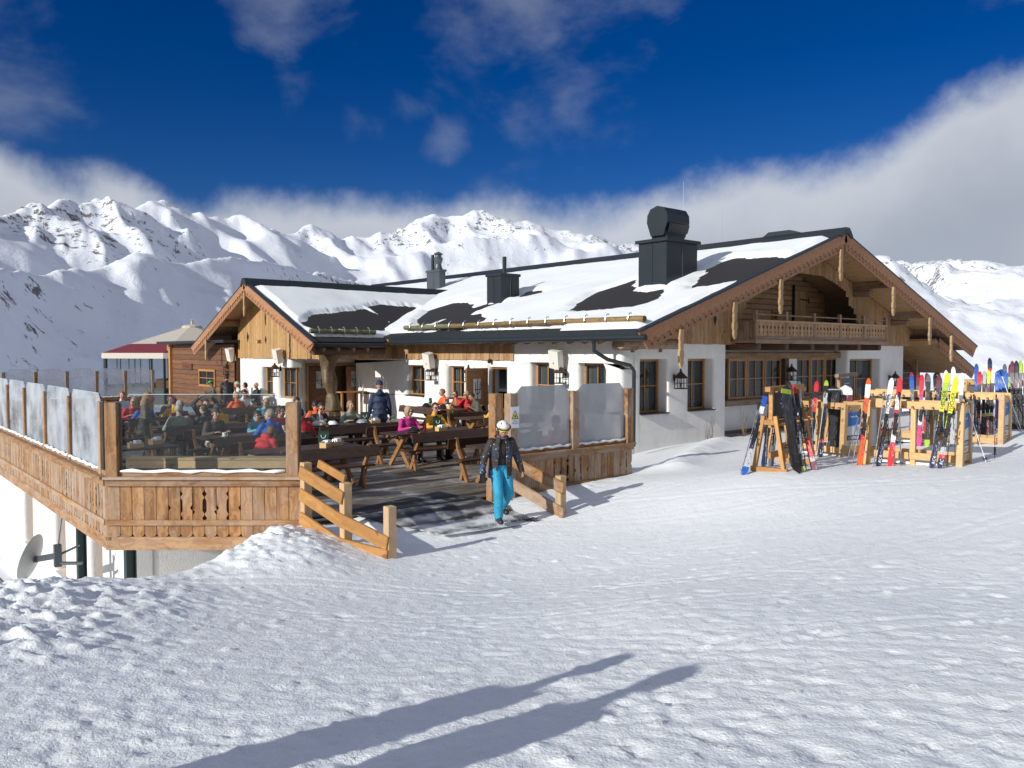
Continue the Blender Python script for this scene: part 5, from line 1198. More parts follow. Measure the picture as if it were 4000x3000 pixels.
tabletop('glass', -18.6, 10.15, 'empty tall glass between the two helmets on the table'); tabletop('glass', -15.9, 10.75, 'dark drink glass before the pink jacket', mat=plain('red_drink', (.12, .01, .015), .1)); tabletop('glass', -17.9, 9.05 - .9, 'latte glass before the dark haired woman', mat=plain('latte', (.62, .50, .33), .3))
tag(obj('gloves', G().sphere((0, 0, .05), .07, sc=(1.4, .9, .6)).sphere((.1, .05, .05), .06, sc=(1.3, .8, .6)).mesh(), BLACKP, None, TR((-21.95, 15.3, TZ)), smooth=True), 'black ski gloves left on the table under the window', 'gloves')
# ================================================================== PEOPLE
def cloth(name, c, rough=.6, sheen=0., pat=None):
    m, g, b, o = material(name)
    t = g.new('ShaderNodeTexCoord').outputs['Object']; n = g.noise(t, 7, 4, .6); f = g.noise(t, 260, 2)
    col = g.mix(g.step(n, .3, .7), (c[0] * .86, c[1] * .86, c[2] * .86, 1), (min(1, c[0] * 1.1), min(1, c[1] * 1.1), min(1, c[2] * 1.1), 1))
    if pat:
        v = g.noise(t, 9, 3, .5, 2.2); sp = g.step(g.math('ABSOLUTE', g.math('SUBTRACT', v, .5)), .008, .022, 1., 0.)
        zone = g.step(g.noise(t, 3.2, 2), .46, .58); col = g.mix(g.math('MULTIPLY', sp, zone), col, (*pat, 1))
        dots = g.new('ShaderNodeTexVoronoi'); g.put(dots.inputs['Vector'], t); dots.inputs['Scale'].default_value = 16
        col = g.mix(g.step(dots.outputs['Distance'], .10, .16, .9, 0.), col, (.65, .72, .8, 1))
    g.put(b.inputs['Base Color'], col); b.inputs['Roughness'].default_value = rough
    fd = g.noise(g.vmath('MULTIPLY', t, (9, 9, 22)), 1., 3, .55, .8)      # creases
    bump(g, b, g.math('ADD', g.math('ADD', n, g.math('MULTIPLY', fd, .9)), g.math('MULTIPLY', f, .15)), .7, .03); return m
SKIN = plain('skin', (.56, .31, .21), .5, 0, .08, .05); SKIN2 = plain('skin_tanned', (.45, .23, .14), .5, 0, .08, .05)
LIPS = plain('lips', (.45, .16, .13), .45, 0, .05, 0); EYE = plain('eye_dark', (.02, .015, .012), .2, 0, .05, 0)
def ik(a, c, l1, l2, pole):
    a, c, pole = Vector(a), Vector(c), Vector(pole); d = c - a; L = min(d.length, (l1 + l2) * .995); d.normalize()
    c = a + d * L; x = (l1 * l1 - l2 * l2 + L * L) / (2 * L); h = math.sqrt(max(0, l1 * l1 - x * x))
    p = pole - d * pole.dot(d); p.normalize(); return a + d * x + p * h, c
class Acc:
    "cheap bag of ellipsoids, skinned together later"
    def __init__(s): s.v = []; s.f = []; s.n = 0
_b = bmesh.new(); bmesh.ops.create_icosphere(_b, subdivisions=2, radius=1); UV = np.array([v.co[:] for v in _b.verts]); UF = np.array([[v.index for v in f.verts] for f in _b.faces]); _b.free()
def blob(ac, c, r, M=None):
    r = r if isinstance(r, (tuple, list)) else (r, r, r); P_ = UV * np.array(r) + np.array(c)
    if M is not None: m4 = np.array(M); P_ = P_ @ m4[:3, :3].T + m4[:3, 3]
    ac.v.append(P_); ac.f.append(UF + ac.n); ac.n += len(UV)
def capsule(ac, a, b, ra, rb):
    a, b = Vector(a), Vector(b); n = max(3, int((b - a).length / (.45 * min(ra, rb))))
    for i in range(n + 1): t = i / n; blob(ac, a.lerp(b, t), ra + (rb - ra) * t)
PENDING = []          # (temp object, finish function): all bodies are skinned in one pass
def pend(bm, voxel, smooth, fn):
    me = grid_mesh('tmp', np.concatenate(bm.v), np.concatenate(bm.f)); o = bpy.data.objects.new('tmp_body', me); COL.objects.link(o)
    r = o.modifiers.new('r', 'REMESH'); r.mode = 'VOXEL'; r.voxel_size = voxel
    s = o.modifiers.new('s', 'SMOOTH'); s.factor = .5; s.iterations = smooth
    PENDING.append((o, fn))
def flush():
    dg = bpy.context.evaluated_depsgraph_get(); out = []
    for o, fn in PENDING: out.append((bpy.data.meshes.new_from_object(o.evaluated_get(dg)), fn))
    for o, fn in PENDING: bpy.data.objects.remove(o)
    PENDING.clear()
    for me, fn in out: fn(me)
TPL = {}
# head: face towards +Y, origin at its centre
b_ = Acc(); blob(b_, (0, -.012, .022), (.077, .096, .098)); blob(b_, (0, .022, -.045), (.060, .070, .072)); blob(b_, (0, .045, -.088), (.034, .034, .026)); blob(b_, (0, .062, .026), (.055, .030, .026))
blob(b_, (0, .098, .004), (.011, .012, .022)); blob(b_, (0, .106, -.018), (.015, .015, .012)); blob(b_, (.036, .062, -.03), (.025, .024, .024)); blob(b_, (-.036, .062, -.03), (.025, .024, .024))
for s in (-1, 1): blob(b_, (s * .079, -.006, -.008), (.010, .020, .032))
blob(b_, (0, .083, -.052), (.024, .012, .008)); blob(b_, (0, .081, -.064), (.022, .012, .009)); capsule(b_, (0, -.012, -.06), (0, -.022, -.16), .050, .055)
pend(b_, .0068, 4, lambda me: TPL.__setitem__('head', me))
# right hand: wrist at origin, fingers along +X, palm down (-Z), thumb towards +Y
def hand_bm(curl):
    b = Acc()
    for y in (-.026, -.009, .009, .026): capsule(b, (.01, y * .7, 0), (.085, y, 0), .014, .012)
    for y, L in ((-.031, .058), (-.0105, .072), (.0105, .078), (.031, .070)):
        p = Vector((.085, y, 0)); a = curl * .35
        for k in range(3):
            q = p + Vector((math.cos(a), 0, -math.sin(a))) * (L * (.45, .32, .23)[k]); capsule(b, p, q, .0088 - k * .0008, .0082 - k * .0008); p = q; a += curl * .55
    p = Vector((.022, .03, -.004)); q = p + Vector((.030, .028, -.010)); capsule(b, p, q, .0115, .010); capsule(b, q, q + Vector((.030, .012, -.008 - .01 * curl)), .0095, .0082); return b
pend(hand_bm(.75), .0052, 2, lambda me: TPL.__setitem__('hand', me)); pend(hand_bm(1.7), .0052, 2, lambda me: TPL.__setitem__('fist', me))
flush()
def person(label, loc, heading, pose='sit', jacket=None, trousers=None, shoes=None, skin=None, hair=(.05, .03, .02), hairlen=0, H=1.75, lean=8., twist=0., tilt=0., hyaw=0., hpitch=0., hands=None, feet=None, gloves=None,
           shades=False, helmet=None, goggles=None, cap=None, hat=None, hood=False, inner=None, voxel=.021, hold=None, bulk=1., group=None, coat=0., legs=1., shell=None, armk=1.):
    s = H / 1.75; loc = Vector(loc); Mw = Matrix.Translation(loc) @ Matrix.Rotation(heading - math.pi / 2, 4, 'Z')
    hz = {'sit': .57, 'stand': .94 * s}[pose] if pose in ('sit', 'stand') else pose
    P = Vector((0, 0, hz)); T = Matrix.Rotation(R_(twist), 3, 'Z') @ Matrix.Rotation(R_(-lean), 3, 'X') @ Matrix.Rotation(R_(tilt), 3, 'Y')
    N = P + T @ Vector((0, 0, .50 * s)); C = P + T @ Vector((0, .015, .31 * s)); B = P + T @ Vector((0, .01, .14 * s))
    segs = []; bm = Acc()
    def E(c, r, k, R3=None): blob(bm, c, tuple(x * s for x in r), (Matrix.Translation(Vector(c)) @ (R3 or T).to_4x4() @ Matrix.Translation(-Vector(c)))); segs.append((Vector(c), Vector(c), max(r) * s, k))
    def Cp(a, b, ra, rb, k): capsule(bm, a, b, ra * s, rb * s); segs.append((Vector(a), Vector(b), (ra + rb) / 2 * s, k))
    k_ = bulk; kt = 5 if shell else 0
    E(P, (.165 * k_, .125 * k_, .12), 1 if pose == 'sit' else 1); E(P + T @ Vector((0, 0, .10 * s)), (.158 * k_, .122 * k_, .12), kt); E(B, (.155 * k_, .12 * k_, .14), kt); E(C, (.185 * k_, .128 * k_, .17), kt); E(N + T @ Vector((0, -.01, -.05 * s)), (.17 * k_, .095, .06), kt); Cp(N + T @ Vector((0, -.01, -.03)), N + T @ Vector((0, -.003, .055 * s)), .072, .068, kt)
    if coat: E(P + T @ Vector((0, 0, -.06 * s)), (.185 * k_, .15 * k_, .16), 0); E(P + T @ Vector((0, -.01, -.06 * s - coat)), (.19 * k_, .155 * k_, .12), 0)
    if hood: E(N + T @ Vector((0, -.11, -.01)), (.12, .07, .075), 0)
    hands = hands or [(-.17, .40, .83), (.17, .40, .83)]; feet = feet or ([(-.13, .42, .08), (.13, .42, .08)] if pose == 'sit' else [(-.10, 0, .08), (.10, .03, .08)])
    ends = []
    for i, sd in enumerate((-1, 1)):
        sh = N + T @ Vector((sd * .175 * s, -.01, -.06 * s)); hd = Vector(hands[i]); el, hd = ik(sh, hd, .295 * s, .265 * s, Vector((sd * .7, -.6, -.6)))
        Cp(sh, el, .071 * k_ * armk, .058 * k_ * armk, 0); Cp(el, hd, .057 * k_ * armk, .044 * armk, 0); ends.append((el, hd, sd))
        hp = P + Vector((sd * .095 * s, .01, -.02)); ft = Vector(feet[i]); kn, an = ik(hp, ft, .44 * s, .43 * s, Vector((sd * .12, 1., .25)))
        Cp(hp, kn, .098 * (1 + (legs - 1) * .6), .070 * legs, 1); Cp(kn, an + UP * .04, .071 * legs, .064 * legs, 1)
        fd = (Matrix.Rotation(R_(-6 * sd), 3, 'Z') @ Vector((0, 1, 0)))
        Cp(an + UP * .02, an, .066 * (1 + (legs - 1) * .5), .062, 3); Cp(an + fd * -.05 - UP * .026, an + fd * .17 - UP * .034, .054 * (1 + (legs - 1) * .3), .046 * (1 + (legs - 1) * .3), 3)
    Hm = T @ Matrix.Rotation(R_(-hyaw), 3, 'Z') @ Matrix.Rotation(R_(lean * .75 - hpitch), 3, 'X'); hc = N + T @ Vector((0, .012, .06 * s)) + Hm @ Vector((0, .015, .125 * s)); HM = Matrix.Translation(hc) @ Hm.to_4x4() @ Matrix.Scale(s * 1.03, 4)
    jm = jacket; mats = [jm, trousers, skin or SKIN, shoes or BLACKP, gloves or skin or SKIN, inner or jm, LIPS, EYE]
    def finish(me):
        n = len(me.polygons); c = np.empty(n * 3, np.float32); me.polygons.foreach_get('center', c); c = c.reshape(-1, 3); best = np.full(n, 1e9); idx = np.zeros(n, np.int32)
        for a, b, r, k in segs:
            a, b = np.array(a), np.array(b); d = b - a; L2 = (d * d).sum(); t = np.clip(((c - a) @ d) / L2, 0, 1) if L2 > 1e-9 else np.zeros(n)
            dist = np.linalg.norm(c - a - t[:, None] * d, axis=1) - r; m_ = dist < best; best[m_] = dist[m_]; idx[m_] = k
        loc_ = (c - np.array(P)) @ np.array(T)           # torso space
        if inner is not None and not shell: idx[(idx == 0) & (loc_[:, 1] > .06) & (np.abs(loc_[:, 0]) < .068 + .02 * (loc_[:, 2] < .1)) & (loc_[:, 2] > .055) & (loc_[:, 2] < .56)] = 5; idx[(idx == 0) & (loc_[:, 1] > .02) & (loc_[:, 0] > -.12) & (loc_[:, 0] < .035) & (loc_[:, 2] <= .055)] = 1
        me.materials.clear(); bm = bmesh.new(); bm.from_mesh(me)
        for f, k in zip(bm.faces, idx): f.material_index = int(k); f.smooth = True
        def add(tpl, M, k, lips=False):
            n0 = len(bm.faces); t2 = TPL[tpl].copy(); t2.transform(M); bm.from_mesh(t2); bm.faces.ensure_lookup_table(); inv = M.inverted()
            for f in bm.faces[n0:]:
                f.material_index = k; f.smooth = True
                if lips:
                    q = inv @ f.calc_center_median()
                    if abs(q.x) < .023 and -.071 < q.z < -.047 and q.y > .083: f.material_index = 6
            bpy.data.meshes.remove(t2)
        add('head', HM, 2, True)
        for x in (-.031, .031):
            n0 = len(bm.faces); bmesh.ops.create_uvsphere(bm, u_segments=8, v_segments=6, radius=.012, matrix=HM @ Matrix.Translation((x, .077, .004))); bm.faces.ensure_lookup_table()
            for f in bm.faces[n0:]: f.material_index = 7; f.smooth = True
        for el, hd, sd in ends:
            x = (hd - el).normalized(); up = Vector((0, 0, 1)); z = up - x * up.dot(x)
            if z.length < .25: z = Vector((sd, .3, 0)); z = z - x * z.dot(x)
            z.normalize(); y = z.cross(x); Mh = Matrix((x, y, z)).transposed().to_4x4(); Mh.translation = hd - x * .01
            if sd > 0: pass
            else: Mh = Mh @ Matrix.Diagonal((1, -1, 1, 1))
            # thumb points inwards
            Mh = Mh @ Matrix.Diagonal((1.02 * s, (1 if sd > 0 else 1) * 1.02 * s, 1.02 * s, 1)); add('fist' if hold else 'hand', Mh, 4)
        out = bpy.data.meshes.new('person'); bm.to_mesh(out); bm.free()
        for m_ in mats: out.materials.append(m_)
        o = obj('person', out, None, None, Mw); tag(o, label, 'person', group)
        WH = Mw @ HM
        def child(name, bm2, mat, sm=True): me2 = bpy.data.meshes.new(name); bm2.to_mesh(me2); bm2.free(); return obj(name, me2, mat, o, WH, smooth=sm)
        if hair is not None and helmet is None:
            b2 = bmesh.new(); bmesh.ops.create_icosphere(b2, subdivisions=4, radius=1, matrix=Matrix.Translation((0, -.016, .026)) @ Matrix.Diagonal((.088, .108, .110, 1)))
            rm = []
            for v in b2.verts:
                if v.co.y > .02 + .35 * max(0, v.co.z - .02) and v.co.z < .085: rm.append(v)
                elif v.co.z < -.045 and not hairlen: rm.append(v)
                else: v.co += v.co.normalized() * .007 * mnoise.noise(v.co * 45)
            bmesh.ops.delete(b2, geom=rm, context='VERTS')
            if hairlen:
                for v in b2.verts:
                    if v.co.z < -.01: v.co.z -= hairlen * min(1, (-.01 - v.co.z) / .07); v.co.y -= .02; v.co.x *= 1.08
            hm = plain('hair_%d' % len(bpy.data.materials), hair, .55, 0, .35, .6, 90); child('hair', b2, hm)
        def lens(mat, w=.030, h=.017, y=.098, z=.006, fr=None):
            b2 = bmesh.new()
            for x in (-.034, .034): bmesh.ops.create_cube(b2, size=1, matrix=Matrix.Translation((x, y - abs(x) * .12, z)) @ Matrix.Rotation(R_(-12 if x > 0 else 12), 4, 'Z') @ Matrix.Diagonal((2 * w * .93, .006, 2 * h, 1)))
            for x in (-.075, .075): bmesh.ops.create_cube(b2, size=1, matrix=Matrix.Translation((x, .045, z + .006)) @ Matrix.Diagonal((.005, .10, .008, 1)))
            bmesh.ops.create_cube(b2, size=1, matrix=Matrix.Translation((0, y + .004, z + .008)) @ Matrix.Diagonal((.02, .006, .006, 1))); child('sunglasses', b2, mat, False)
        if shell:      # open jacket hanging loose over the sweater
            zs = [-.17, -.12, -.05, .03, .12, .22, .31, .39, .44, .475, .50, .545]; aw = [.222, .224, .215, .208, .205, .213, .225, .222, .195, .14, .112, .128]; bd = [.185, .186, .176, .168, .164, .168, .172, .158, .135, .115, .105, .122]
            b2 = bmesh.new(); n_ = 56; lay = []
            for off in (0, .011):
                rows_ = []
                for j, (z, a_, d_) in enumerate(zip(zs, aw, bd)):
                    ho = R_(np.interp(z, [-.17, .1, .44, .55], [27, 20, 15, 26])); c0 = R_(90 - 6); row = []
                    for i in range(n_):
                        ph = c0 + ho + (2 * math.pi - 2 * ho) * i / (n_ - 1); fo = 1 + .018 * math.sin(6 * ph + 4 * z) * (z < .4) + .02 * mnoise.noise((math.cos(ph) * 3, math.sin(ph) * 3, z * 11)); k2 = (1 - off / a_) * fo
                        row.append(b2.verts.new(P + T @ (Vector((a_ * math.cos(ph) * k2, d_ * math.sin(ph) * k2 - .005, z)) * s)))
                    rows_.append(row)
                lay.append(rows_)
            for rows_ in lay:
                for A_, B_ in zip(rows_, rows_[1:]):
                    for i in range(n_ - 1): b2.faces.new((A_[i], A_[i + 1], B_[i + 1], B_[i]))
            for e_ in (0, -1):
                for i in range(n_ - 1): b2.faces.new((lay[0][e_][i], lay[0][e_][i + 1], lay[1][e_][i + 1], lay[1][e_][i]))
                for j in range(len(zs) - 1): b2.faces.new((lay[0][j][e_], lay[0][j + 1][e_], lay[1][j + 1][e_], lay[1][j][e_]))
            bmesh.ops.recalc_face_normals(b2, faces=b2.faces[:]); m2 = bpy.data.meshes.new('jacket'); b2.to_mesh(m2); b2.free(); obj('jacket', m2, shell, o, Mw, smooth=True)
            sc_ = G(); sc_.tube([P + T @ (Vector((.075 * math.cos(a), .07 * math.sin(a) + .005, .535 + .01 * math.sin(3 * a))) * s) for a in np.linspace(0, 2 * math.pi, 18)], .022, 7); obj('scarf', sc_.mesh(), cloth('scarf_cloth', (.16, .12, .17), .8), o, Mw, smooth=True)
        if shades: lens(BLKG)
        if helmet:
            b2 = bmesh.new(); bmesh.ops.create_icosphere(b2, subdivisions=4, radius=1, matrix=Matrix.Translation((0, -.012, .03)) @ Matrix.Diagonal((.112, .132, .122, 1)))
            rm = [v for v in b2.verts if (v.co.y > .035 and v.co.z < .052) or v.co.z < -.055 or (v.co.z < -.005 and v.co.y > -.02 and abs(v.co.x) < .085)]
            bmesh.ops.delete(b2, geom=rm, context='VERTS'); child('helmet', b2, helmet)
            gg = G()
            for x in (-.045, .045):
                for y in (-.05, .03): gg.box((x, y, .03 + .118 * math.sqrt(max(.1, 1 - (x / .112) ** 2 - (y / .13) ** 2))), (.012, .04, .012))
            obj('helmet_vent', gg.mesh(), BLACKP, o, WH)
            gg = G(); gg.tube([(.082, .02, -.0), (.074, .04, -.06), (.04, .055, -.105), (0, .06, -.118), (-.04, .055, -.105), (-.074, .04, -.06), (-.082, .02, 0)], .006, 6); obj('chin_strap', gg.mesh(), BLACKP, o, WH)
        if goggles:
            zc, yy = goggles; gg = G(); gg.tube([(.122 * math.cos(a), -.012 + .142 * math.sin(a), zc) for a in np.linspace(-.3, math.pi + .3, 20)], .011, 6); obj('goggle_strap', gg.mesh(), BLACKP, o, WH)
            b2 = bmesh.new(); k = 11; ring = []
            for i in range(k):
                a = (i / (k - 1) - .5) * 1.9; x, y = .105 * math.sin(a), -.02 + .152 * math.cos(a); hh = .030 - .012 * max(0, abs(a) - .6) ; nb_ = .012 if abs(a) < .25 else 0
                ring.append((b2.verts.new((x, y, zc + hh)), b2.verts.new((x, y + .006, zc)), b2.verts.new((x, y, zc - hh + nb_))))
            for A, Bq in zip(ring, ring[1:]): b2.faces.new((A[0], A[1], Bq[1], Bq[0])); b2.faces.new((A[1], A[2], Bq[2], Bq[1]))
            child('goggles_lens', b2, GOGL); gg = G()
            for e in (0, 2): gg.tube([(x * 1.01, y, z) for x, y, z in [(.105 * math.sin((i / 10 - .5) * 1.9), -.018 + .152 * math.cos((i / 10 - .5) * 1.9), zc + (1 if e == 0 else -1) * (.031 - .012 * max(0, abs((i / 10 - .5) * 1.9) - .6)) + (.012 if e == 2 and abs(i - 5) < 2 else 0)) for i in range(11)]], .007, 6)
            obj('goggles_frame', gg.mesh(), GOGF, o, WH)
        if cap:
            b2 = bmesh.new(); bmesh.ops.create_icosphere(b2, subdivisions=3, radius=1, matrix=Matrix.Translation((0, -.014, .034)) @ Matrix.Diagonal((.094, .114, .108, 1))); bmesh.ops.delete(b2, geom=[v for v in b2.verts if v.co.z < .045], context='VERTS')
            bmesh.ops.create_cone(b2, cap_ends=True, segments=16, radius1=.085, radius2=.08, depth=.008, matrix=Matrix.Translation((0, .09, .05)) @ Matrix.Rotation(R_(-12), 4, 'X')); child('cap', b2, cap)
        if hat:
            b2 = bmesh.new(); bmesh.ops.create_icosphere(b2, subdivisions=3, radius=1, matrix=Matrix.Translation((0, -.014, .03)) @ Matrix.Diagonal((.098, .118, .125, 1))); bmesh.ops.delete(b2, geom=[v for v in b2.verts if v.co.z < .012 + .25 * max(0, v.co.y)], context='VERTS'); child('hat', b2, hat)
    pend(bm, voxel * s, 5, finish); return Mw
GOGL = plain('goggle_lens', (.42, .20, .24), .08, 0, .1, 0); GOGF = plain('goggle_frame', (.55, .58, .06), .3, 0, .05, 0)
BLK = cloth('black_cloth', (.016, .016, .019), .55); DK = cloth('charcoal_cloth', (.045, .045, .05)); NAVY = cloth('navy_cloth', (.014, .03, .075)); RED = cloth('red_cloth', (.50, .022, .03)); ORG = cloth('orange_cloth', (.72, .12, .02)); YLW = cloth('yellow_cloth', (.72, .36, .015)); PINK = cloth('magenta_cloth', (.52, .02, .22)); TURQ = cloth('turquoise_cloth', (.02, .31, .50)); LTURQ = cloth('aqua_cloth', (.10, .33, .42), .35)
KHAKI = cloth('khaki_cloth', (.27, .27, .21)); OLIVE = cloth('olive_cloth', (.085, .085, .06)); BROWN = cloth('brown_cloth', (.06, .042, .032)); SILVER = cloth('silver_cloth', (.60, .64, .74), .4); WHT = cloth('white_cloth', (.72, .72, .74)); BLUE = cloth('blue_cloth', (.015, .09, .40)); BEIGE = cloth('beige_cloth', (.50, .45, .37)); GRN = cloth('green_cloth', (.05, .30, .04)); WINEC = cloth('wine_cloth', (.13, .015, .03))
PATJ = cloth('patterned_jacket', (.030, .022, .018), .6, 0, (.03, .22, .62)); SWEAT = cloth('sweater', (.030, .019, .016), .85); BOOT = plain('ski_boot', (.025, .025, .028), .28, .1, .3, .02)
DEG = math.radians
# the woman stepping down from the terrace
wx = at(1955, 2040, 13.05); wz = ramp_z(wx.x, wx.y) + .05 if wx.x < -9.75 else gh(wx.x, wx.y)
MW = person('woman in white helmet, patterned dark jacket and turquoise trousers stepping off the ramp', (wx.x, wx.y, wz), DEG(-20), 'stand', PATJ, TURQ, BOOT, SKIN2, None, 0, 1.63, lean=7, hyaw=8, hpitch=24, hands=[(.36, .14, .82), (-.36, .02, .80)][::-1], feet=[(-.10, -.20, .16), (.09, .17, .09)],
       helmet=WHITEG, goggles=(.062, 0), inner=SWEAT, voxel=.0125, hold=True, bulk=1.0, legs=1.28, shell=PATJ, armk=1.2)
def seated(label, x, y, head, **k): return person(label, (x, y, 0), DEG(head), 'sit', group=None, **k)
# facing the slope = heading 0 (+X); facing the valley side = 180
seated('woman in a magenta ski jacket and sunglasses at the middle table', -16.72, 10.75, 0, jacket=PINK, trousers=BLK, hair=(.42, .30, .17), hairlen=.06, shades=True, hyaw=-35, H=1.68, lean=12)
seated('man in a yellow jacket with black shoulders and sunglasses at the middle table', -16.72, 11.55, 0, jacket=YLW, trousers=BLK, hair=(.04, .025, .015), shades=True, hyaw=5, inner=BLK, lean=6)
person('man in a navy coat and woollen hat standing with his back to the slope', (-19.6, 11.75, 0), DEG(152), 'stand', NAVY, BLK, BLACKP, SKIN, None, 0, 1.82, lean=4, hands=[(-.30, .10, .84), (.30, .08, .84)], hat=NAVY, coat=.12, bulk=1.2, gloves=BLACKP, hood=True)
for y, lab, kw in ((15.0, 'man in a bright orange jacket by the terrace window', dict(jacket=ORG, hair=(.25, .16, .08), hyaw=-10)),): pass
person('man in a bright orange jacket seated under the terrace window', (-23.0, 16.45, 0), DEG(-90), 'sit', ORG, BLK, BLACKP, SKIN, (.22, .14, .07), 0, lean=14, hpitch=12, hyaw=30)
person('woman with sunglasses in red and lime at the window table', (-22.25, 16.45, 0), DEG(-95), 'sit', RED, BLK, BLACKP, SKIN, (.06, .03, .02), .03, 1.66, shades=True, inner=GRN, lean=16)
person('grey blond woman in a red jacket drinking at the window table', (-21.7, 16.45, 0), DEG(-80), 'sit', RED, BLK, BLACKP, SKIN, (.45, .38, .28), .02, 1.68, shades=True, lean=14, hands=[(-.06, .22, 1.08), (.06, .22, 1.06)])
person('dark haired man in an olive jacket bowed over the window table', (-21.0, 16.4, 0), DEG(-110), 'sit', OLIVE, BLK, BLACKP, SKIN2, (.03, .02, .015), 0, lean=26, hpitch=22)
person('person in an orange yellow jacket behind the gate post', (-17.58, 14.35, 0), DEG(180), 'sit', YLW, BLK, BLACKP, SKIN, (.1, .06, .03), 0, lean=10, hood=True)
# tables behind the pine railing
seated('person in a black helmet and red jacket with their back to the slope', -17.2, 8.35, 180, jacket=RED, trousers=BLK, hair=None, helmet=BLKG, lean=24, hpitch=14, inner=BLK, bulk=1.05)
seated('dark haired woman holding a hand to her face near the carved post', -19.45, 9.75, 0, jacket=BLK, trousers=BLK, hair=(.05, .028, .018), hairlen=.10, shades=True, lean=22, hpitch=16, hands=[(-.12, .36, .86), (.05, .28, 1.02)], inner=WHT)
seated('man in a white and black ski jacket reading near the porch', -22.2, 10.4, 0, jacket=WHT, trousers=BLK, hair=(.03, .02, .015), lean=18, hpitch=26, inner=BLK)
seated('person in an orange red jacket leaning over the porch table', -20.8, 10.5, 165, jacket=ORG, trousers=BLK, hair=(.03, .02, .02), lean=38, hpitch=20)
seated('person in a blue jacket turned sideways at the turquoise child\'s table', -17.2, 7.55, 175, jacket=BLUE, trousers=BLK, hair=(.30, .25, .2), lean=14, hyaw=-50, bulk=1.1)
seated('child in a shiny aqua jacket with sunglasses and dark cap', -18.6, 7.75, 8, jacket=LTURQ, trousers=BLK, hair=(.05, .03, .02), H=1.5, cap=BLK, shades=True, lean=10)
seated('man in a dark brown jacket and cap behind the red jacket', -18.6, 6.75, 10, jacket=BROWN, trousers=BEIGE, hair=(.04, .03, .02), cap=DK, lean=12, bulk=1.1)
seated('person in a red hooded jacket bending far forward behind the clear pane', -15.45, 6.45, 120, jacket=RED, trousers=BEIGE, hair=(.16, .08, .04), hairlen=.02, lean=52, hpitch=15, hood=True, bulk=1.1, hands=[(-.1, .45, .45), (.12, .48, .42)])
seated('man in a yellow jacket with sunglasses on his brow leaning to his neighbour', -20.35, 7.75, 215, jacket=YLW, trousers=BLK, hair=(.02, .02, .02), lean=20, hpitch=20, inner=DK)
seated('person in black lifting both hands to the hair', -21.85, 7.75, -10, jacket=BLK, trousers=BLK, hair=(.03, .02, .015), hands=[(-.16, .08, 1.42), (.16, .08, 1.42)], bulk=1.12)
seated('grey haired man in a khaki jacket with his back to the slope', -20.35, 6.6, 170, jacket=KHAKI, trousers=BLK, hair=(.35, .34, .32), lean=16, bulk=1.18)
seated('grey haired man in sunglasses and wine red top facing the khaki jacket', -21.85, 7.05, 5, jacket=WINEC, trousers=BLK, hair=(.38, .37, .36), shades=True, inner=BLK)
seated('man in a dark olive jacket and sunglasses at the third table', -24.95, 7.75, 10, jacket=OLIVE, trousers=NAVY, hair=(.04, .03, .02), shades=True, lean=14, skin=SKIN2)
person('woman with long light brown hair in an olive coat standing by the tables', (-20.2, 5.72, 0), DEG(75), 'stand', OLIVE, DK, BOOT, SKIN, (.24, .14, .06), .30, 1.70, lean=6, hpitch=12, coat=.12, hands=[(-.12, .24, 1.0), (.14, .24, .98)])
seated('person in a silver white jacket far back beside the frosted panes', -27.72, 7.2, 0, jacket=SILVER, trousers=BLK, hair=(.22, .14, .08), lean=4, hands=[(-.2, .3, .7), (.2, .3, .7)])
seated('red haired person in a light scarf at the back by the parasol bar', -27.7, 5.7, -20, jacket=BEIGE, trousers=BLK, hair=(.18, .05, .03), lean=5)
person('person in a green cap and olive jacket at the cabin wall', (-36.2, 13.3, 0), DEG(-95), 'sit', OLIVE, BLK, BLACKP, SKIN, (.05, .03, .02), 0, cap=GRN, lean=16, hpitch=10)
person('dark haired man in a black suit bending over the wing table', at(890, 1560, 32) * Vector((1, 1, 0)), DEG(165), 'stand', BLK, BLK, BLACKP, SKIN, (.012, .011, .012), 0, 1.8, lean=30, hpitch=20, inner=None)
person('woman in a beige fur hat and red scarf before the wing windows', (-34.3, 13.62, 0), DEG(-100), 'sit', WHT, BLK, BLACKP, SKIN, (.2, .1, .05), .02, 1.66, hat=BEIGE, inner=RED, hyaw=40)
person('dark haired woman in a pale pink jacket before the wing windows', (-33.4, 13.62, 0), DEG(-100), 'sit', cloth('pale_pink', (.62, .48, .50)), BLK, BLACKP, SKIN, (.02, .015, .012), .03, 1.68, hyaw=35, inner=DK)
person('bald man in a black jacket before the wing corner', (-32.3, 13.6, 0), DEG(-85), 'sit', BLK, BLK, BLACKP, SKIN, None, 0, 1.76, lean=4)
person('person in a red jacket behind the right frosted pane', (-11.98, 11.5, 0), DEG(180), 'sit', RED, BLK, BLACKP, SKIN, (.06, .04, .02), 0, lean=24)
person('person in a dark jacket behind the right frosted pane', (-11.98, 12.15, 0), DEG(175), 'sit', BLK, BLK, BLACKP, SKIN, (.3, .24, .16), .02, lean=20)
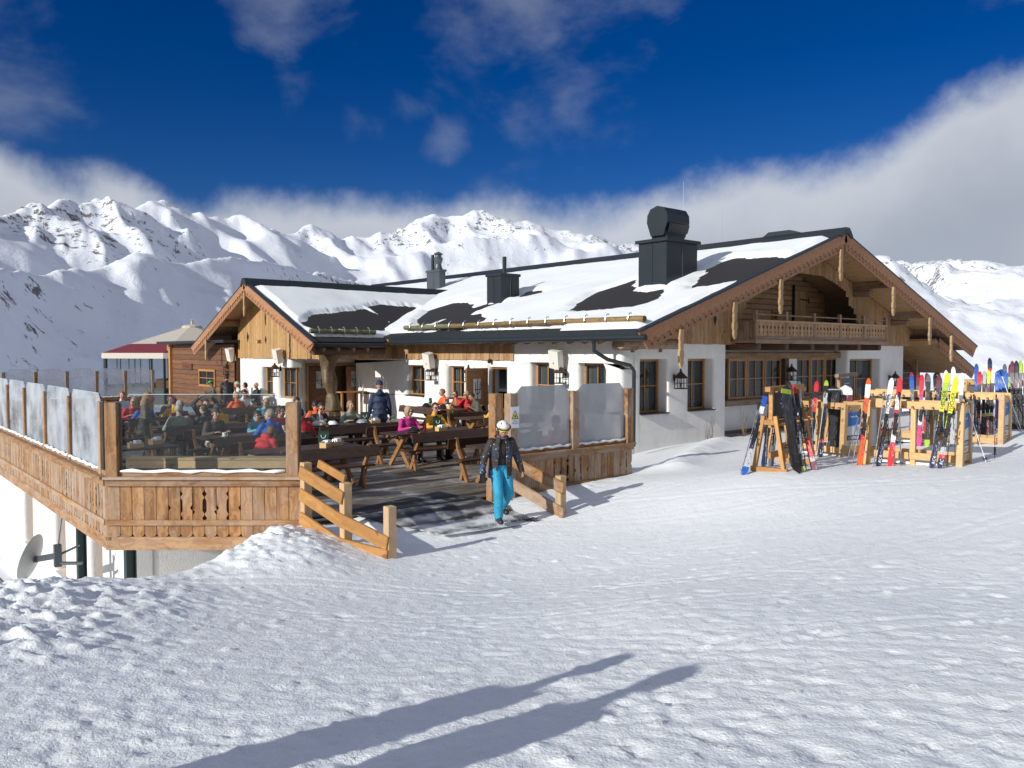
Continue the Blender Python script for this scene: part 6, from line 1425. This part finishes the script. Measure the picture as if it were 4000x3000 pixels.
for i_, (x_, y_, hd_, jk_, lab_) in enumerate(((-18.6, 10.0 - 3.55 + 1.9, 0, RED, 'person in a red jacket at the end of the turquoise child\'s table'), (-23.5, 6.7, 180, BLUE, 'person in a blue jacket at the third table, back to the slope'), (-23.5, 7.5, 175, YLW, 'person in a yellow jacket at the third table, back to the slope'), (-24.95, 6.7, 5, RED, 'person in a red jacket facing the slope at the third table'),
        (-27.7, 6.5, 0, NAVY, 'person in a navy jacket next to the silver jacket'), (-25.8, 10.2, 180, ORG, 'person in an orange jacket close to the porch steps'), (-27.2, 10.9, 0, WHT, 'person in a white jacket close to the porch steps'), (-22.25, 9.5, 0, LTURQ, 'person in an aqua jacket beside the porch column'), (-20.35, 7.2, 180, DK, 'person in a charcoal jacket beside the khaki jacket'), (-19.45, 10.7, -5, KHAKI, 'person in khaki behind the helmet table'))):
    seated(lab_, x_, y_, hd_, jacket=jk_, trousers=BLK, hair=((.05, .03, .02), (.3, .2, .1), (.1, .06, .04), (.4, .33, .25))[i_ % 4], hairlen=(0, .05, 0, .03)[i_ % 4], shades=i_ % 2 == 0, lean=6 + 5 * (i_ % 4), hyaw=-40 + 27 * (i_ % 4), H=1.64 + .04 * (i_ % 4), hat=(None, None, WINEC, None)[i_ % 4], voxel=.023)
# two skiers standing beside the camera: only their shadows reach the picture
for tip, lab, H_, jk, hd in (((2395, 2545), 'skier in a navy jacket standing upslope, left of the viewpoint', 1.78, NAVY, 40), ((2665, 2640), 'skier in a black jacket standing upslope, next to the viewpoint', 1.80, BLK, 35)):
    tp_ = onZ(*tip, .55); L_ = (H_ * .985) / math.tan(SUN_EL); hdir = Vector((sun_dir.x, sun_dir.y, 0)).normalized(); q = tp_ - hdir * (L_ + .25); zz = gh(q.x, q.y)
    L_ = (zz + H_ - gh(tp_.x, tp_.y)) / math.tan(SUN_EL); q = tp_ - hdir * L_
    person(lab, (q.x, q.y, gh(q.x, q.y) - .01), DEG(120), 'stand', jk, DK, BOOT, SKIN, (.05, .03, .02), 0, H_, lean=3, hands=[(-.20, .08, .80), (.20, .08, .82)], hat=DK, bulk=.85, voxel=.024)
flush()
# camera case in the woman's hand
hp_ = MW @ Vector((.36, .17, .74))
tag(obj('camera_case', G().box((0, 0, 0), (.09, .07, .13), bevel=.015).box((.02, .05, -.02), (.05, .05, .05), bevel=.01).tube([(0, 0, .06), (.02, .02, .12), (0, .03, .16), (-.02, 0, .12), (0, 0, .06)], .008, 5).mesh(), BLACKP, None, Matrix.Translation(hp_)), 'black camera case held by the woman in turquoise trousers', 'camera case')
# ================================================================== SKI RACKS, SKIS, BOARDS
def solid(name, c, rough=.28):
    "top sheet: base colour broken by slanting streaks, scuffs and small marks"
    if name in MATS: return MATS[name]
    m, g, b, o = material(name); t = g.new('ShaderNodeTexCoord').outputs['Object']; lum = sum(c) / 3
    alt = (.10, .10, .11) if lum < .03 else (tuple(.45 * q + .25 for q in c) if lum < .25 else tuple(q * .35 for q in c))
    n = g.noise(g.vmath('MULTIPLY', t, (7, 26, 1)), 1., 2, .4, 1.2); k = g.noise(g.vmath('MULTIPLY', t, (3, 8, 3)), 1., 2)
    col = g.mix(g.math('MULTIPLY', g.step(n, .60, .635), g.step(k, .45, .55)), (*c, 1), (*alt, 1)); col = g.mix(g.step(g.noise(t, 60, 3), .62, .72, 0., .4), col, (.5, .5, .5, 1))
    g.put(b.inputs['Base Color'], col); b.inputs['Roughness'].default_value = rough; return m
SC = dict(white=solid('ski_white', (.78, .78, .80)), red=solid('ski_red', (.60, .018, .03)), orange=solid('ski_orange', (.72, .10, .02)), navy=solid('ski_navy', (.012, .018, .07)), black=solid('ski_black', (.012, .012, .014)), yellow=solid('ski_yellow', (.72, .74, .02)), silver=solid('ski_silver', (.42, .43, .46)), blue=solid('ski_blue', (.012, .09, .42)), pink=solid('ski_pink', (.62, .05, .22)), green=solid('ski_green', (.35, .5, .03)), grey=solid('ski_grey', (.12, .13, .15)), maroon=solid('ski_maroon', (.14, .02, .035)), teal=solid('ski_teal', (.05, .13, .18)))
SEGC = [SC['grey'], SC['black'], STEEL]
def ski_mesh(L, cols, w=.090, tipc=None):
    "tail at 0, tip at L along local X; top sheet +Z"
    st = [(0, .40, 0), (.02, .48, 0), (.12, .47, 0), (.30, .38, .0), (.48, .335, 0), (.66, .38, 0), (.84, .48, 0), (.92, .50, .004), (.965, .44, .018), (.99, .26, .034), (1., .06, .042)]
    xs = sorted({a for a, _, _ in st} | {c[0] for c in cols}); hw = np.interp(xs, [a for a, _, _ in st], [b for _, b, _ in st]); zz = np.interp(xs, [a for a, _, _ in st], [c for _, _, c in st])
    bm = bmesh.new(); rows = []
    for x, h, z in zip(xs, hw, zz):
        t = .006 + .010 * math.exp(-((x - .48) / .3) ** 2); rows.append([bm.verts.new((x * L, s * h * w, z + d)) for s, d in ((-1, 0), (1, 0), (1, t), (-1, t))])
    for i, (A, B) in enumerate(zip(rows, rows[1:])):
        k = max(j for j, c in enumerate(cols) if c[0] <= xs[i] + 1e-6)
        for q in range(4):
            f = bm.faces.new((A[q], A[(q + 1) % 4], B[(q + 1) % 4], B[q])); f.material_index = k
    bm.faces.new(rows[0][::-1]); bm.faces.new(rows[-1]); bmesh.ops.recalc_face_normals(bm, faces=bm.faces[:])
    me = bpy.data.meshes.new('ski'); bm.to_mesh(me); bm.free()
    for c in cols: me.materials.append(SC[c[1]])
    return me
BIND = None
def binding_mesh():
    g = G(); g.box((-.10, 0, .035), (.11, .065, .05), bevel=.012); g.box((-.15, 0, .07), (.05, .06, .06), bevel=.012); g.box((.16, 0, .03), (.12, .06, .04), bevel=.01); g.box((.20, 0, .055), (.06, .07, .05), bevel=.012); g.box((.03, 0, .022), (.2, .05, .014)); g.cyl((-.06, -.05, .05), (-.06, .05, .05), .012); g.bar((-.02, -.045, .03), (.07, -.045, .05), .012, .012); g.bar((-.02, .045, .03), (.07, .045, .05), .012, .012)
    me = g.mesh('binding'); me.materials.append(SC['black']); return me
BIND = binding_mesh()
def ski_pair(label, bot, top, d, cols, L=1.66, txt=None, tcol='black', txt2=None, back=.16, tilt=0., group='skis leaning on the racks', tsz=.085):
    "bot/top = photo pixels of tail and tip; d = how far off the tail stands"
    b = at(*bot, d); b.z = gh(b.x, b.y) - .015; t = at(*top, d + back); ax = (t - b).normalized(); t = b + ax * L
    n = (CAM - b); n.z = 0; n = Matrix.Rotation(R_(tilt), 3, 'Z') @ n; M = frame(b, t, n)
    r = thing('ski_pair', label, 'skis', b, 0, group); ms = ski_mesh(L, cols)
    for k, (Mk) in enumerate((M @ Matrix.Translation((0, 0, .012)), M @ Matrix.Translation((-.01, .018, -.012)) @ Matrix.Rotation(math.pi, 4, 'X') @ Matrix.Rotation(R_(.9), 4, 'Z'))):
        s = obj('ski', ms, None, r, Mk); obj('binding', BIND, None, s, Mk @ Matrix.Translation((L * .46, 0, .012)))
        if k == 0 and txt: text('lettering', txt, tsz, Mk @ Matrix.Translation((L * .62, tsz * .36 * -1, .0165)), SC[tcol], s, .0008, 'LEFT', sx=1.08)
        if k == 0 and txt2: text('lettering', txt2, .075, Mk @ Matrix.Translation((L * .05, -.027, .0125)), SC['white'], s, .0008, 'LEFT', .2)
    return r
def ski_pole(label, bot, top, d, col='grey', dtop=None, z=None, L=None):
    b = at(*bot, d); b.z = gh(b.x, b.y) if z is None else z; t = at(*top, dtop or d + .12); M = frame(b, t); Lp = L or (t - b).length
    r = thing('ski_pole', label, 'ski pole', b, 0, 'ski poles by the racks'); obj('shaft', G().cyl((.02, 0, 0), (Lp - .12, 0, 0), .008, .009, 8).cyl((-.03, 0, 0), (.02, 0, 0), .003, .008, 6).mesh(), SC[col], r, M)
    obj('basket', G().cyl((.07, 0, 0), (.078, 0, 0), .042, n=8).mesh(), SC['black'], r, M); obj('grip', G().lathe([(.012, -.13), (.016, -.06), (.015, 0), (.02, .012), (.008, .02)], 8, Matrix.Translation((Lp - .02, 0, 0)) @ Matrix.Rotation(R_(90), 4, 'Y')).mesh(), SC['black'], r, M)
    obj('strap', G().tube([(Lp, 0, 0), (Lp - .04, .05, -.01), (Lp - .12, .06, -.02), (Lp - .1, .02, -.01), (Lp - .01, 0, 0)], .005, 4).mesh(), SC['black'], r, M); return r
def snowboard(label, bot, top, d, cols, L=1.5, back=.2, w=.28, tilt=0.):
    b = at(*bot, d); b.z = gh(b.x, b.y) - .01; t = at(*top, d + back); n = CAM - b; n.z = 0; n = Matrix.Rotation(R_(tilt), 3, 'Z') @ n; M = frame(b, t, n)
    bm = bmesh.new(); rows = []; xs = sorted(set(np.concatenate([np.linspace(0, 1, 26), [c[0] for c in cols]])))
    for x in xs:
        e = min(x, 1 - x); h = w / 2 * (math.sqrt(max(0, 1 - (1 - min(1, e / .1)) ** 2))) * (1 - .13 * math.exp(-((x - .5) / .25) ** 2)) + .004; z = .05 * max(0, 1 - e / .14) ** 2
        rows.append([bm.verts.new((x * L, s * h, z + q)) for s, q in ((-1, 0), (1, 0), (1, .01), (-1, .01))])
    for i, (A, B) in enumerate(zip(rows, rows[1:])):
        k = max(j for j, c in enumerate(cols) if c[0] <= xs[i] + 1e-6)
        for q in range(4): f = bm.faces.new((A[q], A[(q + 1) % 4], B[(q + 1) % 4], B[q])); f.material_index = k
    bm.faces.new(rows[0][::-1]); bm.faces.new(rows[-1]); bmesh.ops.recalc_face_normals(bm, faces=bm.faces[:]); me = bpy.data.meshes.new('snowboard'); bm.to_mesh(me); bm.free()
    for c in cols: me.materials.append(SC[c[1]])
    r = thing('snowboard', label, 'snowboard', b, 0, 'snowboards by the racks'); s = obj('deck', me, None, r, M)
    for x in (.33, .64): obj('binding', G().box((L * x, 0, -.02), (.13, .2, .03), bevel=.01).box((L * x - .05, 0, -.09), (.03, .15, .14), bevel=.012).tube([(L * x, -.09, -.03), (L * x, -.07, -.10), (L * x, .07, -.10), (L * x, .09, -.03)], .014, 5).mesh(), SC['black'], s, M)
    return r
PH_S = plain('poster_sky', (.03, .15, .48), .5, 0, .3, 0, 6); PH_W = plain('poster_snow', (.66, .70, .76), .5, 0, .1, 0, 8); PH_N = plain('poster_navy', (.015, .03, .09), .5); PH_O = plain('poster_orange', (.62, .27, .06), .5)
def rack(label, a, b, wid=.66, h=1.14, poster=True, pegs=True):
    "long timber rack: front foot line a->b"
    a, b = Vector(a), Vector(b); a.z = gh(a.x, a.y) - .03; b.z = gh(b.x, b.y) - .03; u = (b - a); u.z = 0; L = u.length; u.normalize(); v = Vector((-u.y, u.x, 0))
    if v.dot(FW) < 0: v = -v
    t = thing('ski_rack', label, 'ski rack', a); z0 = (a.z + b.z) / 2
    P = lambda x, y, z: Vector((a.x, a.y, 0)) + u * x + v * y + UP * (z0 + z)
    for x in (0, L):
        for y, l in ((0, .06), (wid, -.06)): beam('leg', P(x, y, -.05), P(x, y + l, h + .04), .11, .11, PALEH, t, up=u, bevel=.008)
        for z in (.22, h - .05): beam('cross_rail', P(x, .03, z), P(x, wid - .03, z), .05, .14, PALEH, t)
        bm_ = G().cyl((0, 0, -.01), (0, 0, .012), .026, n=10).mesh(); bm_.materials.append(STEEL)
        for z in (.22, h - .05):
            for q in ((.02 - .062, 0), (.18, 1), (wid - .18, 1)):
                if q[1] == 0: obj('bolt', bm_, None, t, facing(P(x, .06 - .075 - (.03 if z < .5 else -.02), z), u, -v))
                else: obj('bolt', bm_, None, t, facing(P(x + (.03 if x else -.03), q[0], z), v, u if x else -u))
        if poster:
            Mp = facing(P(x + (.015 if x else -.015), wid / 2, 0), v if x else -v, u if x else -u) 
            pn = obj('poster', G().box((0, .66, -.01), (wid - .16, .72, .012), Mp).mesh(), PH_W, t)
            obj('poster_sky', G().prism([(-wid / 2 + .085, .70), (wid / 2 - .085, .76), (wid / 2 - .085, 1.01), (-wid / 2 + .085, 1.01)], .004, Mp).mesh(), PH_S, pn)
            obj('name_panel', G().box((0, .47, 0), (wid - .22, .10, .006), Mp).mesh(), PH_N, pn); text('lettering', 'SCHEIBER', .088, Mp @ Matrix.Translation((0, .438, .006)), SC['white'], pn, .001, sx=.98); text('lettering', 'SPORT', .085, Mp @ Matrix.Translation((0, .325, .001)), PH_O, pn, .001, sx=1.25); text('lettering', 'Rent a Ski', .06, Mp @ Matrix.Translation((0, .90, .004)), SC['white'], pn, .001)
    for y, l in ((.05, 0), (wid - .05, 0)):
        beam('top_rail', P(-.04, y, h), P(L + .04, y, h), .045, .14, PALEH, t); beam('foot_rail', P(0, y, .20), P(L, y, .20), .05, .13, PALEH, t)
        if pegs:
            pm = G().cyl((0, 0, 0), (0, 0, .10), .016, n=8).mesh(); pm.materials.append(LEGW)
            for i in range(int(L / .17)): obj('peg', pm, None, t, facing(P(.12 + i * .17, y + (-.02 if y < .3 else .02), h - .03), u, -v if y < .3 else v))
    beam('ridge_board', P(0, wid / 2, h + .0), P(L, wid / 2, h + .0), .16, .03, PALEH, t); beam('middle_leg', P(L / 2, .09, 0), P(L / 2, .09, h), .09, .09, PALEH, t, up=u)
    obj('snow_pad', G().box((0, 0, 0), (L - .2, wid - .2, .04)).mesh(), SNOWR, t, frame(P(.1, wid / 2, .06), P(1, wid / 2, .06)) @ Matrix.Translation(((L - .2) / 2, 0, 0))); return t
PALEH = wood('rack_pine', (.50, .30, .12), (.70, .47, .23), .5, contrast=.6)
rack('pale pine ski rack holding the yellow and the white racing skis', at(3385, 1812, 15.5), at(3748, 1820, 14.45))
rack('pale pine ski rack with two snowboards behind the chalkboard stand', at(3085, 1745, 18.3), at(3290, 1760, 17.1))
rack('long pale pine ski rack in the second row', at(3385, 1740, 19.1), at(3908, 1756, 17.2))
rack('pale pine ski rack at the back with the blue snowboard', at(3765, 1688, 21.6), at(4160, 1715, 19.6))
# chalkboard stands (saw-horse shaped)
SLATE = plain('slate', (.018, .032, .045), .55, 0, .2, .05)
def chalk_stand(label, p, rz, s=1., roof=HONEY):
    p = Vector(p); p.z = gh(p.x, p.y) - .02; t = thing('chalkboard_stand', label, 'ski stand', p, rz); M = TR(p, rz) @ Matrix.Scale(s, 4)
    Q = lambda x, y, z: M @ Vector((x, y, z)); L = 1.5; Zx = M.to_3x3()
    for y in (0, L):
        beam('foot_beam', Q(-.34, y, .04), Q(.34, y, .04), .07, .09, HONEY, t)
        for sd in (-1, 1): beam('leg', Q(sd * .27, y, .05), Q(sd * .11, y, 1.02), .07, .085, HONEY, t, up=Zx @ Vector((0, 1, 0)))
        beam('collar', Q(-.16, y, .90), Q(.16, y, .90), .06, .09, HONEY, t); beam('upright', Q(0, y + .07 * (1 if y == 0 else -1), .88), Q(0, y + .07 * (1 if y == 0 else -1), 1.46), .065, .075, HONEY, t, up=Zx @ Vector((1, 0, 0)))
    for z in (.30, .86): beam('long_rail', Q(0, 0, z), Q(0, L, z), .06, .11, HONEY, t)
    beam('cap_beam', Q(0, -.12, 1.50), Q(0, L + .12, 1.50), .10, .09, roof, t)
    bd = obj('chalkboard', G().box((0, L / 2, 1.18), (.03, L - .22, .50), M).mesh(), SLATE, t)
    for k, (z, w) in enumerate(((1.30, .5), (1.22, .6), (1.14, .42))):
        gg = G(); 
        for i in range(9): gg.box((.017, L / 2 - w / 2 + i * w / 9 + .02, z + .008 * math.sin(i * 3 + k)), (.002, w / 14, .018), M)
        obj('chalk_writing', gg.mesh(), PAPER, bd)
    for i in range(5):
        for sd in (-1, 1): beam('peg', Q(0, .15 + i * .3, .87), Q(sd * .34, .15 + i * .3, .90), .03, .03, HONEY, t)
    return t
chalk_stand('honey coloured saw-horse ski stand with a small chalkboard', at(3004, 1822, 14.4), R_(11), .98)
chalk_stand('second honey coloured ski stand behind the first', at(3042, 1775, 17.4), R_(12), .98)
chalk_stand('chalkboard stand with a grey cap near the gable windows', at(3270, 1700, 20.6), R_(14), 1.1, OLDW)
# racing skis on the front rack
ski_pair('orange and white ski pair at the left post of the front rack', (3360, 1826), (3392, 1496), 15.15, [(0, 'orange'), (.30, 'red'), (.55, 'orange'), (.78, 'white'), (.93, 'orange')])
ski_pair('white ski pair with red middle and navy tail lettered in black', (3432, 1838), (3480, 1503), 14.85, [(0, 'navy'), (.24, 'black'), (.36, 'red'), (.46, 'white')], txt='FISCHER', txt2='RC4')
ski_pair('red tipped ski pair with white shovel and red tail', (3478, 1826), (3515, 1490), 14.8, [(0, 'red'), (.28, 'white'), (.42, 'red'), (.64, 'white'), (.80, 'red')])
ski_pair('black and yellow ski pair with tall lettering', (3642, 1838), (3700, 1468), 14.25, [(0, 'navy'), (.26, 'black'), (.40, 'silver'), (.48, 'red'), (.50, 'yellow'), (.66, 'green'), (.9, 'yellow')], L=1.72, txt='FISCHER', txt2='RC4')
ski_pair('neon yellow ski pair with navy tail', (3672, 1842), (3732, 1492), 14.15, [(0, 'navy'), (.12, 'red'), (.16, 'silver'), (.24, 'black'), (.42, 'red'), (.44, 'yellow')], txt='FISCHER', txt2='RC')
for bt, tp_, lab in (((3304, 1832), (3362, 1600), 'dark ski pole left of the orange skis'), ((3328, 1820), (3372, 1605), 'dark ski pole touching the orange skis'), ((3413, 1770), (3455, 1530), 'black ski pole left of the white racing skis'), ((3520, 1772), (3512, 1530), 'black ski pole right of the red tipped skis'), ((3700, 1640 + 130), (3722, 1500), 'thin ski pole beside the neon skis')): ski_pole(lab, bt, tp_, (15.1 if bt[0] < 3400 else 14.75 if bt[0] < 3600 else 14.4), 'grey')
ski_pole('white ski pole leaning across the poster of the front rack', (3853, 1744), (3765, 1545), 14.9, 'white', dtop=14.75, z=.62); ski_pole('white ski pole standing at the poster corner of the front rack', (3732, 1762), (3722, 1590), 14.6, 'white', z=.66)
# second row
ski_pair('red and black ski pair on the rack behind the stand', (3165, 1722), (3190, 1498), 17.4, [(0, 'black'), (.4, 'silver'), (.52, 'red'), (.78, 'black'), (.86, 'red')]); ski_pair('black and lime ski pair on the rack behind the stand', (3207, 1764), (3228, 1492), 17.2, [(0, 'navy'), (.2, 'red'), (.24, 'black'), (.7, 'silver'), (.84, 'black'), (.93, 'green')], txt2='RC')
snowboard('black snowboard standing in the rack', (3262, 1740), (3258, 1493), 17.75, [(0, 'black'), (.94, 'silver'), (.955, 'black')]); snowboard('white and maroon snowboard standing in the rack', (3303, 1738), (3302, 1483), 17.75, [(0, 'black'), (.55, 'maroon'), (.86, 'white')], w=.29)
for bt, tp_, lab in (((3176, 1738), (3172, 1535), 'dark ski pole hanging at the red and black skis'), ((3190, 1712), (3225, 1525), 'silver ski pole at the lime skis')): ski_pole(lab, bt, tp_, 16.9, 'silver' if 'silver' in lab else 'grey')
for bx, tx, ty, cols, lab in ((3572, 3560, 1448, [(0, 'black'), (.5, 'grey'), (.8, 'blue')], 'blue topped ski pair in the long rack'), (3590, 3602, 1462, [(0, 'pink'), (.3, 'white'), (.55, 'pink'), (.75, 'red')], 'pink and red ski pair in the long rack'), (3622, 3626, 1492, [(0, 'green'), (.1, 'black'), (.4, 'silver'), (.6, 'black'), (.9, 'grey')], 'black and silver ski pair in the long rack'), (3655, 3668, 1468, [(0, 'grey'), (.5, 'navy'), (.8, 'maroon')], 'dark ski pair behind the yellow skis'), (3746, 3758, 1462, [(0, 'silver'), (.4, 'grey'), (.7, 'white')], 'white ski pair with grey swirls in the long rack'), (3722, 3724, 1428, [(0, 'silver'), (.5, 'white')], 'tall silver ski pair beside the white swirled skis')):
    ski_pair(lab, (bx, 1745), (tx, ty), float(np.interp(bx, [3385, 3908], [18.75, 16.9])), cols, L=1.62 if ty > 1440 else 1.75, group='skis leaning on the long rack', back=.25)
for i, (x, cols) in enumerate(((3822, ['red', 'black']), (3840, ['silver', 'black']), (3856, ['yellow', 'maroon']), (3872, ['white', 'black']))): ski_pair(('red', 'silver', 'amber', 'white and black')[i] + ' ski pair seen through the long rack', (x, 1700), (x + 5, 1478), 18.6, [(0, cols[1]), (.3, cols[0]), (.55, cols[1]), (.8, cols[0])], group='skis seen through the long rack', L=1.5)
ski_pair('blue ski pair with a black tip far back', (3812, 1680), (3814, 1424), 20.0, [(0, 'grey'), (.6, 'blue')]); ski_pair('red and violet ski pair far back', (3868, 1688), (3866, 1408), 20.0, [(0, 'silver'), (.65, 'red'), (.85, 'navy')], L=1.78)
snowboard('blue snowboard at the back rack', (3912, 1690), (3912, 1446), 19.4, [(0, 'blue')], L=1.48)
for i, x in enumerate((3952, 3968, 3984, 4002)): ski_pair(('maroon', 'navy', 'green', 'white')[i] + ' tipped ski pair at the right end of the back rack', (x, 1700), (x + 2, 1432 + 4 * i), 19.4, [(0, 'black'), (.35, 'silver'), (.6, 'grey'), (.82, ('maroon', 'navy', 'green', 'white')[i])])
ski_pole('white ski pole crossing the blue snowboard', (3990, 1740), (3905, 1445), 18.8, 'white'); ski_pole('grey ski pole leaning at the back rack', (3983, 1752), (3918, 1520), 18.5, 'grey'); ski_pole('small ski pole stuck in the snow between the racks', (3885, 1790), (3886, 1745), 15.6, 'grey', dtop=15.6)
# round the chalkboard stand
snowboard('black snowboard with a lime nose leaning on the ski stand', (3112, 1828), (3066, 1516), 13.95, [(0, 'black'), (.9, 'green'), (.95, 'black')], L=1.58, back=.45, tilt=55)
ski_pair('black and silver ski pair with a lime tail', (3135, 1812), (3088, 1540), 14.1, [(0, 'green'), (.06, 'black'), (.2, 'silver'), (.3, 'navy'), (.7, 'black')], back=.5); ski_pair('dark red ski pair leaning right of the black snowboard', (3184, 1808), (3112, 1560), 14.3, [(0, 'maroon'), (.1, 'silver'), (.15, 'red'), (.6, 'black'), (.9, 'red')], L=1.6, back=.5)
ski_pair('blue and white ski pair leaning left of the ski stand', (2908, 1814), (2995, 1528), 14.35, [(0, 'blue'), (.1, 'silver'), (.3, 'navy'), (.7, 'white'), (.78, 'blue'), (.9, 'black')], back=.35); ski_pair('black ski pair between the legs of the ski stand', (2985, 1800), (3010, 1560), 15.2, [(0, 'navy'), (.3, 'black')], L=1.5); ski_pair('grey ski pair behind the legs of the ski stand', (3012, 1790), (3042, 1570), 15.5, [(0, 'grey'), (.4, 'silver'), (.6, 'black')], L=1.5)
ski_pair('teal ski pair behind the second ski stand', (3128, 1760), (3122, 1492), 17.4, [(0, 'grey'), (.6, 'teal')])
ski_pole('long dark ski pole leaning left of the stand', (2895, 1775), (2968, 1570), 14.5, 'grey'); ski_pole('black ski pole beside the dark red skis', (3150, 1805), (3118, 1600), 14.3, 'black'); ski_pole('dark ski pole under the stand', (2990, 1788), (3000, 1640), 15.0, 'grey'); ski_pole('dark ski pole right under the stand', (3022, 1786), (3030, 1640), 15.1, 'grey')

# more skis and poles crowded into the back rows
_names = ['black', 'silver', 'red', 'navy', 'white', 'grey', 'maroon', 'blue', 'green', 'orange']
for i in range(16):
    x = (3560 + i * 17) if i < 9 else (3925 + (i - 9) * 13); d_ = float(np.interp(x, [3385, 3908], [19.6, 17.8])) if i < 9 else 20.2; a_, b2_, c_ = (rnd.choice(_names) for _ in range(3)); dx = rnd.uniform(-14, 14)
    ski_pair('%s and %s ski pair %s' % (a_, b2_, ('crowded in the long rack' if i < 9 else 'crowded in the back rack')), (x, 1742 if i < 9 else 1700), (x + dx, rnd.uniform(1475, 1520) if i < 9 else rnd.uniform(1445, 1475)), d_ + .12 * rnd.random(), [(0, a_), (.22, c_), (.38, 'black'), (.58, b2_), (.8, a_)], L=rnd.uniform(1.45, 1.62), group='skis crowded in the back rows')
for i in range(9):
    x = 3400 + i * 62 + rnd.uniform(-15, 15); pc_ = ('silver', 'black', 'grey', 'red', 'white', 'blue', 'green', 'navy', 'maroon')[i]; ski_pole(pc_ + ' ski pole hanging between the crowded skis', (x, 1735), (x + rnd.uniform(-20, 20), 1540), float(np.interp(x, [3385, 3908], [18.9, 17.1])), pc_)

# ---------------------------------------------------------------- dry stalks against the wall
STALK = plain('dry_stalk', (.20, .12, .07), .8, 0, .3, .1)
for px, lab in ((2765, 'under the second gable window'), (2905, 'below the window bay')):
    p = onX(px, 1720, XG + .35); p.z = gh(p.x, p.y) - .03; gg = G()
    for i in range(11):
        a = rnd.uniform(-.5, .5); h = rnd.uniform(.45, .95); gg.tube([p + Vector((rnd.uniform(-.05, .1), a * .3, 0)), p + Vector((rnd.uniform(-.05, .12), a * .45, h * .5)), p + Vector((rnd.uniform(-.05, .15), a * .75, h))], [.006, .005, .002], 5)
    tag(obj('dry_shrub', gg.mesh(), STALK), 'bare dry reddish stalks poking from the snow ' + lab, 'plant')
